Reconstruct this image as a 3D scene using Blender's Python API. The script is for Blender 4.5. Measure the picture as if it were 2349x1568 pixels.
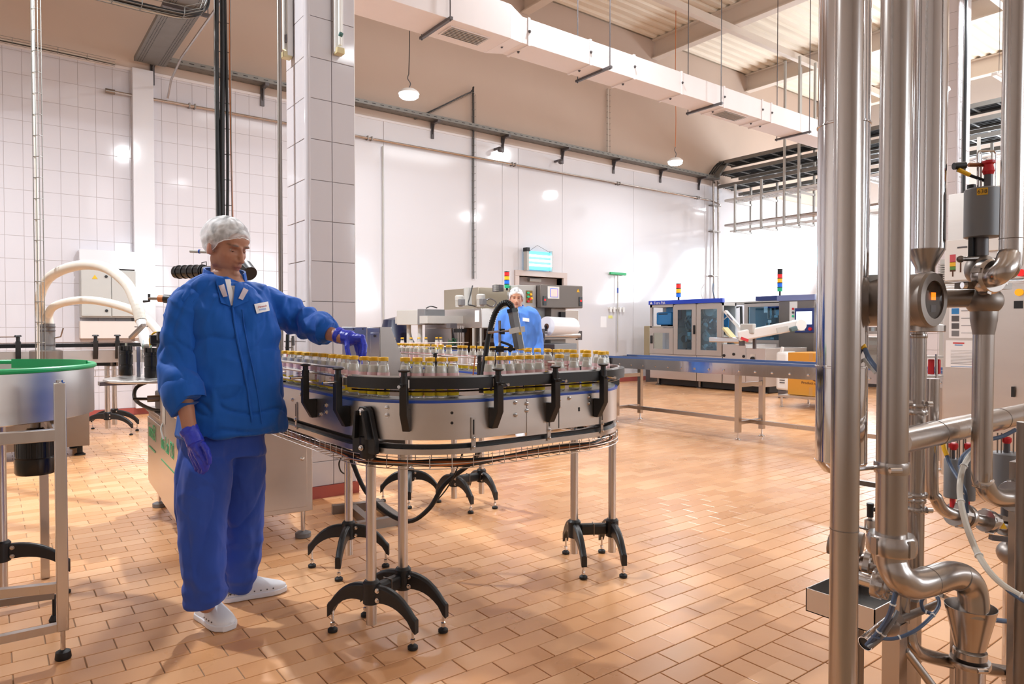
import bpy, bmesh, math, random
import numpy as np
from mathutils import Vector, Matrix, noise
from mathutils.bvhtree import BVHTree
random.seed(7)
for o in list(bpy.data.objects): bpy.data.objects.remove(o, do_unlink=True)
SC = bpy.context.scene
COL = SC.collection
V = Vector
# ------------------------------------------------------------ camera
FPX, CX, CY, CH = 1575.0, 1174.5, 784.0, 1.30
PITCH = math.atan(32 / FPX); YAW = math.radians(52.75)
FW = V((math.cos(YAW) * math.cos(PITCH), math.sin(YAW) * math.cos(PITCH), -math.sin(PITCH)))
RT = V((math.sin(YAW), -math.cos(YAW), 0)); UP = RT.cross(FW); CAM = V((0, 0, CH))
FH = V((math.cos(YAW), math.sin(YAW), 0))
cam = bpy.data.objects.new('camera', bpy.data.cameras.new('camera'))
COL.objects.link(cam)
cam.data.sensor_width = 36; cam.data.lens = 36 * FPX / 2349
cam.data.clip_end = 200; cam.data.clip_start = 0.05
M3 = Matrix((RT, UP, -FW)).transposed()
cam.matrix_world = Matrix.Translation(CAM) @ M3.to_4x4()
SC.camera = cam
# ------------------------------------------------------------ view, world, lights
SC.view_settings.view_transform = 'Standard'; SC.view_settings.look = 'None'
SC.view_settings.exposure = EXPOSURE = 0.0
SC.view_settings.gamma = 1.0; SC.view_settings.use_curve_mapping = False
w = bpy.data.worlds.new('world'); SC.world = w; w.use_nodes = True
w.node_tree.nodes['Background'].inputs[0].default_value = (0.93, 0.96, 1.0, 1)
w.node_tree.nodes['Background'].inputs[1].default_value = 2.0

def area(name, loc, size, power, color=(1, 1, 1), look=(0, 0, -1), sizey=None, disk=False):
    l = bpy.data.lights.new(name, 'AREA'); l.energy = power; l.color = color
    if disk: l.shape = 'DISK'; l.size = size
    else: l.shape = 'RECTANGLE'; l.size = size; l.size_y = sizey or size
    o = bpy.data.objects.new(name, l); COL.objects.link(o); o.location = loc
    o.rotation_euler = V(look).to_track_quat('-Z', 'Y').to_euler(); return o
def down(name, loc, power, radius=0.12, color=(1, 1, 1)): return area(name, loc, radius * 2, power, color, disk=True)
LAMPC = (0.92, 0.965, 1.0); COOL = (0.88, 0.94, 1.0)
# down-lights: both visible pendants, shadow-casting lamps, and unseen ones added to brighten the hall
for loc, pw, r in (((-0.75, 5.5, 5.2), 470, .08), ((2.27, 6.9, 4.95), 540, .07), ((6.6, 6.4, 7.0), 300, .10), ((5.27, 9.6, 4.86), 50, .14), ((11.67, 9.6, 4.74), 100, .14),
                   ((-1.2, 9.2, 4.4), 170, .14), ((18.0, 9.6, 5.0), 160, .14), ((14.0, 4.2, 7.2), 480, .2), ((8.5, 3.2, 5.6), 230, .2), ((14.9, 1.0, 5.6), 260, .3), ((19.0, 4.0, 6.0), 260, .3), ((5.0, -1.0, 6.0), 30, .3)):
    down('lamp_and_fill_light', loc, pw * 0.5, r, LAMPC)
# soft unseen fill lights added under the roof, with no fittings drawn
for x, y, pw in ((0.5, 1.0, 8), (6.5, 1.5, 30), (12.5, 1.0, 80), (18, 6.0, 90), (0.0, -4.0, 12), (8.0, -4.0, 50)):
    area('roof_fill_light', (x, y, 7.6), 3.0, pw, LAMPC, sizey=1.0)
# daylight at the right wall's windows, then fill light added behind the camera
for y in (3.0, 6.2, 9.4):
    area('window_and_fill_light', (21.9, y, 3.4), 2.2, 430, COOL, look=(-1, 0, 0.95), sizey=3.0)
for x in (4.5, 9.0, 13.5):
    area('window_and_fill_light', (x, -6.9, 3.4), 2.2, 230, COOL, look=(0, 1, 0.8), sizey=3.0)

# ------------------------------------------------------------ picture-to-world helpers (points at their real depth)
def ray(px, py): return FW * FPX + RT * (px - CX) - UP * (py - CY)
def H(px, py, z=0.0):
    d = ray(px, py); return CAM + d * ((z - CH) / d.z)
def PX(px, py, x):
    d = ray(px, py); return CAM + d * (x / d.x)
def PY(px, py, y):
    d = ray(px, py); return CAM + d * (y / d.y)
def D(px, py, dep): return CAM + ray(px, py) / FPX * dep

# ------------------------------------------------------------ materials
def new_mat(name):
    m = bpy.data.materials.new(name); m.use_nodes = True
    nt = m.node_tree; return m, nt, nt.nodes['Principled BSDF']
def srgb(h):
    h = h.lstrip('#'); c = [int(h[i:i + 2], 16) / 255 for i in (0, 2, 4)]
    return tuple(x / 12.92 if x <= 0.04045 else ((x + 0.055) / 1.055) ** 2.4 for x in c) + (1,)
def mat(name, col, rough=0.5, metal=0.0, var=0.0, vscale=8.0, bump=0.0, bscale=60.0, stretch=(1, 1, 1), coat=0.0,
        emit=None, estr=0.0, spec=None, rvar=0.0, sheen=0.0):
    m, nt, b = new_mat(name)
    c = srgb(col) if isinstance(col, str) else tuple(col) + (1,)
    b.inputs['Base Color'].default_value = c; b.inputs['Roughness'].default_value = rough
    b.inputs['Metallic'].default_value = metal
    if coat: b.inputs['Coat Weight'].default_value = coat; b.inputs['Coat Roughness'].default_value = 0.08
    if spec is not None: b.inputs['Specular IOR Level'].default_value = spec
    if sheen: b.inputs['Sheen Weight'].default_value = sheen
    if emit: b.inputs['Emission Color'].default_value = srgb(emit); b.inputs['Emission Strength'].default_value = estr
    if var or bump or rvar:
        tc = nt.nodes.new('ShaderNodeTexCoord'); mp = nt.nodes.new('ShaderNodeMapping')
        mp.inputs['Scale'].default_value = stretch
        nt.links.new(tc.outputs['Object'], mp.inputs['Vector'])
    if var or rvar:
        n = nt.nodes.new('ShaderNodeTexNoise'); n.inputs['Scale'].default_value = vscale; n.inputs['Detail'].default_value = 5
        nt.links.new(mp.outputs[0], n.inputs['Vector'])
    if var:
        r = nt.nodes.new('ShaderNodeMix'); r.data_type = 'RGBA'
        r.inputs[6].default_value = tuple(x * (1 - var) for x in c[:3]) + (1,)
        r.inputs[7].default_value = tuple(min(1, x * (1 + var)) for x in c[:3]) + (1,)
        nt.links.new(n.outputs['Fac'], r.inputs[0]); nt.links.new(r.outputs[2], b.inputs['Base Color'])
    if rvar:
        mr = nt.nodes.new('ShaderNodeMapRange'); mr.inputs[3].default_value = max(0.02, rough - rvar); mr.inputs[4].default_value = rough + rvar
        nt.links.new(n.outputs['Fac'], mr.inputs[0]); nt.links.new(mr.outputs[0], b.inputs['Roughness'])
    if bump:
        n2 = nt.nodes.new('ShaderNodeTexNoise'); n2.inputs['Scale'].default_value = bscale; n2.inputs['Detail'].default_value = 4
        nt.links.new(mp.outputs[0], n2.inputs['Vector'])
        bp = nt.nodes.new('ShaderNodeBump'); bp.inputs['Strength'].default_value = bump; bp.inputs['Distance'].default_value = 0.01
        nt.links.new(n2.outputs['Fac'], bp.inputs['Height']); nt.links.new(bp.outputs[0], b.inputs['Normal'])
    return m
def clear_mat(name, tint, gloss=0.12, keep=0.85):
    m, nt, b = new_mat(name); nt.nodes.remove(b)
    out = nt.nodes['Material Output']; t = nt.nodes.new('ShaderNodeBsdfTransparent'); g = nt.nodes.new('ShaderNodeBsdfGlossy')
    t.inputs[0].default_value = tuple(tint) + (1,); g.inputs['Roughness'].default_value = 0.03
    fr = nt.nodes.new('ShaderNodeFresnel'); fr.inputs[0].default_value = 1.45
    ad = nt.nodes.new('ShaderNodeMath'); ad.operation = 'MULTIPLY_ADD'; ad.inputs[1].default_value = keep; ad.inputs[2].default_value = gloss
    nt.links.new(fr.outputs[0], ad.inputs[0]); mx = nt.nodes.new('ShaderNodeMixShader')
    nt.links.new(ad.outputs[0], mx.inputs[0]); nt.links.new(t.outputs[0], mx.inputs[1]); nt.links.new(g.outputs[0], mx.inputs[2])
    nt.links.new(mx.outputs[0], out.inputs[0]); return m
M = {}
M['steel'] = mat('brushed_steel', '#cdc8c4', 0.30, 1.0, var=0.04, vscale=5, rvar=0.06, bump=0.02, bscale=30, stretch=(8, 8, .5))
M['steelh'] = mat('brushed_steel_sheet', '#d2cdc9', 0.34, 1.0, var=0.03, vscale=3, rvar=0.06, bump=0.015, bscale=25, stretch=(1, 1, 8))
M['chrome'] = mat('polished_steel', '#d4d2d2', 0.10, 1.0, var=0.04, vscale=3, bump=0.10, bscale=5, stretch=(1, 1, 0.5))
M['pipe'] = mat('satin_pipe_steel', '#b8b1ac', 0.25, 1.0, var=0.10, vscale=4, rvar=0.07, bump=0.03, bscale=20, stretch=(1, 1, .3))
M['dull'] = mat('dull_steel', '#8f8781', 0.42, 1.0, var=0.10, vscale=5, rvar=0.1)
M['galv'] = mat('galvanised_grey', '#85837f', 0.5, 0.6, var=0.12, vscale=7)
M['grey'] = mat('grey_painted_metal', '#7a7a7c', 0.45, 0.2, var=0.05)
M['lgrey'] = mat('light_grey_paint', '#b9b7b2', 0.4, 0.0, var=0.03)
M['dgrey'] = mat('dark_grey_paint', '#5b5759', 0.38, 0.2)
M['black'] = mat('black_plastic', '#17181b', 0.42, 0.0, bump=0.05, bscale=300)
M['blackg'] = mat('black_gloss_plastic', '#0d0e11', 0.25)
M['rubber'] = mat('black_rubber', '#101114', 0.6)
M['white'] = mat('white_plastic', '#e9e8e6', 0.35)
M['paper'] = mat('paper', '#efeef0', 0.8)
M['wtile'] = mat('white_glazed_tile', '#d3cfd4', 0.07, 0, var=0.02, vscale=1.5, bump=0.02, bscale=4, spec=0.6)
M['grout'] = mat('light_grout', '#b5abab', 0.8)
M['panel'] = mat('glossy_white_wall_panel', '#dcdade', 0.09, 0, bump=0.03, bscale=3, spec=0.6, stretch=(4, 4, .6))
M['beige'] = mat('beige_wall_paint', '#c8b3a4', 0.75, 0, var=0.03, vscale=2)
M['roofw'] = mat('cream_roof_sheet', '#eee2d0', 0.6, 0, var=0.05, vscale=2)
M['beam'] = mat('cream_beam_paint', '#ddd0c4', 0.55)
M['duct'] = mat('white_duct_paint', '#e4dcdb', 0.5, 0, var=0.02)
M['red'] = mat('red_skirting', '#a8524a', 0.4)
M['bluep'] = mat('blue_plastic_rail', '#2b4fae', 0.35)
M['green'] = mat('green_rubber_rim', '#18a862', 0.4)
M['greenp'] = mat('green_lettering', '#3fae7c', 0.5)
M['yellow'] = mat('yellow_plastic', '#e8b21c', 0.4)
M['cap'] = mat('yellow_bottle_cap', '#e0ad1d', 0.38, 0.1)
M['milk'] = mat('milk', '#eeebe2', 0.35)
M['cardboard'] = mat('orange_cardboard', '#c98a2d', 0.7, var=0.04)
M['brown'] = mat('brown_print', '#5a3a28', 0.7)
M['redp'] = mat('red_plastic', '#c8202a', 0.35)
M['orange'] = mat('orange_cable', '#c8743a', 0.5)
M['blue'] = mat('blue_header_paint', '#1f45c8', 0.35)
M['navy'] = mat('navy_paint', '#2b3b78', 0.35)
M['bluebox'] = mat('blue_motor_paint', '#2f80c2', 0.4)
M['hose'] = mat('cream_hose', '#d9d3c8', 0.45)
M['cable'] = mat('blue_grey_cable', '#4c5d78', 0.4)
M['brass'] = mat('brown_copper', '#8a5a3a', 0.35, 0.8)
M['bglass'] = clear_mat('bottle_glass', (0.995, 1.0, 1.0), 0.02, 0.75)
M['pane'] = clear_mat('window_glass', (0.93, 0.97, 1.0), 0.05, 0.8)
M['bluepane'] = clear_mat('blue_tinted_glass', (0.62, 0.84, 0.95), 0.06, 0.7)
M['brownpane'] = clear_mat('bronze_tinted_glass', (0.62, 0.50, 0.38), 0.10, 0.8)
M['lamp'] = mat('lamp_glow', '#ffffff', 0.5, emit='#f4f8ff', estr=30)
M['uv'] = mat('uv_tube_glow', '#ffffff', 0.5, emit='#a8eaff', estr=9)
M['uvb'] = mat('uv_reflector_panel', '#6fc0d8', 0.3, 0.2, emit='#58b8e0', estr=0.8)
def emitm(n, c, s): return mat(n, c, 0.4, emit=c, estr=s)
M['ered'] = emitm('red_signal', '#e02020', 0.5); M['eyel'] = emitm('yellow_signal', '#f0a818', 0.5)
M['eblu'] = emitm('blue_signal', '#1668d8', 0.4); M['egrn'] = emitm('green_signal', '#18a070', 0.4)
M['escr'] = emitm('screen_glow', '#d8e6f4', 0.8); M['epink'] = emitm('pink_screen', '#f4b0a8', 0.8); M['eora'] = emitm('orange_display', '#ff7a10', 1.6)
# ------------------------------------------------------------ mesh builder
class MB:
    def __init__(s): s.v = []; s.f = []
    def add(s, vs, fs):
        k = len(s.v); s.v += [tuple(v) for v in vs]; s.f += [tuple(i + k for i in f) for f in fs]; return s
    def box(s, a, b):
        x0, y0, z0 = (min(a[i], b[i]) for i in range(3)); x1, y1, z1 = (max(a[i], b[i]) for i in range(3))
        return s.add([(x0, y0, z0), (x1, y0, z0), (x1, y1, z0), (x0, y1, z0), (x0, y0, z1), (x1, y0, z1), (x1, y1, z1), (x0, y1, z1)],
                     [(0, 3, 2, 1), (4, 5, 6, 7), (0, 1, 5, 4), (1, 2, 6, 5), (2, 3, 7, 6), (3, 0, 4, 7)])
    def obox(s, c, u, v, w):      # centre and three half vectors
        c, u, v, w = V(c), V(u), V(v), V(w)
        if u.cross(v).dot(w) < 0: u, v = v, u
        P = [c - u - v - w, c + u - v - w, c + u + v - w, c - u + v - w, c - u - v + w, c + u - v + w, c + u + v + w, c - u + v + w]
        return s.add(P, [(0, 3, 2, 1), (4, 5, 6, 7), (0, 1, 5, 4), (1, 2, 6, 5), (2, 3, 7, 6), (3, 0, 4, 7)])
    def bar(s, p, q, wx, wy=None):  # rectangular bar between two points
        p, q = V(p), V(q); d = (q - p); L = d.length; d.normalize()
        a = d.cross(V((0, 0, 1)));
        if a.length < 1e-3: a = V((1, 0, 0))
        a.normalize(); b = a.cross(d); return s.obox((p + q) / 2, d * L / 2, a * wx / 2, b * (wy or wx) / 2)
    def loft(s, rings, cap=True, closed=True):
        n = len(rings[0]); k = len(s.v)
        for r in rings: s.v += [tuple(p) for p in r]
        for i in range(len(rings) - 1):
            for j in range(n if closed else n - 1):
                j2 = (j + 1) % n
                s.f.append((k + i * n + j, k + i * n + j2, k + (i + 1) * n + j2, k + (i + 1) * n + j))
        if cap and closed:
            s.f.append(tuple(k + j for j in reversed(range(n)))); e = k + (len(rings) - 1) * n
            s.f.append(tuple(e + j for j in range(n)))
        return s
    def cyl(s, p, q, r, r2=None, n=16, cap=True):
        return s.tube([p, q], [r, r if r2 is None else r2], n, cap)
    def tube(s, pts, r, n=10, cap=True, smooth=0):
        pts = [V(p) for p in pts]
        if smooth: pts, r = spline(pts, smooth, r)
        rs = r if isinstance(r, (list, tuple)) else [r] * len(pts)
        t0 = (pts[1] - pts[0]).normalized(); a = t0.cross(V((0, 0, 1)))
        if a.length < 1e-3: a = V((1, 0, 0))
        a.normalize(); rings = []; pt = t0
        for i, p in enumerate(pts):
            t = (pts[min(i + 1, len(pts) - 1)] - pts[max(i - 1, 0)])
            if t.length < 1e-9: t = pt.copy()
            t.normalize(); q = pt.rotation_difference(t); a = (q @ a).normalized(); pt = t; b = t.cross(a)
            rings.append([p + (a * math.cos(k * 2 * math.pi / n) + b * math.sin(k * 2 * math.pi / n)) * rs[i] for k in range(n)])
        return s.loft(rings, cap)
    def lathe(s, prof, c, axis=(0, 0, 1), n=24, cap=True):
        c, ax = V(c), V(axis).normalized(); a = ax.orthogonal().normalized(); b = ax.cross(a)
        return s.loft([[c + ax * z + (a * math.cos(k * 2 * math.pi / n) + b * math.sin(k * 2 * math.pi / n)) * r for k in range(n)] for r, z in prof], cap)
    def prism(s, poly, o, u, v, w):  # 2-D polygon in plane u,v at o, extruded by vector w (centred)
        o, u, v, w = V(o), V(u), V(v), V(w)
        if u.cross(v).dot(w) < 0: w = -w
        P = [o + u * a + v * b for a, b in poly]; n = len(P)
        ar = sum(poly[i][0] * poly[(i + 1) % n][1] - poly[(i + 1) % n][0] * poly[i][1] for i in range(n))
        if ar < 0: P.reverse()
        k = len(s.v); s.v += [tuple(p - w / 2) for p in P] + [tuple(p + w / 2) for p in P]
        s.f.append(tuple(k + j for j in reversed(range(n)))); s.f.append(tuple(k + n + j for j in range(n)))
        for j in range(n): s.f.append((k + j, k + (j + 1) % n, k + n + (j + 1) % n, k + n + j))
        return s
    def ell(s, c, r, n=14, m=10, R=None):
        c = V(c); r = (r, r, r) if not isinstance(r, (tuple, list)) else r; k = len(s.v); R = R or Matrix.Identity(3)
        s.v.append(tuple(c + R @ V((0, 0, -r[2]))))
        for i in range(1, m):
            ph = -math.pi / 2 + math.pi * i / m
            for j in range(n):
                th = 2 * math.pi * j / n
                s.v.append(tuple(c + R @ V((r[0] * math.cos(ph) * math.cos(th), r[1] * math.cos(ph) * math.sin(th), r[2] * math.sin(ph)))))
        s.v.append(tuple(c + R @ V((0, 0, r[2])))); top = len(s.v) - 1
        for j in range(n):
            s.f.append((k, k + 1 + (j + 1) % n, k + 1 + j)); s.f.append((top, top - n + j, top - n + (j + 1) % n))
        for i in range(m - 2):
            for j in range(n):
                a = k + 1 + i * n
                s.f.append((a + j, a + (j + 1) % n, a + n + (j + 1) % n, a + n + j))
        return s
    def quad(s, a, b, c, d): return s.add([a, b, c, d], [(0, 1, 2, 3)])
    def mesh(s, name, base=V((0, 0, 0)), ang=35):
        me = bpy.data.meshes.new(name)
        me.from_pydata([(v[0] - base[0], v[1] - base[1], v[2] - base[2]) for v in s.v], [], s.f)
        me.validate(); me.shade_smooth()
        if ang < 180: me.set_sharp_from_angle(angle=math.radians(ang))
        return me
    def islands(s):
        par = list(range(len(s.v)))
        def fd(a):
            while par[a] != a: par[a] = par[par[a]]; a = par[a]
            return a
        for f in s.f:
            r = fd(f[0])
            for i in f[1:]: par[fd(i)] = r
        g = {}
        for f in s.f: g.setdefault(fd(f[0]), []).append(f)
        out = []
        for fs in g.values():
            q = MB(); mp = {}
            for f in fs:
                for i in f:
                    if i not in mp: mp[i] = len(q.v); q.v.append(s.v[i])
                q.f.append(tuple(mp[i] for i in f))
            out.append(q)
        return out
    def sep(s, name, m, parent, **k): return [q.build(name, m, parent, **k) for q in s.islands()]
    def build(s, name, m, parent=None, base=None, bevel=0, ang=35):
        b = V(base) if base is not None else (wbase(parent) if parent else centre_base(s.v))
        me = s.mesh(name, b, ang); me.materials.append(M[m] if isinstance(m, str) else m)
        o = bpy.data.objects.new(name, me); COL.objects.link(o)
        if parent: o.parent = parent; o.location = b - wbase(parent)
        else: o.location = b
        if bevel:
            md = o.modifiers.new('bevel', 'BEVEL'); md.width = bevel; md.segments = 2; md.limit_method = 'ANGLE'; md.harden_normals = False
        return o
def centre_base(vs):
    a = np.array(vs); return V(((a[:, 0].min() + a[:, 0].max()) / 2, (a[:, 1].min() + a[:, 1].max()) / 2, a[:, 2].min()))
def wbase(o):
    p = V(o.location)
    while o.parent: o = o.parent; p += V(o.location)
    return p
def spline(pts, k, r=None):
    out = []; ro = []; n = len(pts); rl = r if isinstance(r, (list, tuple)) else None
    for i in range(n - 1):
        p0, p1, p2, p3 = pts[max(i - 1, 0)], pts[i], pts[i + 1], pts[min(i + 2, n - 1)]
        for j in range(k):
            t = j / k; t2 = t * t; t3 = t2 * t
            out.append(0.5 * ((2 * p1) + (p2 - p0) * t + (2 * p0 - 5 * p1 + 4 * p2 - p3) * t2 + (3 * p1 - p0 - 3 * p2 + p3) * t3))
            if rl: ro.append(rl[i] * (1 - t) + rl[i + 1] * t)
    out.append(pts[-1])
    if rl: ro.append(rl[-1]); return out, ro
    return out, r
def tag(o, label=None, cat=None, group=None, kind=None):
    if label: o['label'] = label
    if cat: o['category'] = cat
    if group: o['group'] = group
    if kind: o['kind'] = kind
    return o
def thing(name, label, cat, loc, group=None):
    o = bpy.data.objects.new(name, None); COL.objects.link(o); o.location = loc; o.empty_display_size = 0.05
    return tag(o, label, cat, group)
def children(o): return [c for c in COL.objects if c.parent == o]
KIDS = {}
def copy_tree(o, parent=None, kids=None):
    c = o.copy(); COL.objects.link(c)
    if parent: c.parent = parent
    for ch in (kids if kids is not None else list(o.children)): copy_tree(ch, c)
    return c
def text(s, size, o, xd, ud, m, parent=None, name='lettering', depth=0.001, shear=0.0, sx=1.0, center=False, label=None, wrap=None):
    cu = bpy.data.curves.new('t', 'FONT'); cu.body = s; cu.size = size; cu.extrude = depth; cu.shear = shear; cu.resolution_u = 2
    if center: cu.align_x = 'CENTER'; cu.align_y = 'CENTER'
    to = bpy.data.objects.new('t', cu); COL.objects.link(to)
    dg = bpy.context.evaluated_depsgraph_get(); me = bpy.data.meshes.new_from_object(to.evaluated_get(dg))
    bpy.data.objects.remove(to); xd = V(xd).normalized(); ud = V(ud).normalized(); nd = xd.cross(ud); mb = MB()
    vs = []
    for v in me.vertices:
        x, y, z = v.co.x * sx, v.co.y, v.co.z
        if wrap: a = x / wrap; vs.append((math.sin(a) * (wrap + z), -math.cos(a) * (wrap + z), y))
        else: vs.append(V(o) + xd * x + ud * y + nd * z)
    if wrap: vs = [V(o) + V(q) for q in vs]
    mb.add(vs, [tuple(p.vertices) for p in me.polygons]); bpy.data.meshes.remove(me)
    ob = mb.build(name, m, parent)
    if label and not parent: ob['label'] = label
    return ob
def hexbolt(mb, p, n, r=0.007, h=0.006):
    mb.lathe([(r * 1.5, 0), (r * 1.5, h * .3), (r, h * .3), (r, h), (r * .3, h * 1.1)], p, n, 6 if r < .006 else 10)
# ============================================================ SETTING
YW = 11.65; XR = 22.0; ZC = 8.5
# tile floor -------------------------------------------------
def tile_material(name, c1, c2, c3, rough):
    m, nt, b = new_mat(name); N = nt.nodes.new; L = nt.links.new
    g = N('ShaderNodeNewGeometry'); sx = N('ShaderNodeSeparateXYZ'); L(g.outputs['Position'], sx.inputs[0])
    def mth(op, a, bv=None, c=None):
        n = N('ShaderNodeMath'); n.operation = op
        for i, q in enumerate((a, bv, c)):
            if q is None: continue
            if isinstance(q, (int, float)): n.inputs[i].default_value = q
            else: L(q, n.inputs[i])
        return n.outputs[0]
    row = mth('FLOOR', mth('DIVIDE', mth('SUBTRACT', sx.outputs[1], 1.595), 0.1125))
    odd = mth('MODULO', mth('ADD', row, 1000), 2)
    xx = mth('ADD', mth('DIVIDE', mth('SUBTRACT', sx.outputs[0], 1.770), 0.229), mth('MULTIPLY', odd, 0.5))
    cell = mth('FLOOR', xx); cb = N('ShaderNodeCombineXYZ'); L(cell, cb.inputs[0]); L(row, cb.inputs[1])
    wn = N('ShaderNodeTexWhiteNoise'); L(cb.outputs[0], wn.inputs['Vector'])
    cr = N('ShaderNodeValToRGB'); cr.color_ramp.elements[0].color = srgb(c1); cr.color_ramp.elements[1].color = srgb(c3)
    e = cr.color_ramp.elements.new(0.5); e.color = srgb(c2); L(wn.outputs['Value'], cr.inputs[0])
    n1 = N('ShaderNodeTexNoise'); n1.inputs['Scale'].default_value = 1.3; n1.inputs['Detail'].default_value = 6; L(g.outputs['Position'], n1.inputs['Vector'])
    mx = N('ShaderNodeMix'); mx.data_type = 'RGBA'; mx.blend_type = 'MULTIPLY'; mx.inputs[0].default_value = 0.55
    r2 = N('ShaderNodeValToRGB'); r2.color_ramp.elements[0].color = (0.72, 0.68, 0.64, 1); r2.color_ramp.elements[0].position = 0.3
    r2.color_ramp.elements[1].color = (1, 1, 1, 1); r2.color_ramp.elements[1].position = 0.62
    L(n1.outputs['Fac'], r2.inputs[0]); L(cr.outputs[0], mx.inputs[6]); L(r2.outputs[0], mx.inputs[7]); L(mx.outputs[2], b.inputs['Base Color'])
    mr = N('ShaderNodeMapRange'); mr.inputs[3].default_value = rough - 0.08; mr.inputs[4].default_value = rough + 0.14; L(n1.outputs['Fac'], mr.inputs[0]); L(mr.outputs[0], b.inputs['Roughness'])
    n2 = N('ShaderNodeTexNoise'); n2.inputs['Scale'].default_value = 9; L(g.outputs['Position'], n2.inputs['Vector'])
    bp = N('ShaderNodeBump'); bp.inputs['Strength'].default_value = 0.12; bp.inputs['Distance'].default_value = 0.01; b.inputs['Coat Weight'].default_value = 0.25; b.inputs['Coat Roughness'].default_value = 0.28
    L(n2.outputs['Fac'], bp.inputs['Height']); L(bp.outputs[0], b.inputs['Normal'])
    return m
M['tile'] = tile_material('clinker_tile', '#d49a68', '#dfa674', '#e7b384', 0.27)
M['fgrout'] = mat('floor_grout', '#a08468', 0.8, var=0.35, vscale=1.5)
floor = MB().box((-5, -7, -0.14), (XR, 12.0, -0.0045)).build('floor', 'fgrout'); tag(floor, kind='structure')
def tile_geo(mb, cx, cy, lx, ly, z=0.0, e=0.0016):
    a, b = lx / 2, ly / 2
    r = [[(cx - a, cy - b, z - .008), (cx + a, cy - b, z - .008), (cx + a, cy + b, z - .008), (cx - a, cy + b, z - .008)],
         [(cx - a, cy - b, z - e), (cx + a, cy - b, z - e), (cx + a, cy + b, z - e), (cx - a, cy + b, z - e)],
         [(cx - a + e, cy - b + e, z), (cx + a - e, cy - b + e, z), (cx + a - e, cy + b - e, z), (cx - a + e, cy + b - e, z)]]
    k = len(mb.v)
    for q in r: mb.v += q
    for i in (0, 1):
        for j in range(4): mb.f.append((k + i * 4 + j, k + i * 4 + (j + 1) % 4, k + i * 4 + 4 + (j + 1) % 4, k + i * 4 + 4 + j))
    mb.f.append((k + 8, k + 9, k + 10, k + 11))
cells = []
G = 0.0045
for k in range(-40, 90):
    y0 = 1.595 + k * 0.1125
    if y0 + 0.1125 > YW + 0.02: break
    if -2 <= k <= -1: continue
    x = 1.770 - (k % 2) * 0.1145 - 25 * 0.229
    while x < XR - 0.2: cells.append((x + 0.1145, y0 + 0.05625, 0.229 - G, 0.1125 - G)); x += 0.229
x = 2.34 - 50 * 0.1127
while x < XR - 0.2: cells.append((x + 0.05635, 1.4825, 0.1127 - G, 0.225 - G)); x += 0.1127
def inview(p, m=0.0):
    d = V(p) - CAM; z = d.dot(FW)
    if z < 0.3: return None
    u = CX + FPX * d.dot(RT) / z; v = CY - FPX * d.dot(UP) / z
    return z if (-m < u < 2349 + m and -m < v < 1568 + m) else None
near = sorted([(inview((c[0], c[1], 0)), i) for i, c in enumerate(cells) if inview((c[0], c[1], 0))])[:300]
nearset = {i for _, i in near}
protoT = MB(); tile_geo(protoT, 0, 0, 0.229 - G, 0.1125 - G); pm1 = protoT.mesh('tile', V((0, 0, 0)), 20); pm1.materials.append(M['tile'])
protoT = MB(); tile_geo(protoT, 0, 0, 0.1127 - G, 0.225 - G); pm2 = protoT.mesh('tile', V((0, 0, 0)), 20); pm2.materials.append(M['tile'])
fb = V(floor.location); rest = MB()
for i, c in enumerate(cells):
    if i in nearset:
        o = bpy.data.objects.new('tile', pm1 if c[2] > c[3] else pm2); COL.objects.link(o); o.parent = floor
        o.location = V((c[0], c[1], random.uniform(-.0006, .0004))) - fb
    elif inview((c[0], c[1], 0), 900): tile_geo(rest, *c)
tag(rest.build('tile_field', 'tile', floor, ang=20), kind='stuff')
# back wall ---------------------------------------------------
DX0, DX1, DZ = 9.02, 10.28, 2.42
wb = MB().box((-5, YW + .012, 0), (DX0, YW + .3, ZC)).box((DX1, YW + .012, 0), (XR, YW + .3, ZC)).box((DX0, YW + .012, DZ), (DX1, YW + .3, ZC)).box((-5, YW + .3, 0), (XR, YW + .4, ZC))
wall_back = tag(wb.build('wall_back', 'beige'), kind='structure')
XT = 4.62
MB().box((-5, YW + .004, 0), (XT, YW + .0121, 5.15)).build('tile_bed', 'grout', wall_back)
wt = []
for kx in range(-24, 21):
    for kz in range(0, 17):
        x0 = 0.1753 + kx * 0.2171; z0 = 0.041 + kz * 0.316 if kz else 0.1
        z1 = min(0.041 + (kz + 1) * 0.316, 5.15); x1 = min(x0 + 0.2171, XT)
        if x1 - x0 < 0.05 or z1 - z0 < .03: continue
        wt.append((x0, z0, x1, z1))
def wtile(mb, x0, z0, x1, z1, y, e=.002, g=.0022):
    x0 += g; x1 -= g; z0 += g; z1 -= g
    k = len(mb.v)
    mb.v += [(x0, y + .01, z0), (x1, y + .01, z0), (x1, y + .01, z1), (x0, y + .01, z1)]
    mb.v += [(x0, y + e, z0), (x1, y + e, z0), (x1, y + e, z1), (x0, y + e, z1)]
    mb.v += [(x0 + e, y, z0 + e), (x1 - e, y, z0 + e), (x1 - e, y, z1 - e), (x0 + e, y, z1 - e)]
    for i in (0, 1):
        for j in range(4): mb.f.append((k + i * 4 + j, k + i * 4 + (j + 1) % 4, k + i * 4 + 4 + (j + 1) % 4, k + i * 4 + 4 + j))
    mb.f.append((k + 8, k + 9, k + 10, k + 11))
vis = sorted([(inview(((t[0] + t[2]) / 2, YW, (t[1] + t[3]) / 2), 20) or 99, i) for i, t in enumerate(wt)])
vs_ = {i for d, i in vis[:300] if d < 99}
wbb = V(wall_back.location); rest = MB(); protos = {}
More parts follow.
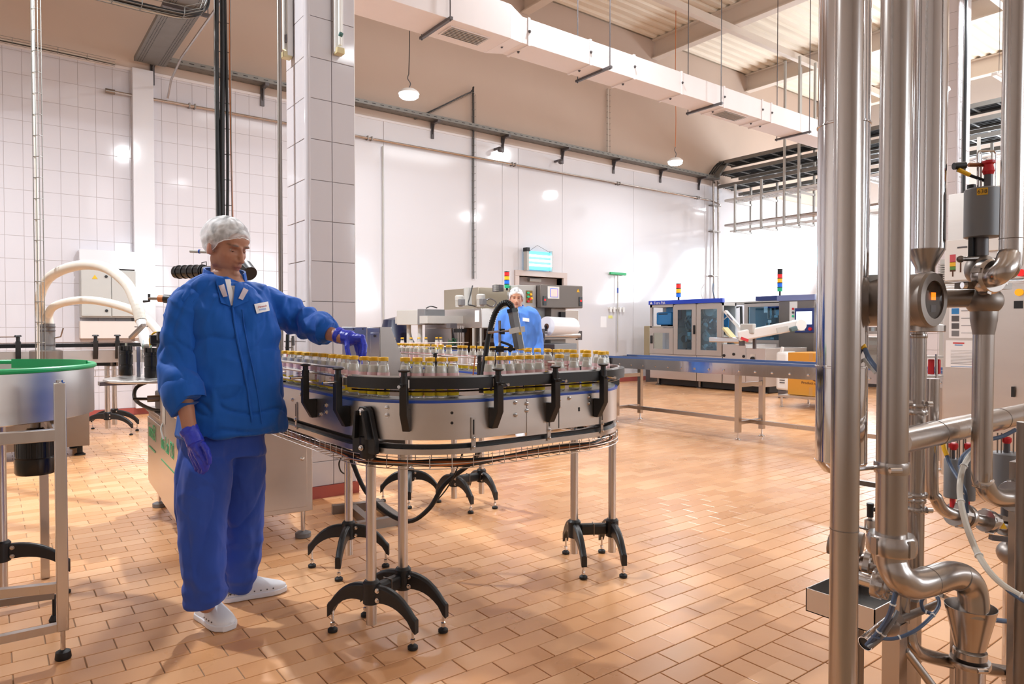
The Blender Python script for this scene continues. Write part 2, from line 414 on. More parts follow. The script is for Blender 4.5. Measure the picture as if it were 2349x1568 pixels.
for i, t in enumerate(wt):
    if i in vs_:
        key = (round(t[2] - t[0], 3), round(t[3] - t[1], 3))
        if key not in protos:
            q = MB(); wtile(q, 0, 0, t[2] - t[0], t[3] - t[1], 0); me = q.mesh('tile', V((0, 0, 0)), 20); me.materials.append(M['wtile']); protos[key] = me
        o = bpy.data.objects.new('tile', protos[key]); COL.objects.link(o); o.parent = wall_back
        o.rotation_euler = (random.uniform(-.002, .002), 0, random.uniform(-.002, .002)); o.location = V((t[0], YW, t[1])) - wbb
    else: wtile(rest, *t, YW)
tag(rest.build('tile_field', 'wtile', wall_back, ang=20), kind='stuff')
# glossy wall panels right of the pillar
xs = [XT, 5.86, 8.60, 9.02, 10.28, 12.6, 15.37, 18.1, XR]
for i in range(len(xs) - 1):
    x0, x1 = xs[i], xs[i + 1]; z0 = DZ if (x0 >= DX0 and x1 <= DX1) else 0.1
    MB().box((x0 + .004, YW - .002, z0), (x1 - .004, YW + .0121, 5.15)).build('wall_panel', 'panel', wall_back, bevel=.002)
MB().box((-5, YW - .012, 5.13), (XR, YW + .012, 5.17)).build('ledge_strip', 'duct', wall_back)
tag(MB().box((-5, YW - .018, 0), (DX0, YW + .004, .1)).build('baseboard_back', 'red'), kind='structure')
tag(MB().box((DX1, YW - .018, 0), (XR - .02, YW + .004, .1)).build('baseboard_back', 'red'), kind='structure')
pil = MB().box((1.72, YW - .13, .1), (2.0, YW + .002, 5.15)); tag(pil.build('trim_1', 'panel', bevel=.006), kind='structure')
# door recess
d1 = MB().box((DX0, YW + .2, 0), (DX1, YW + .24, DZ)); door = tag(d1.build('door_1', mat('door_beige', '#a59a97', .5), bevel=.003), kind='structure')
fr = MB().box((DX0 - .11, YW - .05, 0), (DX0, YW + .19, DZ - .001)).box((DX1, YW - .05, 0), (DX1 + .11, YW + .19, DZ - .001)).box((DX0 - .11, YW - .05, DZ), (DX1 + .11, YW + .19, DZ + .12))
fr.build('door_frame', mat('door_frame_paint', '#cbbcb6', .5), door, bevel=.004)
MB().box((DX0 + .42, YW + .12, DZ - .1), (DX0 + .75, YW + .2, DZ - .03)).build('door_closer', 'lgrey', door, bevel=.006)
MB().box((DX0 + .03, YW + .17, 0), (DX0 + .05, YW + .2, DZ)).build('door_stop', 'dgrey', door)
# right wall with windows ---------------------------------------
def holed_wall(name, m, fixed, lo, hi, z1, holes, axis, th=.3):
    mb = MB(); hs = sorted(holes); cur = lo
    def b(a0, a1, zz0, zz1):
        if axis == 'y': mb.box((fixed, a0, zz0), (fixed + th, a1, zz1))
        else: mb.box((a0, fixed - th, zz0), (a1, fixed, zz1))
    for (a0, a1, h0, h1) in hs:
        b(cur, a0, 0, z1); b(a0, a1, 0, h0); b(a0, a1, h1, z1); cur = a1
    b(cur, hi, 0, z1); return tag(mb.build(name, m), kind='structure')
M['wallw'] = mat('white_wall_paint', '#ddd6d2', .5)
wr = [(1.6, 4.2, 1.9, 4.9), (5.0, 7.4, 1.9, 4.9), (8.0, 10.8, 1.9, 4.9)]
wall_right = holed_wall('wall_right', 'wallw', XR, -7, 12.0, ZC, wr, 'y')
wf = [(3.3, 5.7, 1.9, 4.9), (7.8, 10.2, 1.9, 4.9), (12.3, 14.7, 1.9, 4.9)]  # unseen window openings, added behind the camera to go with the fill light
wall_front = holed_wall('wall_front', 'wallw', -7, -5, XR, ZC, wf, 'x')
tag(MB().box((-5.3, -7, 0), (-5, 12.0, ZC)).build('wall_left', 'wallw'), kind='structure')
nwin = 0
for (a0, a1, z0, z1) in wr:
    nwin += 1; f = MB(); x = XR + .1
    for yy in (a0 + .03, (2 * a0 + a1) / 3, (a0 + 2 * a1) / 3, a1 - .03): f.box((x, yy - .03, z0), (x + .06, yy + .03, z1))
    for zz in (z0 + .03, z0 + (z1 - z0) * .65, z1 - .03): f.box((x, a0, zz - .03), (x + .06, a1, zz + .03))
    o = tag(f.build('window_%d' % nwin, 'white'), kind='structure'); MB().box((x + .025, a0, z0), (x + .03, a1, z1)).build('pane', 'pane', o)
for (a0, a1, z0, z1) in wf:  # frames and panes of the added windows behind the camera
    nwin += 1; f = MB(); y = -7.15
    for xx in (a0 + .03, (2 * a0 + a1) / 3, (a0 + 2 * a1) / 3, a1 - .03): f.box((xx - .03, y, z0), (xx + .03, y + .06, z1))
    for zz in (z0 + .03, z0 + (z1 - z0) * .65, z1 - .03): f.box((a0, y, zz - .03), (a1, y + .06, zz + .03))
    o = tag(f.build('window_%d' % nwin, 'white'), kind='structure'); MB().box((a0, y + .025, z0), (a1, y + .03, z1)).build('pane', 'pane', o)
# ceiling: corrugated sheet running along X, beams along Y --------
mb = MB(); y = -7.0; prof = []
while y < 12.0:
    prof += [(y, 0), (y + .10, 0), (y + .13, .05), (y + .22, .05), (y + .25, 0)]; y += .25
k = len(prof)
mb.v = [(-5, p[0], ZC + p[1]) for p in prof] + [(XR, p[0], ZC + p[1]) for p in prof]
mb.f = [(i, k + i, k + i + 1, i + 1) for i in range(k - 1)]
ceiling = tag(mb.build('ceiling', 'roofw', ang=10), kind='structure')
MB().box((-5, -7, ZC + .07), (XR, 12, ZC + .2)).build('roof_slab', 'roofw', ceiling)
for x in (1.15, 5.15, 9.2, 13.35, 17.3, 21.2):
    b = MB().box((x - .11, -7, 8.02), (x + .11, YW, 8.05)).box((x - .012, -7, 8.05), (x + .012, YW, 8.46)).box((x - .11, -7, 8.46), (x + .11, YW, 8.495))
    b.build('beam', 'beam', ceiling)
for y, x0 in ((-3.0, -5), (1.2, -5), (5.2, -5), (9.3, -5)):
    MB().box((x0, y - .06, 7.86), (XR, y + .06, 8.015)).build('purlin', 'beam', ceiling)
# tiled pillar --------------------------------------------------
def pillar(x0, x1, y0, y1, name, tz=.306, z0=.278, top=ZC, sides=('f', 'l')):
    p = tag(MB().box((x0 + .012, y0 + .012, 0), (x1 - .012, y1 - .012, top)).build(name, 'grout'), kind='structure')
    pb = V(p.location)
    def put(a, b, zlo, zhi, face):
        q = MB(); wtile(q, 0, 0, b - a, zhi - zlo, 0); me = q.mesh('tile', V((0, 0, 0)), 20); me.materials.append(M['wtile'])
        o = bpy.data.objects.new('tile', me); COL.objects.link(o); o.parent = p
        jz = random.uniform(-.004, .004); jx = random.uniform(-.003, .003)
        if face == 'f': o.location = V((a, y0 + .002, zlo)) - pb; o.rotation_euler = (jx, 0, jz)
        elif face == 'l': o.location = V((x0 + .002, b, zlo)) - pb; o.rotation_euler = (jx, 0, -math.pi / 2 + jz)
        elif face == 'r': o.location = V((x1 - .002, a, zlo)) - pb; o.rotation_euler = (0, 0, math.pi / 2)
    zs = [0.09] + [z0 + i * tz for i in range(int((top - z0) / tz) + 1)] + [top]
    for i in range(len(zs) - 1):
        if zs[i + 1] - zs[i] < .03: continue
        for f in sides:
            if f == 'f': xm = x0 + .03 + (x1 - x0 - .06) * .52; put(x0 + .03, xm, zs[i], zs[i + 1], 'f'); put(xm, x1 - .004, zs[i], zs[i + 1], 'f')
            else: ym = y0 + .03 + (y1 - y0 - .03) * .5; put(y0 + .03, ym, zs[i], zs[i + 1], f); put(ym, y1, zs[i], zs[i + 1], f)
    MB().tube([(x0 + .026, y0 + .026, .09), (x0 + .026, y0 + .026, top)], .026, 16).build('corner_trim', 'wtile', p)
    MB().tube([(x1 - .008, y0 + .008, .09), (x1 - .008, y0 + .008, top)], .006, 8).build('edge_trim', 'white', p)
    MB().box((x0 - .012, y0 - .012, 0), (x1 + .012, y1 + .012, .09)).build('skirting', 'red', p)
    return p
pillar(1.90, 2.30, 5.05, 5.47, 'pillar')
pillar(13.95, 14.5, 5.05, 5.6, 'pillar', sides=('f', 'l'))
# fluorescent fittings on the pillar
for nm, a, b, face in (('l', 5.40, 5.46, 'l'), ('f', 2.115, 2.18, 'f')):
    if face == 'f':
        c0 = V((2.147, 5.02, 3.42)); lab = 'white fluorescent fitting mounted upright on the front face of the tiled pillar'
        t = thing('fluorescent_fitting', lab, 'light fitting', c0)
        MB().box((2.115, 5.0, 3.40), (2.182, 5.048, 5.0)).build('housing', 'white', t, bevel=.006)
        MB().cyl((2.147, 4.985, 3.45), (2.147, 4.985, 4.95), .012, n=12).build('tube', mat('unlit_tube', '#f2f2ee', .2), t)
        MB().box((2.118, 4.97, 3.385), (2.18, 5.04, 3.43)).build('end_cap', mat('yellowed_plastic', '#d8c99a', .5), t, bevel=.004)
        MB().cyl((2.15, 4.985, 3.52), (2.15, 4.965, 3.535), .016, n=10).build('clip', mat('teal_clip', '#3c6a68', .4), t)
    else:
        t = thing('fluorescent_fitting', 'white fluorescent fitting mounted upright on the left face of the tiled pillar', 'light fitting', (1.87, 5.33, 3.42))
        MB().box((1.85, 5.29, 3.40), (1.898, 5.36, 5.0)).build('housing', 'white', t, bevel=.006)
        MB().cyl((1.836, 5.325, 3.45), (1.836, 5.325, 4.95), .012, n=12).build('tube', bpy.data.materials['unlit_tube'] if 'unlit_tube' in bpy.data.materials else mat('unlit_tube', '#f2f2ee', .2), t)
        MB().box((1.82, 5.292, 3.385), (1.89, 5.358, 3.43)).build('end_cap', mat('yellowed_plastic', '#d8c99a', .5), t, bevel=.004)
        MB().box((1.84, 5.295, 3.5), (1.852, 5.32, 3.56)).build('clip', 'dgrey', t)
# ------------------------------------------------------------ air duct
ax0, ax1 = -1.0, 14.2; y0, y1, z0, z1 = 7.08, 7.53, 5.0, 5.34
du = thing('air_duct', 'long white rectangular air duct hung below the roof, with flanges and two grilles', 'air duct', (6.5, 7.3, 5.0))
xj = 5.55
MB().box((xj, y0, z0), (ax1, y1, z1)).build('duct_section', 'duct', du, bevel=.004)
MB().box((ax0, y0 - .08, z0 - .03), (xj - .25, y1 + .05, z1 + .06)).build('duct_section', 'duct', du, bevel=.004)
MB().loft([[(xj - .25, y0 - .08, z0 - .03), (xj - .25, y1 + .05, z0 - .03), (xj - .25, y1 + .05, z1 + .06), (xj - .25, y0 - .08, z1 + .06)],
           [(xj, y0, z0), (xj, y1, z0), (xj, y1, z1), (xj, y0, z1)]]).build('duct_reducer', 'duct', du)
def frame_x(mb, x, g, t=.012, wd=.018):
    a0, a1, b0, b1 = y0 - g, y1 + g, z0 - g, z1 + g
    mb.box((x - wd, a0, b0 - t), (x + wd, a1, b0)).box((x - wd, a0, b1), (x + wd, a1, b1 + t)).box((x - wd, a0 - t, b0 - t), (x + wd, a0, b1 + t)).box((x - wd, a1, b0 - t), (x + wd, a1 + t, b1 + t))
for px, py in ((1184, 86), (1210, 105), (1350, 150), (1450, 182), (1561, 216), (1661, 246), (1748, 274), (1768, 281)):
    x = H(px, py, z0).x; m_ = MB(); frame_x(m_, x, .0 if x > xj - .02 else .0); m_.build('flange', 'duct', du)
    mm = MB(); hexbolt(mm, (x, y0 - .013, (z0 + z1) / 2), (0, -1, 0), .014, .02); hexbolt(mm, (x, (y0 + y1) / 2, z0 - .013), (0, 0, -1), .014, .02); mm.sep('clamp', 'dgrey', du)
for px, py in ((1029, 35), (1379, 160), (1639, 239), (1841, 304)):
    x = H(px, py, z0).x; zz = z0 - .035 if x < xj else z0
    mm = MB().box((x - .02, y0 - .16, zz - .035), (x + .02, y1 + .12, zz - .001)); mm.build('support_angle', 'dgrey', du)
    mm = MB().cyl((x, y0 - .13, zz - .05), (x, y0 - .13, 8.0), .008, n=8).cyl((x, y1 + .09, zz - .05), (x, y1 + .09, 8.0), .008, n=8); mm.sep('hanger_rod', 'dgrey', du)
for (xa, xb) in ((H(1020, 62, z0).x, H(1095, 98, z0).x), (H(1648, 256, z0).x, H(1690, 275, z0).x)):
    zz = z0 - .031 if xa < 5 else z0 - .001
    g = MB().box((xa, 7.14, zz - .012), (xb, 7.44, zz)).build('grille', 'duct', du)
    s_ = MB()
    for i in range(7): yy = 7.17 + i * .038; s_.obox(((xa + xb) / 2, yy, zz - .018), ((xb - xa) / 2 - .02, 0, 0), (0, .014, .006), (0, 0, .002))
    s_.sep('slat', 'lgrey', g)
# ------------------------------------------------------------ pendant lamps
for i, (p, py2, lab) in enumerate((((5.27, 9.6, 5.0), 8.0, 'lit white pendant lamp hanging left of centre, near the pillar'), ((11.67, 9.6, 4.88), 8.0, 'lit white pendant lamp hanging on an orange wire further right'))):
    t = thing('pendant_lamp', lab, 'lamp', (p[0], p[1], p[2] - .06), 'pendant lamps in the hall')
    MB().lathe([(.02, .05), (.10, .03), (.155, -.01), (.165, -.035), (.15, -.05)], p, n=28).build('lamp_shade', 'white', t)
    MB().lathe([(.148, -.05), (.15, -.075), (.12, -.10), (.05, -.115), (0.001, -.118)], p, n=28).build('diffuser', 'lamp', t)
    MB().tube([V(p) + V((0, 0, .05)), V(p) + V((.03, 0, .13)), V(p) + V((-.02, 0, .2)), V(p) + V((0, 0, .27))], .008, 8, smooth=5).build('hook', 'dgrey', t)
    MB().tube([V(p) + V((0, 0, .26)), V(p) + V((.015, 0, .9)), V(p) + V((-.01, 0, 1.6)), V((p[0], p[1], 8.4))], .007, 8, smooth=5).build('cord', 'black' if i == 0 else 'orange', t)
# ------------------------------------------------------------ wall cable tray, pipe, verticals
def tray(name, label, cat, p, q, wdir, width, hdir, height, m='galv', group=None, slots=0, rail=.0, brackets=()):
    p, q, wd, hd = V(p), V(q), V(wdir), V(hdir); t = thing(name, label, cat, (p + q) / 2, group); L = (q - p).length; d = (q - p).normalized()
    MB().obox((p + q) / 2, d * L / 2, wd * width / 2, hd * .0015).build('tray_base', m, t)
    for s in (-1, 1): MB().obox((p + q) / 2 + wd * s * width / 2 + hd * height / 2, d * L / 2, wd * .0015, hd * height / 2).build('side_rail', m, t)
    if slots:
        mb = MB()
        n = int(L / slots)
        for i in range(n):
            for r in (-.32, .32):
                c = p + d * (i + .5) * slots + wd * width * r; mb.obox(c - hd * .002, d * slots * .22, wd * .005, hd * .0006)
        tag(mb.build('slot_row', 'black', t), kind='stuff')
    return t
YT = YW - .25
wt1 = tray('cable_tray', 'long grey perforated cable tray on brackets along the top of the white wall', 'cable tray', (1.95, YT + .12, 5.30), (15.7, YT + .12, 5.30), (0, 1, 0), .24, (0, 0, 1), .07, slots=.16)
mb = MB(); n = int(13.7 / .16)
for i in range(n): mb.obox((1.95 + (i + .5) * .16, YT - .0025, 5.335), (.035, 0, 0), (0, .0006, 0), (0, 0, .006))
tag(mb.build('side_slots', 'black', wt1), kind='stuff')
for px in (355, 605, 992, 1152, 1288, 1405, 1512, 1600):
    x = PY(px, 752, YW).x
    b = MB().box((x - .03, YT - .02, 5.25), (x + .03, YW, 5.298)).prism([(0, 0), (-.10, 0), (-.04, -.18), (0, -.22)], (x, YW - .002, 5.25), (0, 1, 0), (0, 0, 1), (.012, 0, 0)).box((x - .03, YW - .03, 4.98), (x + .03, YW - .001, 5.25))
    b.build('bracket', 'dgrey', wt1)
x = PY(263, 752, YW).x
wp = thing('wall_pipe', 'thin grey horizontal steel pipe clipped along the white wall under the cable tray', 'pipe', (8, YW - .06, 4.75))
MB().tube([(1.44, YW - .07, 4.75), (15.5, YW - .07, 4.75), (15.62, YW - .1, 4.72), (15.66, YW - .3, 4.6)], .022, 10).build('pipe_run', 'pipe', wp)
mb = MB().cyl((1.38, YW - .07, 4.75), (1.5, YW - .07, 4.75), .035, n=12); mb.build('end_cap', 'dull', wp)
for xx in (2.55, 5.55, 8.85, 12.0, 15.0): MB().box((xx - .05, YW - .1, 4.72), (xx - .03, YW, 4.79)).box((xx + .03, YW - .1, 4.72), (xx + .05, YW, 4.79)).sep('pipe_clip', 'dull', wp)
t2 = tray('cable_tray', 'wide grey perforated cable tray running overhead toward the camera at upper left', 'cable tray', (1.95, 11.5, 5.24), (1.95, 3.2, 5.24), (1, 0, 0), .42, (0, 0, 1), .06, slots=0)
mb = MB()
for i in range(160):
    for r in (-.17, -.14, -.11, .11, .14, .17):
        c = V((1.95 + r, 11.45 - i * .045, 5.2375)); mb.obox(c, (.006, 0, 0), (0, .009, 0), (0, 0, .0006))
tag(mb.build('perforation', 'black', t2), kind='stuff')
for yy in (9.2, 6.4, 4.2):
    MB().box((1.70, yy - .02, 5.18), (2.24, yy + .02, 5.222)).build('cross_bar', 'dgrey', t2)
    MB().cyl((1.72, yy, 5.2), (1.72, yy, 8.0), .006, n=6).cyl((2.22, yy, 5.2), (2.22, yy, 8.0), .006, n=6).sep('hanger_rod', 'dgrey', t2)
MB().tube([(2.2, 3.4, 5.12), (2.2, 10.6, 5.12), (2.2, 11.3, 5.0), (2.2, 11.55, 4.8)], .016, 8).build('side_pipe', 'pipe', t2)
def basket(mb, pts, wdir, width, height, hdir, step=.12, r=.0025, sides=True):
    wd, hd = V(wdir), V(hdir)
    for s, h in ((-.5, 0), (.5, 0), (-.5, 1), (.5, 1), (0, 0)): mb.tube([V(p) + wd * width * s + hd * height * h for p in pts], r, 4)
    P = []; 
    for i in range(len(pts) - 1):
        a, b = V(pts[i]), V(pts[i + 1]); n = max(1, int((b - a).length / step))
        for j in range(n): P.append(a + (b - a) * j / n)
    for p in P: mb.tube([p - wd * width / 2 + hd * height, p - wd * width / 2, p + wd * width / 2, p + wd * width / 2 + hd * height], r, 4)
def bask(label, pts, wdir, width, height, hdir, cables=(), step=.12, r=.003, loc=None, name='wire_basket_tray'):
    t = thing(name, label, 'cable tray', loc or pts[0]); mb = MB(); basket(mb, pts, wdir, width, height, hdir, step, r); mb.build('wire_basket', 'galv', t)
    for i, (m_, rr, off) in enumerate(cables):
        MB().tube([V(p) + V(wdir) * (off + .006 * math.sin(i * 2.1 + k * 1.7)) + V(hdir) * (rr + .004) for k, p in enumerate(pts)], rr, 8, smooth=4).build('cable', m_, t)
    return t
bask('thin vertical wire cable basket hanging at the far left in front of the tiled wall', [(.31, 6.67, 1.02)] + [(.31, 6.67, z) for z in (2, 3, 4, 5, 6, 7, 8.4)], (.66, -.75, 0), .06, .03, (.75, .66, 0), (('hose', .010, -.02),), step=.16)
bask('black cables in a wire basket dropping vertically behind the worker at left', [(1.3, 5.0, z) for z in (1.15, 1.8, 2.5, 3.2, 4, 5, 6, 8.4)], (.97, -.25, 0), .10, .05, (-.25, -.97, 0),
     (('black', .016, -.035), ('black', .016, -.005), ('black', .010, .02), ('orange', .006, .05)), step=.16)
vt = MB().tube([(1.79, 5.30, 1.0), (1.79, 5.30, 2.6), (1.79, 5.30, 5), (1.79, 5.30, 8.4)], .017, 12); tag(vt.build('conduit_pipe', 'dull'), 'dark vertical steel conduit just left of the tiled pillar', 'pipe')
bask('horizontal wire basket with black cables overhead at top left, ending beside the vertical cables', [(-1.2, 5.0, 3.36), (0, 5.0, 3.36), (.8, 5.0, 3.36), (1.05, 5.0, 3.37), (1.17, 5.0, 3.43), (1.21, 5.0, 3.56), (1.21, 5.0, 4.2), (1.21, 5.0, 5.0)], (0, 1, 0), .10, .05, (0, 0, 1),
     (('black', .012, -.02), ('black', .012, .02), ('hose', .006, .035)), step=.14)
bask('slim wire basket along the top edge of the tiled wall at far left', [(-3, 11.5, 5.13), (-1, 11.5, 5.13), (0.8, 11.5, 5.13), (1.5, 11.5, 5.12)], (0, 1, 0), .10, .06, (0, 0, 1), (('black', .012, 0.02), ('hose', .008, -.02)), step=.25)
p0 = PY(950, 272, YW - .05); p1 = PY(1078, 211, YW - .05); p2 = PY(1084, 655, YW - .05)
bask('wire basket climbing the beige wall and dropping behind the wrapping machine', [p0, (p0 + p1) / 2, p1, V((p1.x + .06, p1.y, p1.z - .05)), V((p1.x + .06, p1.y, 4)), V((p1.x + .06, p1.y, 2.3))], (0, 1, 0), .05, .07, (1, 0, 0), (('black', .014, 0), ('dgrey', .01, .01)), step=.14)
q0 = PY(1395, 205, YW - .05); q1 = PY(1395, 362, YW - .05)
bask('pale wire basket fixed vertically on the beige wall between duct and cable tray', [q0, V((q0.x, q0.y, (q0.z + q1.z) / 2)), V((q0.x, q0.y, q1.z))], (1, 0, 0), .10, .04, (0, -1, 0), (('hose', .012, -.02),), step=.12)
c0 = PY(878, 335, YW - .04); tag(MB().tube([c0, V((c0.x, c0.y, 3)), V((c0.x, c0.y, .1))], .016, 8).build('wall_conduit', 'lgrey'), 'thin light grey conduit running down the white wall right of the pillar', 'pipe')
# two slim cameras under the tray
for px, py, lab in ((1147, 343, 'small dark camera under the wall cable tray, left of two'), (1286, 371, 'small dark camera under the wall cable tray, right of two')):
    p = PY(px, py, YW - .2); t = thing('security_camera', lab, 'camera', p)
    MB().lathe([(.02, 0), (.05, .02), (.055, .06), (.03, .10)], p - V((0, 0, .05)), n=14).build('housing', 'dgrey', t)
    MB().box((p.x - .02, p.y, p.z + .02), (p.x + .02, YW, p.z + .06)).build('wall_mount', 'dgrey', t)
# bright insect lamp over the door
lz0, lz1 = PY(1203, 617, 11.55).z, PY(1262, 579, 11.55).z; lx0, lx1 = 9.17, 9.86
il = thing('insect_lamp', 'glowing blue-white insect trap lamp hung on the wall above the door', 'lamp', ((lx0 + lx1) / 2, 11.55, lz0))
MB().box((lx0, 11.56, lz0), (lx1, 11.60, lz1)).build('back_panel', 'uvb', il)
MB().box((lx0 - .04, 11.48, lz0 - .02), (lx0 + .02, 11.6, lz1 + .03)).box((lx1 - .01, 11.5, lz0 - .02), (lx1 + .01, 11.6, lz1 + .03)).sep('side_frame', 'lgrey', il)
MB().box((lx0 - .05, 11.47, lz1 - .02), (lx0 + .03, 11.6, lz1 + .06)).build('ballast_cap', 'black', il)
for zz in (.25, .5, .75): MB().cyl((lx0 + .02, 11.52, lz0 + (lz1 - lz0) * zz), (lx1 - .01, 11.52, lz0 + (lz1 - lz0) * zz), .022, n=10).build('tube', 'uv', il)
MB().tube([(lx0 + .1, 11.56, lz1), ((lx0 + lx1) / 2, 11.6, lz1 + .14), (lx1 - .02, 11.56, lz1)], .004, 6).build('hanging_wire', 'dgrey', il)
# squeegee with its wall holder, papers, grey wall cupboard
sx, sz = 12.0, 2.6
sq = thing('floor_squeegee', 'green-headed floor squeegee hung upside down on the white wall', 'squeegee', (sx, YW - .06, .7))
MB().box((sx - .27, YW - .09, sz - .03), (sx + .27, YW - .04, sz + .03)).build('head', 'green', sq, bevel=.008)
MB().cyl((sx, YW - .06, sz - .03), (sx, YW - .06, .72), .014, n=10).build('handle', 'lgrey', sq)
MB().cyl((sx, YW - .06, 2.14), (sx, YW - .06, 2.26), .018, n=10).build('grip_band', 'bluep', sq)
hr = thing('tool_holder', 'small white wall rack of clips behind the squeegee handle', 'holder', (sx, YW - .03, 1.72))
MB().box((sx - .27, YW - .03, 1.75), (sx + .27, YW - .002, 1.79)).build('rail', 'white', hr)
for dx in (-.22, -.1, .1, .22): MB().box((sx + dx - .03, YW - .055, 1.68), (sx + dx + .03, YW - .03, 1.80)).build('clip', 'white', hr)
pp = PY(1384, 738, YW); tag(MB().box((pp.x - .10, YW - .006, pp.z - .13), (pp.x + .10, YW - .003, pp.z + .13)).build('notice', 'paper'), 'small white notice with grey print taped on the white wall', 'notice')
pp = PY(1400, 727, YW); tag(MB().box((pp.x - .07, YW - .006, pp.z - .03), (pp.x + .07, YW - .003, pp.z + .04)).build('sticker', mat('pale_yellow_paper', '#e4e28a', .8)), 'small yellow sticker on the white wall beside the notice', 'sticker')
wc = thing('wall_cupboard', 'light grey two-door electrical cupboard on the tiled wall behind the white hoses', 'cupboard', (1.38, 11.45, 1.45))
MB().box((1.03, 11.42, 1.45), (1.72, YW, 2.14)).build('body', 'lgrey', wc, bevel=.004)
MB().box((1.035, 11.40, 1.47), (1.40, 11.42, 2.12)).build('door', 'lgrey', wc, bevel=.003)
MB().box((1.41, 11.40, 1.47), (1.715, 11.42, 2.12)).build('door', 'lgrey', wc, bevel=.003)
for z in (1.55, 2.04): MB().cyl((1.34, 11.40, z), (1.34, 11.385, z), .02, n=10).build('lock', 'black', wc)
MB().prism([(-.035, 0), (.035, 0), (0, .06)], (1.2, 11.397, 2.0), (1, 0, 0), (0, 0, 1), (0, .003, 0)).build('warning_sign', 'yellow', wc)
MB().box((1.02, 11.46, 1.15), (1.9, YW - .01, 1.40)).build('sill_box', mat('pale_box', '#d9cdc5', .6), wc, bevel=.004)
bx = thing('wall_niche_panel', 'plain pale panel box on the tiled wall above the grey cupboard', 'panel', (1.4, 11.5, 2.15)); MB().box((1.02, 11.45, 2.16), (1.72, YW, 2.42)).build('panel', 'panel', bx, bevel=.004)
# ============================================================ CURVED CONVEYOR
ZB = 1.02
def make_path():
    P = []
    y = 5.6
    while y > 2.72: P.append((1.235, y)); y -= .06
    for i in range(17): a = math.pi + math.pi / 2 * i / 16; P.append((1.62 + .385 * math.cos(a), 2.71 + .385 * math.sin(a)))
    x = 1.68
    while x < 2.13: P.append((x, 2.325)); x += .06
    for i in range(17): a = -math.pi / 2 + math.pi / 2 * i / 16; P.append((2.16 + .385 * math.cos(a), 2.71 + .385 * math.sin(a)))
    y = 2.77
    while y < 6.98: P.append((2.545, y)); y += .06
    for i in range(17): a = math.pi - math.pi / 2 * i / 16; P.append((3.145 + .6 * math.cos(a), 7.0 + .6 * math.sin(a)))
    x = 3.2
    while x < 5.02: P.append((x, 7.6)); x += .06
    return P
PATH = make_path()
def pnorm(P, i):
    a, b = P[max(i - 1, 0)], P[min(i + 1, len(P) - 1)]; dx, dy = b[0] - a[0], b[1] - a[1]; l = math.hypot(dx, dy); return (dy / l, -dx / l), (dx / l, dy / l)
def sweep(mb, P, o0, o1, z0, z1):
    rings = []
    for i, p in enumerate(P):
        (nx, ny), _ = pnorm(P, i)
        rings.append([(p[0] + nx * o, p[1] + ny * o, z) for o, z in ((o0, z0), (o0, z1), (o1, z1), (o1, z0))])
    return mb.loft(rings)
def wire(mb, P, o, z, r, n=6):
    return mb.tube([(p[0] + pnorm(P, i)[0][0] * o, p[1] + pnorm(P, i)[0][1] * o, z) for i, p in enumerate(P)], r, n)
def idx(P, px, lo, hi, o=0.0):    # index of path point lying behind picture column px
    best = None
    for i in range(lo, hi):
        (nx, ny), _ = pnorm(P, i); q = V((P[i][0] + nx * o, P[i][1] + ny * o, ZB)) - CAM
        u = CX + FPX * q.dot(RT) / q.dot(FW)
        if best is None or abs(u - px) < best[0]: best = (abs(u - px), i)
    return best[1]
n_corner = next(i for i, p in enumerate(PATH) if p[1] < 2.72); n_c2 = next(i for i, p in enumerate(PATH) if p[0] > 2.5)
conv = thing('curved_conveyor', 'U-shaped stainless bottle conveyor on black spider feet, beside the near worker', 'conveyor', (1.9, 2.9, 0))
i0 = 8; PA = PATH[i0:]
sweep(MB(), PA, -.052, .052, ZB - .014, ZB - .001).build('belt', mat('grey_chain_belt', '#8d8d8c', .35, .5, var=.15, vscale=50), conv)
sweep(MB(), PA, .056, .060, .858, 1.004).build('outer_panel', 'steelh', conv)
sweep(MB(), PA, -.060, -.056, .858, 1.004).build('inner_panel', 'steelh', conv)
sweep(MB(), PA, .050, .064, 1.004, 1.014).build('outer_wear_strip', 'bluep', conv)
sweep(MB(), PA, -.064, -.050, 1.004, 1.014).build('inner_wear_strip', 'bluep', conv)
sweep(MB(), PA, -.054, .054, .90, .905).build('return_plate', 'dull', conv)
# black guide rail on the outside, from the first corner round to the right lane
iA = idx(PATH, 800, n_corner - 6, n_corner + 16, .08); iB = n_c2 + 16
RO = PATH[iA:iB]
sweep(MB(), RO, .072, .098, 1.062, 1.106).build('guide_rail', 'black', conv)
sweep(MB(), RO, .068, .074, 1.100, 1.112).build('guide_strip', 'steel', conv)
wire(MB(), RO, .072, 1.052, .004).build('guide_wire', 'blackg', conv)
sweep(MB(), PATH[n_corner + 2: n_c2 + 4], -.072, -.060, 1.06, 1.10).build('guide_rail', 'blackg', conv)
for z in (1.055, 1.10, 1.135): wire(MB(), PATH[n_corner - 28: iA], .078, z, .006).build('guide_rod', 'steel', conv)
for z in (1.06, 1.11):
    wire(MB(), PATH[n_c2 + 14:], .075, z, .006).build('guide_rod', 'steel', conv)
    wire(MB(), PATH[n_c2 + 6:], -.075, z, .006).build('guide_rod', 'steel', conv)
    wire(MB(), PATH[n_corner - 28: n_corner], -.075, z, .006).build('guide_rod', 'steel', conv)
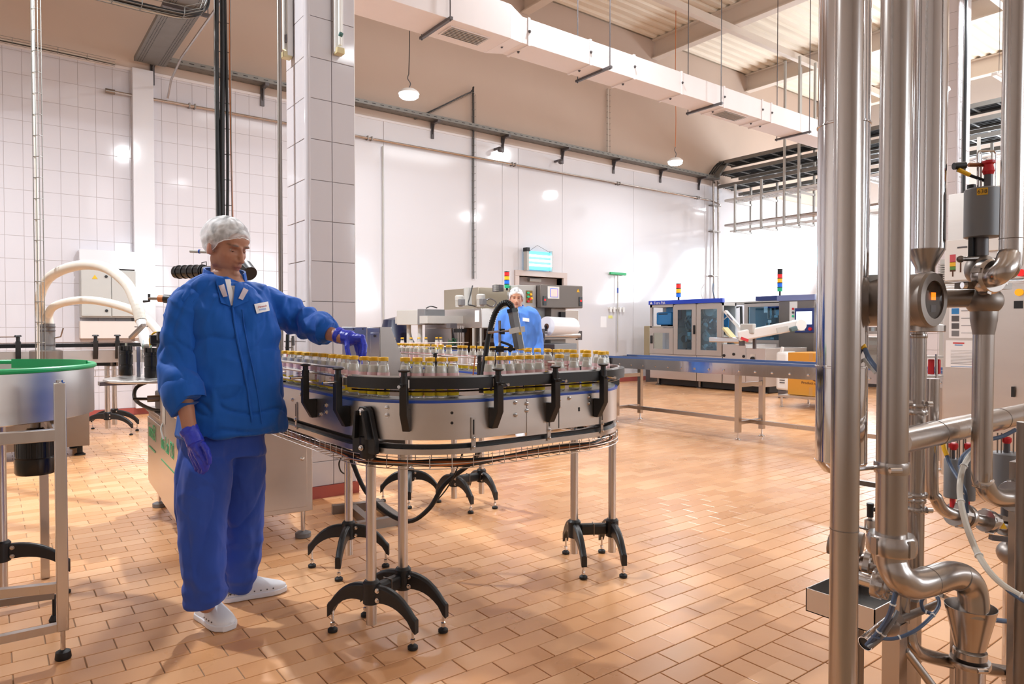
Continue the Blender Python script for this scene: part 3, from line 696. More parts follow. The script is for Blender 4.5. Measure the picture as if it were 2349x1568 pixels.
def knob_set(p, n, t, w=.03, side=1, low=.895):
    p, n, t = V(p), V(n), V(t)
    q = p + n * .061; up = V((0, 0, 1))
    b = MB().prism([(0, low), (.022, low), (.062, low + .07), (.062, 1.085), (.034, 1.085), (.034, low + .085), (0, low + .085)], V((q.x, q.y, 0)), n, up, t * w).build('guide_bracket', 'black', conv, bevel=.002)
    MB().lathe([(.012, 0), (.012, .018), (.022, .021), (.024, .026), (.012, .030)], V((q.x, q.y, 1.11)) + n * .045, n=14).lathe([(.016, 0), (.016, .026)], V((q.x, q.y, 1.085)) + n * .045, n=12).build('knob', 'black', b)
    MB().cyl(V((q.x, q.y, 1.078)) + n * .005, V((q.x, q.y, 1.078)) + n * .115, .0065, n=10).build('rod', 'chrome', b)
    MB().box(V((q.x, q.y, 1.066)) + n * .01 - t * .02, V((q.x, q.y, 1.1)) + n * .036 + t * .02).build('clamp_block', 'steel', b, bevel=.002)
br_i = []
for px, lo, hi in ((937, n_corner, n_c2), (1130, n_corner, n_c2), (1266, n_corner, n_c2), (1378, n_corner + 20, n_c2), (782, n_corner - 10, n_corner + 14), (705, n_corner - 20, n_corner + 2)):
    i = idx(PATH, px, lo, hi, .1); br_i.append(i); (nx, ny), (tx, ty) = pnorm(PATH, i)
    knob_set((PATH[i][0], PATH[i][1], 0), (nx, ny, 0), (tx, ty, 0))
for i in (n_c2 + 12, n_corner - 22):
    (nx, ny), (tx, ty) = pnorm(PATH, i); knob_set((PATH[i][0], PATH[i][1], 0), (nx, ny, 0), (tx, ty, 0), .035)
for px in (1160, 1225):
    pass
for k, i in enumerate(list(range(n_corner + 6, n_c2 - 6, 7)) + list(range(n_c2 + 18, n_c2 + 70, 9))):   # inner brackets
    (nx, ny), (tx, ty) = pnorm(PATH, i); p = V((PATH[i][0] - nx * .062, PATH[i][1] - ny * .062, 0)); n = V((-nx, -ny, 0)); t = V((tx, ty, 0))
    b = MB().prism([(0, .91), (.02, .91), (.05, .97), (.05, 1.09), (.03, 1.09), (.03, .99), (0, .98)], p, n, (0, 0, 1), t * .026).build('guide_bracket', 'black', conv)
    MB().lathe([(.014, 0), (.014, .03), (.024, .033), (.020, .04)], p + n * .04 + V((0, 0, 1.09)), n=12).build('knob', 'black', b)
    MB().cyl(p + n * -.0 + V((0, 0, 1.075)), p + n * .10 + V((0, 0, 1.075)), .006, n=8).build('rod', 'chrome', b)
# bolts and holes on the outer panel
for px, z, hole in ((877, .985, 0), (877, .955, 0), (1041, .965, 1), (1041, .925, 1), (1192, .990, 0), (1210, .982, 0), (1210, .952, 0), (1174, .938, 0), (1293, .985, 0), (1293, .955, 0), (1309, .99, 0), (1325, .94, 1), (1325, .932, 1), (1345, .988, 0), (1345, .96, 0),
                    (1396, .975, 1), (1403, .985, 0), (1403, .965, 0), (1396, .93, 1), (752, .96, 0), (752, .93, 0), (735, .915, 0), (690, .985, 0), (672, .95, 0)):
    i = idx(PATH, px, n_corner - 20 if px < 860 else n_corner + 4, n_corner + 8 if px < 860 else n_c2 + 3, .06)
    (nx, ny), _ = pnorm(PATH, i); p = V((PATH[i][0] + nx * .0602, PATH[i][1] + ny * .0602, z)); q = MB()
    if hole: q.lathe([(.006, -.001), (.006, .0006)], p, (nx, ny, 0), 12); q.build('bolt_hole', 'black', conv)
    else: hexbolt(q, p, (nx, ny, 0), .0065, .008); q.build('bolt', 'chrome', conv)
# joint plate
i = idx(PATH, 1270, n_corner + 20, n_c2, .06)
for j in (i,):
    (nx, ny), (tx, ty) = pnorm(PATH, j); q = V((PATH[j][0] + nx * .0605, PATH[j][1] + ny * .0605, .93)); MB().obox(q, (tx * .0015, ty * .0015, 0), (nx * .001, ny * .001, 0), (0, 0, .068)).build('panel_joint', 'black', conv)
j0 = idx(PATH, 1205, n_corner + 10, n_c2, .06)
sweep(MB(), PATH[j0:i], .0605, .0625, .845, 1.0).build('cover_plate', 'steelh', conv)
# hangers, drip tray, basket with cables
PB_ = PATH[n_corner - 30:n_c2 + 30]
sweep(MB(), PB_, .045, .060, .800, .822).build('drip_rail', 'steel', conv)
sweep(MB(), PB_, -.060, -.045, .800, .822).build('drip_rail', 'steel', conv)
sweep(MB(), PB_, .020, .044, .822, .836).build('tray_lip', 'black', conv)
sweep(MB(), PB_, -.045, .045, .800, .803).build('drip_tray', 'chrome', conv)
for px, lo, hi in ((1094, n_corner, n_c2), (1253, n_corner, n_c2), (1379, n_corner + 18, n_c2 + 2), (824, n_corner - 4, n_corner + 12), (676, n_corner - 24, n_corner)):
    i = idx(PATH, px, lo, hi, .065); (nx, ny), (tx, ty) = pnorm(PATH, i); n = V((nx, ny, 0)); t = V((tx, ty, 0)); p = V((PATH[i][0], PATH[i][1], 0))
    h = MB().obox(p + n * .0645 + V((0, 0, .878)), t * .0095, n * .0015, V((0, 0, .066))).build('slotted_hanger', 'steel', conv)
    MB().obox(p + n * .0665 + V((0, 0, .905)), t * .003, n * .0006, V((0, 0, .03))).build('slot', 'black', h)
    q = MB(); hexbolt(q, p + n * .066 + V((0, 0, .86)), n, .006, .008); hexbolt(q, p + n * .066 + V((0, 0, .825)), n, .005, .008); q.sep('bolt', 'chrome', h)
bas = MB()
PW = PATH[n_corner - 30:n_c2 + 26]
for o, z in ((.062, .79), (.066, .765), (.066, .745), (.0, .743), (-.05, .745), (-.05, .79)): wire(bas, PW, o, z, .0018, 4)
acc = 0
for i in range(1, len(PW)):
    acc += math.hypot(PW[i][0] - PW[i - 1][0], PW[i][1] - PW[i - 1][1])
    if acc > .055:
        acc = 0; (nx, ny), _ = pnorm(PW, i); p = PW[i]
        bas.tube([(p[0] + nx * o, p[1] + ny * o, z) for o, z in ((.064, .797), (.066, .745), (-.05, .745), (-.05, .797))], .0018, 4)
tag(bas.build('wire_basket', 'steel', conv), kind='stuff')
for m_, r, o, dz in (('black', .008, .03, 0), ('brass', .005, .01, .004), ('black', .006, -.02, .0), ('orange', .003, .045, .006), ('rubber', .007, .0, .008)):
    MB().tube([(p[0] + pnorm(PW, i)[0][0] * (o + .008 * math.sin(i * .7 + o * 90)), p[1] + pnorm(PW, i)[0][1] * (o + .008 * math.sin(i * .7 + o * 90)), .755 + dz + .004 * math.sin(i * .5 + o * 50)) for i, p in enumerate(PW)], r, 6).build('basket_cable', m_, conv)
# spider feet ------------------------------------------------------
def rot2(v, a): return (v[0] * math.cos(a) - v[1] * math.sin(a), v[0] * math.sin(a) + v[1] * math.cos(a))
def spider(parent, c, dirs, span=.205, hub=.20, s=1.0, zt=.82, r=.0215, colz=.07):
    c = V((c[0], c[1], 0))
    MB().cyl(c + V((0, 0, colz)), c + V((0, 0, zt)), r, n=20).build('column', 'steel', parent)
    base = MB().lathe([(r + .004, -.045), (r + .014, -.04), (r + .014, .045), (r + .006, .055)], c + V((0, 0, hub)), n=18).build('foot_hub', 'black', parent)
    for d in dirs:
        d = V((d[0], d[1], 0)).normalized(); t = V((-d.y, d.x, 0)); R = []
        for k in range(9):
            u = k / 8; x = .02 + (span - .02) * u; zt_ = hub + .042 - .10 * u ** 2.6 - .004; th = .072 - .022 * u
            if u > .95: th = .06
            w_ = .018 - .003 * u; q = c + d * x
            R.append([q - t * w_ + V((0, 0, zt_ - th)), q + t * w_ + V((0, 0, zt_ - th)), q + t * w_ + V((0, 0, zt_ - .008)), q + t * w_ * .5 + V((0, 0, zt_)), q - t * w_ * .5 + V((0, 0, zt_)), q - t * w_ + V((0, 0, zt_ - .008))])
        R.append([p + d * .014 - V((0, 0, .012)) for p in R[-1]])
        arm = MB().loft(R).build('arm', 'black', base, bevel=.002)
        e = c + d * (span - .005)
        q = MB().cyl(e + V((0, 0, .018)), e + V((0, 0, hub - .095)), .0055, n=10).lathe([(.010, 0), (.010, .012), (.006, .015)], e + V((0, 0, .03)), n=6); q.build('levelling_screw', 'chrome', base)
        MB().lathe([(.014, 0), (.021, .003), (.021, .014), (.013, .02), (.006, .022)], e, n=18).build('foot_pad', 'rubber', base)
    q = MB()
    for d in dirs[:1]:
        d = V((d[0], d[1], 0)).normalized(); n = V((-d.y, d.x, 0))
        if n.dot(FH) > 0: n = -n
        for dz in (-.02, .02): hexbolt(q, c + d * (r + .02) + n * .018 + V((0, 0, hub + dz)), n, .007, .008)
    q.sep('bolt', 'chrome', base)
def bridge(parent, a, b, hub=.20):
    a, b = V((a[0], a[1], hub)), V((b[0], b[1], hub)); d = (b - a).normalized()
    MB().bar(a + d * .03, b - d * .03, .045, .06).build('cross_coupling', 'black', parent, bevel=.012)
    m = (a + b) / 2; MB().bar(m - d * .002, m + d * .002, .05, .066).build('coupling_seam', 'dull', parent)
DN = (.486, -.874); DR = (.478, .878)
spider(conv, (1.25, 2.61), (DN, (-DN[0], -DN[1]))); spider(conv, (1.43, 2.67), (DN, (-DN[0], -DN[1])))
bridge(conv, (1.25, 2.61), (1.43, 2.67))
spider(conv, (2.53, 2.765), (DR, (-DR[0], -DR[1]))); spider(conv, (2.71, 2.655), (DR, (-DR[0], -DR[1]))); bridge(conv, (2.53, 2.765), (2.71, 2.655))
spider(conv, (1.539, 3.49), ((.8, -.6), (-.8, .6), (-.62, -.78))); spider(conv, (2.49, 4.54), ((.8, -.6), (-.8, .6), (-.5, -.86)))
spider(conv, (2.66, 4.19), ((.05, -1), (-.05, 1))); spider(conv, (2.90, 4.19), ((-.1, -1), (.1, 1))); bridge(conv, (2.66, 4.19), (2.90, 4.19))
spider(conv, (3.2, 7.45), ((.6, -.8), (-.6, .8))); spider(conv, (4.3, 7.6), ((.6, -.8), (-.6, .8)))
# heavy black column heads
def head(c, n, w=.055):
    c = V((c[0], c[1], 0)); n = V((n[0], n[1], 0)).normalized(); t = V((-n.y, n.x, 0))
    b = MB().prism([(-.062, .80), (.058, .80), (.058, .85), (.026, .975), (.010, .987), (-.024, .987), (-.036, .965), (-.062, .87)], c, t, (0, 0, 1), n * .026).build('column_head', 'black', conv, bevel=.003)
    MB().lathe([(.030, .78), (.034, .80), (.034, .865), (.026, .87)], c - n * .012, n=18).build('socket', 'black', b)
    MB().prism([(-.042, .862), (-.028, .862), (-.020, .972), (-.026, .972)], c + n * .022, t, (0, 0, 1), n * .03).prism([(.028, .862), (.042, .862), (.016, .972), (.006, .972)], c + n * .022, t, (0, 0, 1), n * .03).sep('gusset', 'black', b)
    q = MB(); hexbolt(q, c + n * .013 + V((-.0, 0, .965)) - t * .008, n, .011, .012); hexbolt(q, c + n * .026 + V((0, 0, .825)), n, .008, .01); q.sep('bolt', 'chrome', b)
def out_at(c):
    best = min(range(n_corner - 20, n_c2 + 30), key=lambda i: (PATH[i][0] - c[0]) ** 2 + (PATH[i][1] - c[1]) ** 2); return pnorm(PATH, best)[0], PATH[best]
i = idx(PATH, 852, n_corner + 1, n_corner + 14, .07); (nx, ny), _ = pnorm(PATH, i); head((PATH[i][0] + nx * .078, PATH[i][1] + ny * .078), (nx, ny))
i = idx(PATH, 1412, n_c2 - 6, n_c2 + 20, .09); i = n_c2 + 2; (nx, ny), (tx, ty) = pnorm(PATH, i)
MB().prism([(.0, .80), (.06, .80), (.075, .86), (.04, .93), (.1, 1.0), (.1, 1.08), (.07, 1.08), (.07, 1.02), (0, .99)], (PATH[i][0] + nx * .06, PATH[i][1] + ny * .06, 0), (nx, ny, 0), (0, 0, 1), V((tx, ty, 0)) * .045).build('column_head', 'black', conv, bevel=.003)
for c in ((1.539, 3.49), (2.49, 4.54), (2.66, 4.19), (2.9, 4.19)):
    MB().lathe([(.03, .77), (.033, .79), (.033, .858), (.02, .86)], (c[0], c[1], 0), n=16).build('socket', 'black', conv)
MB().bar((1.235, 3.49, .845), (1.56, 3.49, .845), .05, .03).build('cross_beam', 'dull', conv); MB().bar((2.545, 4.54, .845), (2.45, 4.54, .845), .05, .03).build('cross_beam', 'dull', conv)
MB().bar((2.545, 4.19, .845), (2.93, 4.19, .845), .05, .03).build('cross_beam', 'dull', conv)
MB().bar((1.25, 2.61, .81), (1.43, 2.67, .81), .04, .04).build('cross_beam', 'black', conv)
MB().bar((2.53, 2.765, .81), (2.71, 2.655, .81), .04, .04).build('cross_beam', 'black', conv)
# hanging cable loops
def cableloop(pts, r, m, label):
    t = MB().tube([V(p) for p in pts], r, 8, smooth=6); o = t.build('hanging_cable', m); return tag(o, label, 'cable')
cableloop([D(1098, 1035, 3.4), D(1080, 1062, 3.45), D(1020, 1110, 3.5), D(985, 1165, 3.5), D(938, 1195, 3.55), D(880, 1170, 3.6), D(835, 1120, 3.6), D(805, 1050, 3.6)], .012, 'rubber', 'thick black cable sagging in a loop beneath the curved conveyor')
cableloop([D(1066, 1022, 3.35), D(1046, 1080, 3.4), D(1025, 1120, 3.5), D(1000, 1150, 3.55)], .0035, 'rubber', 'thin black cable hanging beside the thick loop under the curved conveyor')
cableloop([D(790, 1040, 3.7), D(778, 1060, 3.7), D(782, 1080, 3.75), D(795, 1088, 3.8)], .004, 'rubber', 'short thin black cable dangling under the conveyor next to the pillar')
# ------------------------------------------------------------ bottles
M['label'] = None
def label_mat():
    m, nt, b = new_mat('bottle_label'); N = nt.nodes.new; L = nt.links.new
    tc = N('ShaderNodeTexCoord'); s = N('ShaderNodeSeparateXYZ'); L(tc.outputs['Object'], s.inputs[0])
    at = N('ShaderNodeMath'); at.operation = 'ARCTAN2'; L(s.outputs[0], at.inputs[0]); L(s.outputs[1], at.inputs[1])
    si = N('ShaderNodeMath'); si.operation = 'SINE'; m2 = N('ShaderNodeMath'); m2.operation = 'MULTIPLY'; m2.inputs[1].default_value = 2; L(at.outputs[0], m2.inputs[0]); L(m2.outputs[0], si.inputs[0])
    w_ = N('ShaderNodeMath'); w_.operation = 'MULTIPLY_ADD'; w_.inputs[1].default_value = .005; L(si.outputs[0], w_.inputs[0]); w_.inputs[2].default_value = .036
    lt = N('ShaderNodeMath'); lt.operation = 'LESS_THAN'; L(s.outputs[2], lt.inputs[0]); L(w_.outputs[0], lt.inputs[1])
    gt = N('ShaderNodeMath'); gt.operation = 'GREATER_THAN'; L(s.outputs[2], gt.inputs[0]); gt.inputs[1].default_value = .083
    pk = N('ShaderNodeMath'); pk.operation = 'GREATER_THAN'; L(at.outputs[0], pk.inputs[0]); pk.inputs[1].default_value = .55
    pk2 = N('ShaderNodeMath'); pk2.operation = 'MAXIMUM'; L(gt.outputs[0], pk2.inputs[0]); L(pk.outputs[0], pk2.inputs[1])
    a = N('ShaderNodeMix'); a.data_type = 'RGBA'; a.inputs[6].default_value = srgb('#efe6e2'); a.inputs[7].default_value = srgb('#dcb6b8'); L(pk2.outputs[0], a.inputs[0])
    c = N('ShaderNodeMix'); c.data_type = 'RGBA'; c.inputs[7].default_value = srgb('#e9cf1f'); L(a.outputs[2], c.inputs[6]); L(lt.outputs[0], c.inputs[0])
    L(c.outputs[2], b.inputs['Base Color']); b.inputs['Roughness'].default_value = .4; return m
M['label'] = label_mat()
bot = thing('milk_bottle', 'x', 'bottle', (0, 0, 0), 'milk bottles standing on the curved conveyor')
outer = [(.004, 0), (.0225, .0), (.0248, .003), (.0248, .098), (.0242, .107), (.0225, .120), (.0198, .132), (.0184, .140), (.0180, .146), (.0190, .149)]
MB().lathe(outer, (0, 0, 0), n=24, cap=False).build('glass_body', 'bglass', bot, ang=60)
MB().lathe([(.001, .005), (.0225, .006), (.0238, .010), (.0238, .098), (.0231, .107), (.0208, .120), (.0192, .128), (.001, .128)], (0, 0, 0), n=20).build('milk', 'milk', bot, ang=50)
MB().lathe([(.0249, .010), (.0251, .0105), (.0251, .0995), (.0249, .100)], (0, 0, 0), n=28, cap=False).build('label', 'label', bot)
MB().lathe([(.0195, .146), (.0205, .147), (.0205, .160), (.0190, .162), (.001, .162)], (0, 0, 0), n=24).build('cap', 'cap', bot)
text('Damande', .0165, (0, 0, .074), (1, 0, 0), (0, 0, 1), mat('dark_red_script', '#9c2430', .5), bot, 'brand_script', .0002, shear=.35, sx=.62, wrap=.0252, center=True)
text('MILK', .008, (0, 0, .056), (1, 0, 0), (0, 0, 1), M['brown'], bot, 'print', .0002, sx=.9, wrap=.0252, center=True)
text('natural', .011, (0, 0, .026), (1, 0, 0), (0, 0, 1), mat('orange_print', '#cc6a2a', .5), bot, 'print', .0002, shear=.2, sx=.9, wrap=.0252, center=True)
bc = MB()
for i in range(9):
    a = 1.1 + i * .035; bc.obox((math.sin(a) * .0253, -math.cos(a) * .0253, .030), (math.cos(a) * .0005 * (1 + i % 3), math.sin(a) * .0005 * (1 + i % 3), 0), (math.sin(a) * .0002, -math.cos(a) * .0002, 0), (0, 0, .009))
bc.build('barcode', 'black', bot)
kids = list(bot.children)
far_kids = [k for k in kids if k.name.split('.')[0] in ('glass_body', 'milk', 'label', 'cap')]
spots = []
def along(pxs, lo, hi, o=0.0, where='near'):
    for px in pxs:
        i = idx(PATH, px, lo, hi, o); j = i + 1 if i + 1 < hi else i - 1
        def u(k): (nx, ny), _ = pnorm(PATH, k); q = V((PATH[k][0] + nx * o, PATH[k][1] + ny * o, ZB)) - CAM; return CX + FPX * q.dot(RT) / q.dot(FW), V((PATH[k][0] + nx * o, PATH[k][1] + ny * o, ZB))
        cands = [k for k in (i - 1, i, i + 1) if lo <= k < hi]; best = u(i)[1]
        for a_, b_ in zip(cands, cands[1:]):
            ua, pa = u(a_); ub, pb = u(b_)
            if min(ua, ub) <= px <= max(ua, ub) and abs(ub - ua) > 1e-6: best = pa.lerp(pb, (px - ua) / (ub - ua)); break
        spots.append((best, where, px))
along((880, 857, 836, 812, 793, 778), n_corner - 3, n_corner + 14, 0, 'corner')
y = 2.80
for k in range(17): spots.append((V((1.235 + (.006 if k % 2 else -.006), 2.74 + k * .052, ZB)), 'left', 0))
along((930, 958, 987, 1013, 1039), n_corner + 6, n_c2, .0, 'front left'); along((1123, 1148, 1169, 1191, 1214, 1237), n_corner + 10, n_c2, .0, 'front right')
along((1283, 1317, 1346), n_corner + 20, n_c2, 0, 'bend'); 
for k in range(12):
    a = -.70 + k * .145; rr_ = .385 + (.012 if k % 2 else -.012); spots.append((V((2.16 + rr_ * math.cos(a), 2.71 + rr_ * math.sin(a), ZB)), 'bend', 0))
def rl(px): return idx(PATH, px, n_c2 + 8, n_c2 + 72)
along((1327, 1300, 1284, 1255, 1233, 1213, 1196, 1180, 1158, 1132, 1117, 1102, 1085, 1066, 1056, 1030, 1012, 996, 981, 968, 955, 946, 936, 927, 919, 911, 904), n_c2 + 6, n_c2 + 90, 0, 'right')
along((903, 923, 943, 961, 977, 1002, 1011), len(PATH) - 26, len(PATH), 0, 'far')
spots2 = []
for s_ in spots:
    if all((s_[0] - q[0]).length > .0438 for q in spots2): spots2.append(s_)
W = {'corner': 'on the left bend of the conveyor, near the gloved hand', 'left': 'on the left lane of the curved conveyor', 'front left': 'in the nearest row, left group',
     'front right': 'in the nearest row, right group', 'bend': 'on the right bend of the curved conveyor', 'right': 'in the farther row of the conveyor', 'far': 'on the lane entering the wrapping machine'}
def U(p): d = V(p) - CAM; return CX + FPX * d.dot(RT) / d.dot(FW)
groups = {}
for s_ in spots2: groups.setdefault(s_[1], []).append(s_)
ORD = ['first', 'second', 'third', 'fourth', 'fifth', 'sixth', 'seventh', 'eighth', 'ninth', 'tenth', 'eleventh', 'twelfth', 'thirteenth', 'fourteenth', 'fifteenth', 'sixteenth', 'seventeenth', 'eighteenth', 'nineteenth', 'twentieth',
       'twenty-first', 'twenty-second', 'twenty-third', 'twenty-fourth', 'twenty-fifth', 'twenty-sixth', 'twenty-seventh', 'twenty-eighth', 'twenty-ninth', 'thirtieth']
firstb = True; VIEWROT = math.atan2(-FH.x, FH.y)
for g, L_ in groups.items():
    L_.sort(key=lambda s_: U(s_[0]))
    for k, (p, _, px) in enumerate(L_):
        if firstb: o = bot; firstb = False
        else: o = copy_tree(bot, None, kids if (p - CAM).length < 4.2 else far_kids)
        d = p - CAM; o.location = p; o.rotation_euler = (0, 0, math.atan2(d.y, d.x) - math.pi / 2 + random.choice((0, .15, -.4, .7, -1.0, 2.2, 1.3, -.1, .2)))
        o['label'] = 'milk bottle, %s from left %s' % (ORD[k], W[g]); o['group'] = 'milk bottles standing on the curved conveyor'
# ------------------------------------------------------------ steel guard box inside the U
gx0 = D(785, 870, 3.6); gb = thing('machine_guard', 'upright stainless steel guard box with a sloping right edge, standing behind the gloved hand', 'guard', (1.6, 3.3, 1.0))
a, b, c = D(785, 870, 3.55), D(872, 870, 3.5), D(932, 870, 3.75)
zt = 1.305; R_ = (b - a); R_.z = 0; 
def pl(mb, p, q, z0, z1, th=.004):
    d = V((q.x - p.x, q.y - p.y, 0)); n = V((-d.y, d.x, 0)).normalized() * th
    return mb.loft([[V((p.x, p.y, z0)), V((q.x, q.y, z0)), V((q.x, q.y, z0)) + n, V((p.x, p.y, z0)) + n], [V((p.x, p.y, z1)), V((q.x, q.y, z1)), V((q.x, q.y, z1)) + n, V((p.x, p.y, z1)) + n]])
m1 = a.lerp(b, .66)
pl(MB(), a, m1, .93, zt).build('sheet_panel', 'steelh', gb, bevel=.002); pl(MB(), m1, b, .93, zt - .003).build('sheet_panel', 'steelh', gb, bevel=.002)
pl(MB(), m1.lerp(b, .3), b, 1.06, zt - .03, -.004).build('hatch', 'steelh', gb, bevel=.001)
dd = (c - b); dd.z = 0; du_ = dd.normalized(); L1 = dd.length
MB().prism([(0, .93), (L1, .93), (L1, 1.08), (L1 * .38, zt), (0, zt)], (b.x, b.y, 0), du_, (0, 0, 1), V((-du_.y, du_.x, 0)) * .004).build('side_panel', mat('dark_satin_sheet', '#8b8480', .48, .9), gb)
bk = V((-R_.y, R_.x, 0)).normalized() * .14
pl(MB(), a + bk, b + bk, .93, zt).build('sheet_panel', 'steelh', gb)
q = MB()
for f in (.08, .35, .62): q.lathe([(.004, 0), (.004, .003)], a.lerp(b, f * .9) + V((0, 0, zt - a.z - .012)) - bk.normalized() * .001, -bk.normalized(), 8)
q.lathe([(.007, 0), (.007, .004)], V((m1.lerp(b, .65).x, m1.lerp(b, .65).y, zt - .045)) - bk.normalized() * .006, -bk.normalized(), 10); q.sep('screw', 'dgrey', gb)
MB().box((a.x + .02, a.y + .05, .86), (a.x + .10, a.y + .13, .935)).build('mounting_foot', 'dgrey', gb); MB().bar((1.29, a.y + .09, .87), (a.x + .06, a.y + .09, .87), .04, .03).build('mounting_arm', 'dgrey', gb)
# ------------------------------------------------------------ ioniser tube on its stand
io = thing('ioniser', 'dark grey hexagonal tube tilted on a steel rod, fed by a black corrugated hose', 'machine part', D(1170, 850, 3.3))
ta, tb = D(1192, 800, 3.3), D(1177, 716, 3.3)
MB().cyl(ta, tb, .027, n=6).build('tube', 'grey', io, ang=20); MB().cyl(tb, tb + (tb - ta).normalized() * .018, .030, n=6).build('collar', 'blackg', io)
MB().tube([tb + (tb - ta).normalized() * .01, D(1174, 702, 3.3), D(1163, 694, 3.32), D(1148, 700, 3.34), D(1134, 722, 3.35), D(1122, 765, 3.35), D(1113, 820, 3.33), D(1106, 872, 3.3), D(1104, 900, 3.3)], .013, 12, smooth=5).build('hose', 'black', io)
pp_ = spline([D(1174, 702, 3.3), D(1163, 694, 3.32), D(1148, 700, 3.34), D(1134, 722, 3.35), D(1128, 742, 3.35)], 8)[0]
rb = MB()
for k in range(1, len(pp_) - 1, 2): dd_ = (pp_[k + 1] - pp_[k - 1]).normalized(); rb.cyl(pp_[k] - dd_ * .002, pp_[k] + dd_ * .002, .0155, n=10)
tag(rb.build('hose_ribs', 'black', io), kind='stuff')
MB().cyl(D(1119, 762, 3.27), D(1172, 758, 3.26), .006, n=10).build('rod', 'chrome', io)
MB().bar(D(1168, 760, 3.24), D(1192, 755, 3.24), .02, .026).bar(D(1194, 755, 3.24), D(1204, 754, 3.24), .02, .026).sep('clamp', 'white', io)
MB().bar(D(1190, 765, 3.235), D(1196, 764, 3.235), .01, .012).build('clamp_screw', 'yellow', io)
MB().cyl(D(1146, 735, 3.28), D(1148, 905, 3.28), .007, n=8).build('stand_rod', 'pipe', io)
MB().bar(D(1146, 760, 3.27), D(1158, 760, 3.27), .022, .026).build('cross_clamp', 'black', io)
MB().cyl(D(1124, 800, 3.27), D(1182, 801, 3.27), .006, n=8).build('rod', 'black', io)
MB().bar(D(1137, 800, 3.27), D(1156, 800, 3.27), .025, .028).bar(D(1166, 804, 3.26), D(1176, 795, 3.26), .02, .024).sep('cross_clamp', 'black', io)
MB().tube([D(1150, 784, 3.27), D(1165, 789, 3.25), D(1176, 795, 3.24)], .006, 8).build('sensor', 'black', io)
MB().tube([D(1141, 803, 3.27), D(1144, 790, 3.27), D(1147, 784, 3.28), D(1150, 800, 3.28)], .002, 5, smooth=4).build('cable', 'hose', io)
MB().cyl(D(1138, 803, 3.27), D(1134, 860, 3.27), .003, n=6).build('cable', 'rubber', io)
MB().cyl(D(1090, 815, 3.2), D(1083, 880, 3.2), .003, n=6).build('cable', 'orange', io)
pst = D(1148, 905, 3.28); MB().box((pst.x - .03, pst.y - .03, pst.z - .03), (pst.x + .05, pst.y + .03, pst.z + .01)).bar(pst, V((2.485, pst.y, pst.z - .01)), .03, .02).build('mounting_arm', 'dull', io)
# ------------------------------------------------------------ steel rails on the floor by the pillar
fr = thing('floor_frame', 'low grey steel frame of square bars lying on the floor beside the pillar', 'frame', (2.2, 4.1, 0))
p1, p2, p3, p4 = H(762, 1178), H(845, 1170), H(905, 1205), H(818, 1218)
MB().bar(p1 + V((0, 0, .03)), H(880, 1165) + V((0, 0, .03)), .05, .06).build('bar', 'dull', fr); MB().bar(p4 + V((0, 0, .03)), H(925, 1200) + V((0, 0, .03)), .05, .06).build('bar', 'dull', fr)
MB().bar(H(800, 1168) + V((0, 0, .03)), H(850, 1212) + V((0, 0, .03)), .05, .055).build('bar', 'dull', fr); MB().bar(H(860, 1160) + V((0, 0, .03)), H(912, 1200) + V((0, 0, .03)), .05, .055).build('bar', 'dull', fr)
# ============================================================ LABELLER CABINET (behind the near worker)
lc = thing('labelling_machine', 'stainless labelling machine cabinet with green lettering, behind the near worker', 'machine', (1.2, 4.8, 0))
A, B_ = V((.846, 4.19, 0)), V((1.586, 4.12, 0)); ux = (B_ - A).normalized(); uy = V((-ux.y, ux.x, 0)); Lw = (B_ - A).length
uy = (V((.913, 5.60, 0)) - A).normalized()
def LP(x, y, z): return A + ux * x + uy * y + V((0, 0, z))
def lbox(mb, x0, x1, y0, y1, z0, z1): return mb.loft([[LP(x0, y0, z0), LP(x1, y0, z0), LP(x1, y1, z0), LP(x0, y1, z0)], [LP(x0, y0, z1), LP(x1, y0, z1), LP(x1, y1, z1), LP(x0, y1, z1)]])
lbox(MB(), 0.004, Lw - .004, .004, .72, .17, .855).build('body', 'steelh', lc, bevel=.004)
lbox(MB(), 0.004, Lw - .004, .73, 1.41, .17, .72).build('body', 'steelh', lc, bevel=.004)
lbox(MB(), -.008, 0.003, .02, .72, .18, .90).build('door', 'steelh', lc, bevel=.003)
lbox(MB(), -.004, 0.003, .74, 1.40, .19, .66).build('door', 'steelh', lc, bevel=.003)
lbox(MB(), -.012, Lw - .02, .73, 1.42, .70, .73).build('rim', 'steel', lc, bevel=.003)
lbox(MB(), .03, Lw - .04, -.006, .003, .20, .80).build('door', 'steelh', lc, bevel=.003)
lbox(MB(), .045, Lw - .015, -.004, .003, .80, .815).build('door_gap', 'dgrey', lc)
for z in (.26, .80): MB().lathe([(.012, 0), (.016, .006), (.010, .014)], LP(-.008, .07, z), -ux, 14).build('lock', 'chrome', lc)
MB().lathe([(.010, 0), (.013, .006), (.006, .014)], LP(Lw - .07, -.006, .50), -uy, 14).build('lock', 'chrome', lc)
MB().lathe([(.010, 0), (.013, .006), (.006, .014)], LP(Lw - .07, -.006, .70), -uy, 14).build('lock', 'chrome', lc)
for x, y in ((.06, .06), (Lw - .05, .05), (.06, 1.33), (Lw - .06, 1.33)):
    MB().cyl(LP(x, y, .03), LP(x, y, .18), .013, n=12).build('leg', 'chrome', lc); MB().lathe([(.045, 0), (.048, .004), (.048, .028), (.03, .036)], LP(x, y, 0), n=20).build('foot', 'grey', lc)
text('immEX', .15, LP(-.009, 1.30, .53), -uy, (0, 0, 1), 'greenp', lc, 'lettering', .0008, sx=.8)
text('duo Lab 920', .14, LP(-.009, .70, .53), -uy, (0, 0, 1), 'greenp', lc, 'lettering', .0008, sx=.75)
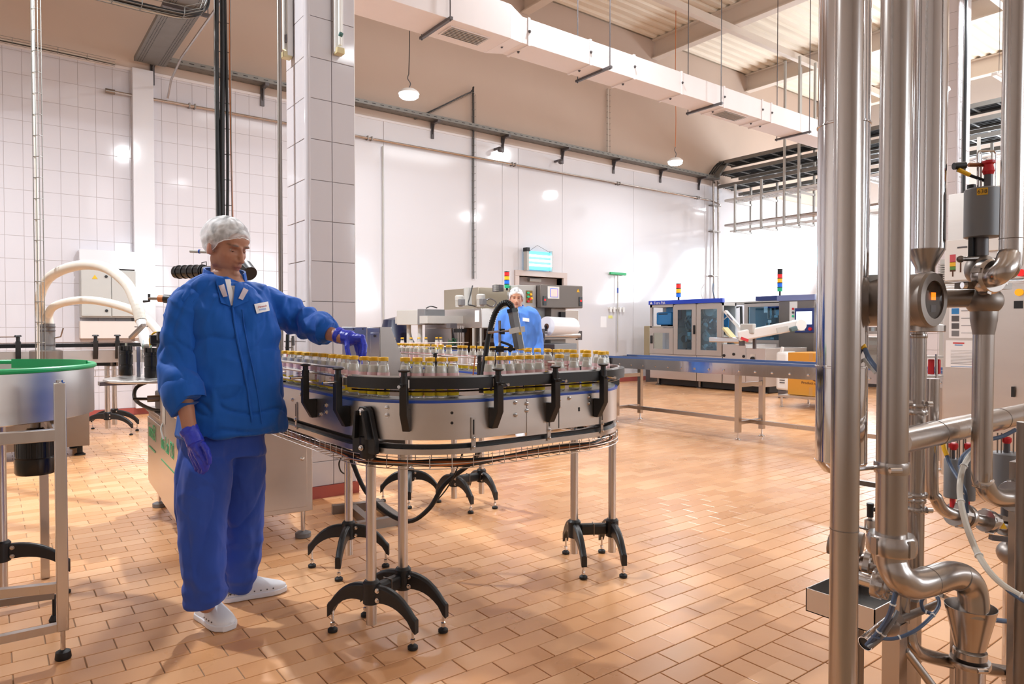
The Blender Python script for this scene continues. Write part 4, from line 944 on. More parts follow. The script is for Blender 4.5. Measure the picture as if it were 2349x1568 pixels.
lbox(MB(), -.0095, -.008, .98, 1.30, .45, .46).build('stripe', 'greenp', lc); lbox(MB(), -.0095, -.008, .10, .70, .45, .46).build('stripe', 'greenp', lc)
MB().loft([[LP(-.011, .50, .70), LP(-.009, .50, .70), LP(-.009, .62, .70), LP(-.011, .62, .70)], [LP(-.011, .50, .84), LP(-.009, .50, .84), LP(-.009, .62, .84), LP(-.011, .62, .84)]]).build('plate', 'lgrey', lc, bevel=.002)
lbox(MB(), .02, .22, .80, 1.2, .732, .86).build('gear_block', 'dgrey', lc, bevel=.01)
MB().cyl(LP(.02, 1.0, .82), LP(-.05, 1.0, .82), .022, n=12).build('crank_hub', 'dull', lc); MB().cyl(LP(-.05, 1.0, .82), LP(-.13, 1.03, .822), .010, n=10).build('crank_handle', 'black', lc)
MB().tube([LP(.02, 1.25, .93), LP(-.08, 1.3, .88), LP(-.10, 1.2, .80), LP(-.02, 1.02, .745), LP(.08, .9, .74)], .013, 10, smooth=5).build('hose', 'black', lc)
MB().tube([LP(-.004, .62, .70), LP(-.02, .60, .66), LP(-.012, .56, .60)], .006, 8, smooth=4).build('cable', 'lgrey', lc)
cdp = LP(.15, 1.0, .86)
MB().cyl(LP(.12, 1.05, .86), LP(.12, 1.05, .94), .10, n=24).build('turret_post', 'dull', lc)
ctr = D(365, 862, 4.75); MB().lathe([(.33, -.012), (.335, -.008), (.335, .004), (.33, .008)], (ctr.x, ctr.y, .952), n=48).build('round_table', 'steel', lc)
cxy = V((ctr.x, ctr.y, 0))
MB().box((ctr.x - .36, ctr.y - .05, .92), (ctr.x - .1, ctr.y + .05, .945)).build('table_bracket', 'dull', lc)
for px, py0, py1, d in ((290, 855, 785, 4.9), (347, 860, 790, 4.7)):
    p = D(px, py0, d); p.z = .962; h = (py0 - py1) / FPX * d
    k = MB().lathe([(.040, 0), (.042, .004), (.042, h * .32), (.039, h * .33), (.039, h * .36), (.042, h * .37), (.042, h * .68), (.038, h * .69), (.038, h * .74), (.042, h * .75), (.042, h * .82), (.03, h * .83)], p, n=20).build('wrap_roller', 'blackg', lc)
    q = MB()
    for i in range(6): a_ = i * math.pi / 3; q.cyl(p + V((.03 * math.cos(a_), .03 * math.sin(a_), h * .83)), p + V((.03 * math.cos(a_), .03 * math.sin(a_), h * .97)), .010, n=8)
    q.sep('lobe', 'black', k); MB().cyl(p + V((0, 0, h * .8)), p + V((0, 0, h * 1.06)), .007, n=8).build('spindle', 'chrome', k)
for px, d in ((276, 4.95), (318, 4.8)): p = D(px, 858, d); MB().bar((p.x, p.y, .96), (p.x, p.y, 1.17), .022).build('clear_post', 'steel', lc)
MB().bar(D(318, 858, 4.8) + V((.02, 0, 0)), D(322, 780, 4.8) + V((.02, 0, 0)), .05, .008).build('guard_glass', 'pane', lc)
for px, py, d, sx_ in ((355, 778, 4.7, .03), (370, 800, 4.6, .025), (372, 770, 4.6, .03)): MB().box(D(px, py, d) - V((sx_, sx_, .03)), D(px, py, d) + V((sx_, sx_, .03))).build('actuator', 'black', lc, bevel=.004)
MB().tube([D(345, 795, 4.7), D(344, 775, 4.7), D(356, 762, 4.7), D(372, 765, 4.7)], .006, 8, smooth=5).build('hose', 'yellow', lc)
MB().bar(D(300, 775, 4.9), D(330, 745, 4.8), .03, .02).build('bracket', 'dull', lc)
# label head standing above: black motor, crank with orange grip
lh = thing('label_head', 'black motor unit with a crank handle standing behind the worker at left', 'machine part', LP(.2, .4, .86))
MB().bar(LP(.30, .35, .855), LP(.30, .35, 1.85), .05, .05).build('mast', 'dull', lh)
ma, mb_ = D(404, 624, 4.6), D(470, 622, 4.5)
MB().cyl(ma, mb_, .042, n=20).build('motor', 'blackg', lh); q = MB()
for i in range(5): q.cyl(ma.lerp(mb_, .1 + i * .2), ma.lerp(mb_, .14 + i * .2), .046, n=20)
q.sep('cooling_fin', 'black', lh)
MB().cyl(mb_, D(575, 620, 4.4), .035, n=16).build('gearbox', 'dgrey', lh); MB().cyl(D(560, 612, 4.4), D(572, 628, 4.35), .05, n=16).build('drive_wheel', 'black', lh)
MB().cyl(D(436, 576, 4.5), D(485, 578, 4.5), .010, n=10).build('air_tube', 'lgrey', lh); MB().cyl(D(456, 576.5, 4.5), D(459, 576.5, 4.5), .014, n=10).build('tube_ring', 'bluep', lh)
MB().tube([D(463, 610, 4.5), D(463, 602, 4.5), D(473, 600, 4.5), D(474, 614, 4.5)], .004, 6).build('clip', 'dgrey', lh)
MB().bar(D(480, 620, 4.5), LP(.30, .35, 1.6), .03).build('arm', 'dull', lh)
MB().cyl(D(341, 684, 4.4), D(385, 685, 4.4), .010, n=10).build('crank_shaft', 'dull', lh); MB().cyl(D(364, 684.5, 4.4), D(377, 685, 4.4), .022, n=14).build('grip', 'orange', lh); MB().cyl(D(377, 685, 4.4), D(392, 686, 4.4), .028, n=14).build('scale_ring', 'black', lh)
MB().tube([D(342, 674, 4.4), D(342, 690, 4.4), D(329, 691, 4.4)], .008, 8).build('crank_handle', 'black', lh)
MB().bar(D(385, 685, 4.4), LP(.30, .35, 1.42), .025).build('arm', 'dull', lh)
# guide bars & rods between the cabinet and the left lane
ga = thing('guide_adjuster', 'cluster of black clamp blocks and steel rods at the left start of the conveyor', 'machine part', (1.15, 3.7, 1.0))
for a_, b2, r_ in (((642, 828, 3.7), (692, 834, 3.55), .006), ((645, 836, 3.7), (690, 839, 3.55), .005), ((635, 853, 3.6), (690, 848, 3.5), .006), ((652, 858, 3.6), (696, 864, 3.4), .006), ((708, 865, 3.4), (770, 868, 3.2), .006), ((735, 848, 3.35), (775, 850, 3.2), .006)):
    MB().cyl(D(*a_), D(*b2), r_, n=8).build('rod', 'chrome', ga)
for px, py, d, a_, b2 in ((652, 845, 3.7, .03, .045), (688, 837, 3.5, .02, .03), (646, 890, 3.6, .02, .04), (723, 858, 3.35, .02, .045)): MB().box(D(px, py, d) - V((a_, a_, b2)), D(px, py, d) + V((a_, a_, b2))).build('clamp_block', 'black', ga, bevel=.006)
for px, py, d in ((687, 824, 3.5), (668, 826, 3.6)): MB().lathe([(.010, -.02), (.010, 0), (.022, .003), (.022, .009), (.01, .012)], D(px, py, d), n=14).build('knob', 'black', ga)
MB().box(D(712, 872, 3.3) - V((.02, .05, .004)), D(712, 872, 3.3) + V((.02, .05, .004))).bar(D(655, 820, 3.8), D(705, 826, 3.6), .015, .01).sep('plate', 'black', ga)
# upright probe pair beside the pillar
up = thing('grease_probe', 'pair of slim upright tools with dark grips standing beside the pillar', 'tool', D(662, 830, 4.3))
MB().cyl(D(660, 766, 4.3), D(659, 808, 4.3), .012, n=10).build('grip', 'black', up, bevel=.003); MB().cyl(D(659, 808, 4.3), D(658, 850, 4.3), .005, n=8).build('shaft', 'redp', up)
MB().cyl(D(672, 770, 4.3), D(673, 792, 4.3), .009, n=10).build('grip', 'dgrey', up); MB().bar(D(670, 775, 4.35), D(672, 840, 4.35), .012).build('shaft', 'pipe', up)
MB().bar(D(652, 783, 4.3), D(672, 783, 4.3), .008).bar(D(654, 797, 4.3), D(672, 797, 4.3), .008).sep('holder', 'dull', up)
MB().cyl(D(658, 848, 4.3), LP(.62, .55, .85), .006, n=8).build('base_rod', 'dull', up)
# ============================================================ LEFT: rotary table
TC = V((-.131, 3.793, 0))
rt_ = thing('rotary_table', 'round stainless accumulation tank with a bright green rim at far left', 'tank', TC)
MB().lathe([(.50, .915), (.52, .92), (.52, 1.125), (.515, 1.125), (.515, .93), (.0, .928)], TC, n=64, cap=False).build('tank_wall', 'steelh', rt_)
MB().tube([TC + V((.52 * math.cos(a_ * .1), .52 * math.sin(a_ * .1), 1.13)) for a_ in range(-46, 14)], .0115, 10).build('green_rim', 'green', rt_)
gp = []
for k in range(15):
    a_ = .15 + k * .07; x, y = .51 * math.cos(a_), .51 * math.sin(a_); gp.append([TC + V((x, y, 1.10)), TC + V((x, y, 1.145)), TC + V((x * .985, y * .985, 1.145)), TC + V((x * .985, y * .985, 1.10))])
MB().loft(gp).build('green_strip', 'green', rt_)
MB().lathe([(.505, 1.03), (.0, 1.03)], TC, n=64, cap=False).build('turntable_disc', 'steel', rt_)
fl = V((.214, 3.199, 0)); fdir = V((-1, .02, 0)).normalized(); f2 = fl + fdir * .95
for c_ in (fl, f2): 
    MB().box((c_.x - .02, c_.y - .02, .115), (c_.x + .02, c_.y + .02, 1.085)).build('leg', 'steel', rt_, bevel=.003); MB().lathe([(.026, 0), (.029, .006), (.026, .03), (.014, .036)], c_, n=18).build('foot_pad', 'rubber', rt_); MB().cyl(c_ + V((0, 0, .03)), c_ + V((0, 0, .12)), .009, n=10).build('levelling_screw', 'chrome', rt_)
q = MB(); hexbolt(q, fl + V((0, 0, 1.085)), (0, 0, 1), .012, .012); q.build('bolt', 'chrome', rt_)
b1, b2_ = V((.214, 4.3, 0)), V((-.7, 4.3, 0))
for c_ in (b1, b2_): MB().box((c_.x - .02, c_.y - .02, .0), (c_.x + .02, c_.y + .02, .92)).build('leg', 'steel', rt_, bevel=.003)
MB().bar(fl + V((0, 0, .885)), f2 + V((0, 0, .885)), .04, .045).build('cross_bar', 'steel', rt_, bevel=.002)
MB().bar(fl + V((0, 0, .885)), b1 + V((0, 0, .885)), .04, .045).build('cross_bar', 'steel', rt_); MB().bar(b1 + V((0, 0, .885)), b2_ + V((0, 0, .885)), .04, .045).build('cross_bar', 'steel', rt_)
MB().bar(fl + V((0, 0, .13)), f2 + V((0, 0, .13)), .03, .03).build('cross_bar', 'steel', rt_); MB().bar(fl + V((0, .0, .285)), f2 + V((0, .3, .285)), .03, .035).build('cross_bar', 'steel', rt_)
mc = D(82, 1048, 3.0); mo = MB().lathe([(.072, -.07), (.078, -.06), (.078, .0), (.074, .004), (.074, .075), (.06, .085), (.03, .13)], mc, n=28).build('motor', 'blackg', rt_)
for i in range(24): a_ = i * math.pi / 12; MB().box(mc + V((.074 * math.cos(a_) - .002, .074 * math.sin(a_) - .002, .006)), mc + V((.079 * math.cos(a_) + .002, .079 * math.sin(a_) + .002, .07))).build('cooling_fin', 'black', mo)
MB().cyl(mc + V((0, 0, .08)), V((mc.x, mc.y, .925)), .02, n=12).build('drive_shaft', 'dull', rt_)
spider(rt_, (D(4, 1300, 3.25).x, D(4, 1300, 3.25).y), ((.80, -.15), (-.8, .15)), span=.26, hub=.24, zt=.92, r=.024)
ks = H(125, 1425); MB().lathe([(.02, 0), (.022, .01), (.012, .03)], ks, n=14).cyl(ks + V((0, 0, .02)), ks + V((0, 0, .12)), .008, n=8).build('foot_pad', 'rubber', rt_)
MB().bar(ks + V((0, 0, .12)), V((-.1, ks.y, .14)), .03).build('cross_bar', 'dull', rt_)
# grey steel box cabinet beyond
gbx = thing('drive_cabinet', 'low dark grey steel cabinet standing behind the green-rimmed tank', 'cabinet', (-.1, 8.5, 0))
MB().box((-1.2, 8.2, .1), (.80, 8.9, .60)).build('body', 'dull', gbx, bevel=.006); MB().box((-1.22, 8.18, .595), (.815, 8.92, .62)).build('lid', 'steel', gbx, bevel=.004)
for x in (-1.1, .72):
    for y in (8.27, 8.8): MB().cyl((x, y, .015), (x, y, .11), .025, n=10).lathe([(.05, 0), (.05, .012), (.02, .03)], (x, y, 0), n=14).build('foot', 'rubber', gbx)
# rear conveyor along the wall
c4 = thing('conveyor', 'straight stainless conveyor with black guide rail along the tiled wall at far left', 'conveyor', (.2, 9.6, 0))
P4 = [(-3 + i * .25, 9.62) for i in range(17)] + [(1.15 + .55 * math.sin(a_ * .157), 9.07 + .55 * math.cos(a_ * .157)) for a_ in range(1, 11)] + [(1.70, 8.9 - i * .3) for i in range(1, 7)]
sweep(MB(), P4, -.08, .08, .99, 1.02).build('belt', 'dull', c4); sweep(MB(), P4, .085, .09, .885, 1.03).build('side_panel', 'steelh', c4); sweep(MB(), P4, -.09, -.085, .885, 1.03).build('side_panel', 'steelh', c4)
sweep(MB(), P4, .10, .12, 1.075, 1.12).build('guide_rail', 'blackg', c4); wire(MB(), P4, .1, 1.13, .006).build('guide_rod', 'chrome', c4); wire(MB(), P4[:14], .1, 1.20, .006).build('guide_rod', 'chrome', c4); wire(MB(), P4[:14], .1, 1.09, .006).build('guide_rod', 'chrome', c4)
wb4 = MB(); [wire(wb4, P4[6:20], .06, z, .003, 4) for z in (.72, .80)]
for i in range(6, 20): p = P4[i]; wb4.tube([(p[0], p[1] - .06, .8), (p[0], p[1] - .06, .72), (p[0], p[1] + .04, .72)], .003, 4)
tag(wb4.build('wire_basket', 'steel', c4), kind='stuff')
for px in (57, 125, 222, 272):
    i = idx(P4, px, 0, len(P4), .1); (nx, ny), (tx, ty) = pnorm(P4, i); p = V((P4[i][0], P4[i][1], 0)); n = V((nx, ny, 0)); t = V((tx, ty, 0))
    b = MB().prism([(.09, .93), (.11, .93), (.15, 1.0), (.15, 1.15), (.12, 1.15), (.12, 1.03), (.09, 1.0)], p, n, (0, 0, 1), t * .05).build('guide_bracket', 'black', c4)
    MB().lathe([(.02, 0), (.02, .05), (.04, .055), (.03, .07)], p + n * .135 + V((0, 0, 1.15)), n=12).build('knob', 'black', b)
ca = D(246, 870, 8.4); cb_ = D(262, 870, 8.75)
spider(c4, (ca.x, ca.y), ((.5, -.6), (-.5, .6)), span=.34, hub=.22, zt=.86, r=.03); spider(c4, (cb_.x, cb_.y), ((.5, -.6), (-.5, .6)), span=.34, hub=.22, zt=.86, r=.03)
spider(c4, (1.74, 8.3), ((1, 0), (-1, 0)), span=.3, hub=.22, zt=.88, r=.03); spider(c4, (-1.8, 9.62), ((0, 1), (0, -1)), span=.3, hub=.22, zt=.88, r=.03)
MB().prism([(-.12, .84), (.12, .84), (.04, 1.02), (-.04, 1.02)], (ca.x, ca.y, 0), (.85, -.5, 0), (0, 0, 1), (.05, .08, 0)).build('column_head', 'black', c4, bevel=.005)
MB().bar((ca.x, ca.y, .86), (1.2, 9.6, .86), .05).bar((cb_.x, cb_.y, .86), (1.25, 9.6, .86), .05).sep('cross_beam', 'dull', c4)
# white hoses over the rear conveyor
ST = D(105, 745, 6.3)
hs = thing('blower_stub', 'grey double pipe stub carrying the two white hoses', 'pipe', V((ST.x, ST.y, 0)))
MB().cyl((ST.x, ST.y, 0), (ST.x, ST.y, 1.0), .11, n=28).build('riser_pipe', 'dull', hs)
MB().lathe([(.13, 1.0), (.13, 1.09), (.11, 1.1)], (ST.x, ST.y, 0), n=28).build('base_ring', 'dull', hs)
s1, s2 = D(97, 745, 6.3), D(114, 745, 6.3)
for s_ in (s1, s2):
    z0_ = 1.08; MB().cyl((s_.x, s_.y, z0_), (s_.x, s_.y, z0_ + .26), .042, n=20).build('stub', 'grey', hs)
    for zz in (.06, .19, .225): MB().lathe([(.042, 0), (.046, .002), (.046, .010), (.042, .012)], (s_.x, s_.y, z0_ + zz), n=20).build('clamp_ring', 'dgrey', hs)
MB().tube([(s2.x, s2.y, 1.2), (s2.x + .08, s2.y - .05, 1.22), (s2.x + .1, s2.y - .06, 1.3)], .006, 6).build('lever', 'dull', hs)
def hose(pts, r, lab):
    t = thing('white_hose', lab, 'hose', V(pts[0]), 'white corrugated hoses'); ps, _ = spline([V(p) for p in pts], 10)
    MB().tube(ps, r, 18).build('hose_wall', 'hose', t); rb = MB()
    for k in range(2, len(ps) - 2, 2): d_ = (ps[k + 1] - ps[k - 1]).normalized(); rb.cyl(ps[k] - d_ * .003, ps[k] + d_ * .003, r * 1.012, n=18, cap=False)
    tag(rb.build('hose_rib', 'hose', t), kind='stuff'); return t
hose([(s1.x, s1.y, 1.33), D(92, 705, 6.25), D(93, 675, 6.1), D(110, 640, 5.9), D(145, 618, 5.7), D(195, 607, 5.55), D(245, 615, 5.4), D(290, 650, 5.25), D(312, 695, 5.15), D(323, 735, 5.1)], .040, 'white hose making the taller outer arch over the rear conveyor')
hose([(s2.x, s2.y, 1.33), D(112, 720, 6.28), D(125, 702, 6.2), D(160, 691, 6.1), D(205, 688, 6.0), D(260, 697, 5.85), D(310, 714, 5.7), D(345, 740, 5.6), D(372, 772, 5.5)], .034, 'white hose making the lower inner arch over the rear conveyor')
fn = thing('film_funnel', 'clear plastic funnel bag tied to the end of the taller white hose', 'funnel', D(335, 785, 5.0))
e0, e1 = D(323, 735, 5.1), D(336, 795, 4.95)
MB().tube([e0, e0.lerp(e1, .25), e0.lerp(e1, .5), e1], [.036, .026, .040, .030], 16).build('bag', mat('clear_film', '#dfe2e2', .3, 0), fn); MB().tube([e0.lerp(e1, .22) + V((.04, 0, .0)), e0.lerp(e1, .26), e0.lerp(e1, .24) - V((.05, 0, 0))], .004, 6).build('tie', 'dgrey', fn)
MB().tube([e1, e1 - V((0, 0, .05)), V((ctr.x, ctr.y, .97))], .02, 10).build('outlet', 'dull', fn)
# ============================================================ WRAPPING MACHINE at the back
wm = thing('wrapping_machine', 'long stainless shrink-wrapping machine with tunnel, film roll and motors behind the far worker', 'machine', (5.8, 8.0, 0))
X0, Y0 = 5.07, 7.32
MB().box((X0, Y0, 1.30), (5.62, 8.78, 1.555)).build('hood', 'steelh', wm, bevel=.006)
MB().box((X0, 8.05, .1), (5.62, 8.78, 1.30)).build('body', 'steelh', wm, bevel=.006); MB().box((X0 + .1, Y0, .1), (5.62, 8.05, .97)).build('body', 'steelh', wm, bevel=.004)
MB().box((X0 + .30, Y0 + .02, .97), (5.6, 8.04, 1.30)).build('tunnel_interior', mat('tunnel_brown', '#7a6450', .3, .7), wm)
MB().box((X0, Y0 + .005, 1.03), (X0 + .006, 7.50, 1.30)).build('tinted_guard', 'brownpane', wm); MB().box((X0, 7.72, 1.03), (X0 + .006, 8.04, 1.30)).build('tinted_guard', 'brownpane', wm); MB().box((X0 + .006, Y0, .98), (5.6, Y0 + .006, 1.30)).build('tinted_guard', 'brownpane', wm)
MB().bar((X0 - .01, 7.48, 1.0), (X0 - .01, 7.48, 1.30), .03).bar((X0 - .01, Y0, 1.0), (X0 - .01, Y0, 1.30), .02).sep('guard_post', 'lgrey', wm)
text('imEX', .13, (X0 - .002, 8.14, 1.07), (0, -1, 0), (0, 0, 1), 'greenp', wm, 'lettering', .0008, sx=.8)
for yy in (8.66, 7.42): MB().box((X0 - .003, yy - .05, 1.38), (X0 - .0005, yy + .05, 1.53)).build('notice', 'paper', wm)
mp_ = D(1036, 742, 8.8); MB().box((mp_.x - .05, mp_.y - .05, 1.30), (mp_.x + .05, mp_.y + .05, 1.36)).build('probe_block', 'dgrey', wm)
for dx in (-.06, 0, .06): MB().cyl((X0 - .04, 7.75 + dx, 1.06), (X0 - .04, 7.75 + dx, 1.33), .012, n=8).build('probe_rod', 'chrome', wm)
MB().box((X0 - .09, 7.65, 1.24), (X0 - .01, 7.85, 1.29)).build('probe_clamp', 'black', wm)
# left tunnel box on posts
e = PX(912, 752, 4.55)
eb = MB().box((4.4, 8.55, 1.36), (4.62, 9.6, 1.565)); 
bA, bB = D(910, 745, 9.4), D(975, 745, 9.0)
dv = (bB - bA); dv.z = 0; nn = V((-dv.y, dv.x, 0)).normalized() * .35
lb = MB().loft([[bA, bA + dv * .74, bA + dv * .74 + nn, bA + nn], [p + V((0, 0, .20)) for p in (bA, bA + dv * .74, bA + dv * .74 + nn, bA + nn)]]).build('blower_box', 'lgrey', wm, bevel=.006)
MB().loft([[bA + dv * .74, bB, bB + nn, bA + dv * .74 + nn], [p + V((0, 0, .21)) for p in (bA + dv * .74, bB, bB + nn, bA + dv * .74 + nn)]]).build('blower_end', 'grey', wm, bevel=.006)
for f in (.22, .62): p = bA.lerp(bB, f) + nn * .3; MB().cyl((p.x, p.y, .0), (p.x, p.y, bA.z), .03, n=12).build('post', 'lgrey', wm)
k2 = V((X0, 8.7, 0)); MB().box((bB.x - .02, bB.y - .1, bB.z + .02), (X0 + .02, max(bB.y, 8.6) + .05, bB.z + .12)).build('bridge_beam', 'lgrey', wm)
db = thing('barrel', 'dark navy barrel half hidden behind the steel guard box', 'barrel', D(905, 810, 10.0)); c_ = D(908, 752, 10.0); MB().lathe([(.24, 0), (.27, .03), (.27, .55), (.28, .57), (.27, .6), (.27, 1.1), (.24, 1.15), (.18, 1.42), (.01, 1.46)], (c_.x, c_.y, 0), n=32).build('shell', mat('navy_barrel', '#141a38', .35), db); MB().lathe([(.275, .3), (.285, .31), (.285, .33), (.275, .34)], (c_.x, c_.y, 0), n=32).build('hoop', 'dgrey', db)
db.location = (c_.x, c_.y, 0)
for ch in db.children: ch.location = (0, 0, 0)
for ch in db.children:
    me = ch.data; off = V((c_.x, c_.y, 0)) - D(905, 810, 10.0)
    for v in me.vertices: v.co -= off
# upper boxes
MB().box((5.62, 7.45, .1), (6.9, 8.6, 1.56)).build('body', 'steelh', wm, bevel=.006)
MB().box((5.35, 7.8, 1.56), (6.2, 8.7, 1.86)).build('hood_box', mat('tan_steel', '#a59a88', .4, .6), wm, bevel=.006); 
ub = D(1162, 700, 8.85); MB().box((5.62, 7.1, 1.0), (6.25, 7.5, 1.79)).build('control_column', 'lgrey', wm, bevel=.006)
mg = thing('x', 'x', 'x', (0, 0, 0)); bpy.data.objects.remove(mg)
def motor(px, py0, py1, d, sc=1):
    p = D(px, py0, d); h = (py0 - py1) / FPX * d; r = .052 * sc
    k = MB().lathe([(r, 0), (r, h * .55), (r * 1.1, h * .56), (r * 1.12, h * .9), (r * .9, h)], p, n=22).build('motor', 'lgrey', wm)
    for i in range(16): a_ = i * math.pi / 8; MB().box(p + V((r * math.cos(a_) - .003, r * math.sin(a_) - .003, .02)), p + V((r * math.cos(a_) + .003, r * math.sin(a_) + .003, h * .55))).build('cooling_fin', 'lgrey', k)
    f = -(FH); q = p + f * r * 1.2 + RT * r * .6; MB().box(q - V((.035, .035, -.02)), q + V((.035, .035, .10))).build('terminal_box', 'grey', k, bevel=.004)
motor(1054, 704, 677, 9.0); motor(1103, 703, 674, 8.95)
MB().tube([D(1072, 660, 9.3), D(1074, 700, 9.3)], .05, 12).build('cable_duct', 'lgrey', wm)
MB().tube([D(1084, 655, 9.3), D(1078, 680, 9.2), D(1074, 697, 9.1), D(1082, 700, 9.0), D(1090, 702, 8.95)], .009, 6, smooth=4).build('cable', 'black', wm)
MB().tube([D(977, 707, 9.0), D(988, 702, 9.0), D(1003, 706, 9.0)], .009, 6, smooth=4).build('cable', 'black', wm); MB().tube([D(1113, 690, 8.9), D(1125, 685, 8.9), D(1138, 693, 8.9), D(1130, 703, 8.9), D(1116, 698, 8.9)], .009, 6, smooth=5).build('cable', 'dgrey', wm)
for i in range(8): MB().box(D(1132, 653 + i * 1.9, 9.2) - V((.02, .08, .002)), D(1145, 653 + i * 1.9, 9.2) + V((.02, .02, .003))).build('vent_fin', 'lgrey', wm)
MB().box(D(1146, 668, 9.15), D(1154, 653, 9.2) + V((.0, .15, 0))).build('fan_box', 'dgrey', wm)
def stack_light(name_lab, p, r, h, cols, lab, pole=.1):
    t = thing('signal_tower', lab, 'signal light', p); p = V(p)
    MB().cyl(p, p + V((0, 0, pole)), r * .4, n=10).build('pole', 'black', t); z = pole
    for c_ in cols:
        MB().cyl(p + V((0, 0, z)), p + V((0, 0, z + h * .82)), r, n=18).build('light_segment', M[c_] if c_ in M else c_, t); MB().cyl(p + V((0, 0, z + h * .82)), p + V((0, 0, z + h)), r * 1.04, n=18).build('ring', 'blackg', t); z += h
    return t
p = D(1163, 666, 8.95); stack_light('', V((p.x, p.y, 1.79)), .034, .054, ('egrn', 'eblu', 'eyel', 'ered'), 'signal tower with red, yellow, blue and green segments above the far worker', .03)
# front control box (right of the far worker)
q0, q1 = D(1240, 705, 8.9), D(1337, 711, 9.25); dv = q1 - q0; dv.z = 0; nb = V((-dv.y, dv.x, 0)).normalized() * .3; zb = q0.z; zt_ = D(1240, 652, 8.9).z
cbx = MB().loft([[V((q.x, q.y, zb)) for q in (q0, q1, q1 + nb, q0 + nb)], [V((q.x, q.y, zt_)) for q in (q0, q1, q1 + nb, q0 + nb)]]).build('control_box', mat('bronze_grey_steel', '#6f6863', .4, .5), wm, bevel=.01)
dn = dv.normalized(); nf = V((dn.y, -dn.x, 0))
def face(x, z, w_, h_, m_, nm, off=.002, th=.002): 
    c = q0 + dn * x + nf * off; c.z = z; return MB().obox(c, dn * w_ / 2, nf * th, V((0, 0, h_ / 2))).build(nm, m_, wm)
Lb = dv.length
face(Lb * .29, zb + (zt_ - zb) * .66, .18, .16, 'white', 'screen_frame', .006, .004); face(Lb * .30, zb + (zt_ - zb) * .65, .10, .10, 'epink', 'screen', .012); face(Lb * .30, zb + (zt_ - zb) * .65, .12, .115, 'eblu', 'screen_edge', .0085)
for f in (.09, .94): face(Lb * f, zb + .09, .05, .12, 'blackg', 'display', .006, .006); face(Lb * f, zb + .10, .025, .025, 'ered', 'display_digits', .014)
t3 = MB().prism([(-.025, 0), (.025, 0), (0, .045)], V((q0.x, q0.y, zt_ - .085)) + dn * Lb * .88 + nf * .003, dn, (0, 0, 1), nf * .003).build('warning_sign', 'yellow', wm)
r0 = D(1178, 705, 8.95); r1 = q0 + V((0, 0, 0)); bxw = MB().loft([[V((q.x, q.y, zb)) for q in (q0 - dn * .30 + nb * .3, q0 - dn * .01 + nb * .3, q0 - dn * .01 + nb, q0 - dn * .30 + nb)], [V((q.x, q.y, zt_ - .01)) for q in (q0 - dn * .30 + nb * .3, q0 - dn * .01 + nb * .3, q0 - dn * .01 + nb, q0 - dn * .30 + nb)]]).build('switch_box', 'lgrey', wm, bevel=.006)
sw = q0 - dn * .12 + nb * .3 + nf * .003; MB().obox(V((sw.x, sw.y, zb + .14)), dn * .05, nf * .003, V((0, 0, .08))).build('switch_plate', mat('bronze_plate', '#7a6238', .4, .6), wm)
for dx, dz, c_ in ((-.02, .19, 'egrn'), (.02, .17, 'eyel'), (-.02, .14, 'egrn'), (.01, .11, 'ered'), (-.02, .08, 'redp'), (.03, .12, 'eyel')): MB().cyl(V((sw.x, sw.y, zb + dz)) + dn * dx + nf * .003, V((sw.x, sw.y, zb + dz)) + dn * dx + nf * .025, .014, n=12).build('push_button', c_, wm)
# column below, film roll, roller frame, lower box
cl = q0 + dn * .36 + nb * .8; MB().box((cl.x - .12, cl.y - .1, 0), (cl.x + .14, cl.y + .12, zb)).build('column', 'dull', wm, bevel=.004); MB().box((cl.x + .02, cl.y - .14, zb - .22), (cl.x + .10, cl.y - .1, zb - .05)).build('hinge_block', 'black', wm)
ra, rb_ = D(1254, 748, 8.75), D(1312, 750, 9.2)
rl_ = thing('film_roll', 'large white roll of plastic film on the wrapping machine, right of the far worker', 'roll', ra); MB().cyl(ra, rb_, .125, n=36).build('film', mat('white_film', '#e6e6ea', .3), rl_); ax_ = (rb_ - ra).normalized(); MB().cyl(ra - ax_ * .004, ra + ax_ * .004, .035, n=20).build('cardboard_core', 'brown', rl_); MB().cyl(ra - ax_ * .03, ra - ax_ * .003, .012, n=12).build('axle', 'black', rl_)
fa, fb_ = D(1246, 770, 8.7), D(1328, 769, 9.2); MB().cyl(fa, fb_, .035, n=16).build('roller', 'steel', wm); MB().bar(fa + V((0, 0, .05)), fb_ + V((0, 0, .05)), .02).bar(fa - V((0, 0, .035)), fb_ - V((0, 0, .035)), .02).sep('roller_frame', 'steel', wm)
MB().bar(fa - V((0, 0, .07)), fa + V((0, 0, .09)), .05, .02).bar(fb_ - V((0, 0, .06)), fb_ + V((0, 0, .06)), .09, .03).sep('end_plate', 'dgrey', wm); MB().bar(ra - V((0, 0, .0)) - ax_ * .02, fa + ax_ * .06, .02).bar(rb_, fb_ - ax_ * .1, .02).sep('roll_arm', 'black', wm)
lb0, lb1, lb2 = D(1240, 790, 8.8), D(1272, 792, 8.6), D(1323, 790, 9.1)
MB().loft([[V((q.x, q.y, .12)) for q in (lb1, lb2, lb2 + nb * 2, lb1 + nb * 2)], [V((q.x, q.y, D(1272, 789, 8.6).z)) for q in (lb1, lb2, lb2 + nb * 2, lb1 + nb * 2)]]).build('infeed_box', 'grey', wm, bevel=.006)
MB().loft([[V((q.x, q.y, .12)) for q in (lb0, lb1, lb1 + nb * 2, lb0 + nb * 2)], [V((q.x, q.y, D(1272, 789, 8.6).z - .01)) for q in (lb0, lb1, lb1 + nb * 2, lb0 + nb * 2)]]).build('infeed_box', 'dgrey', wm)
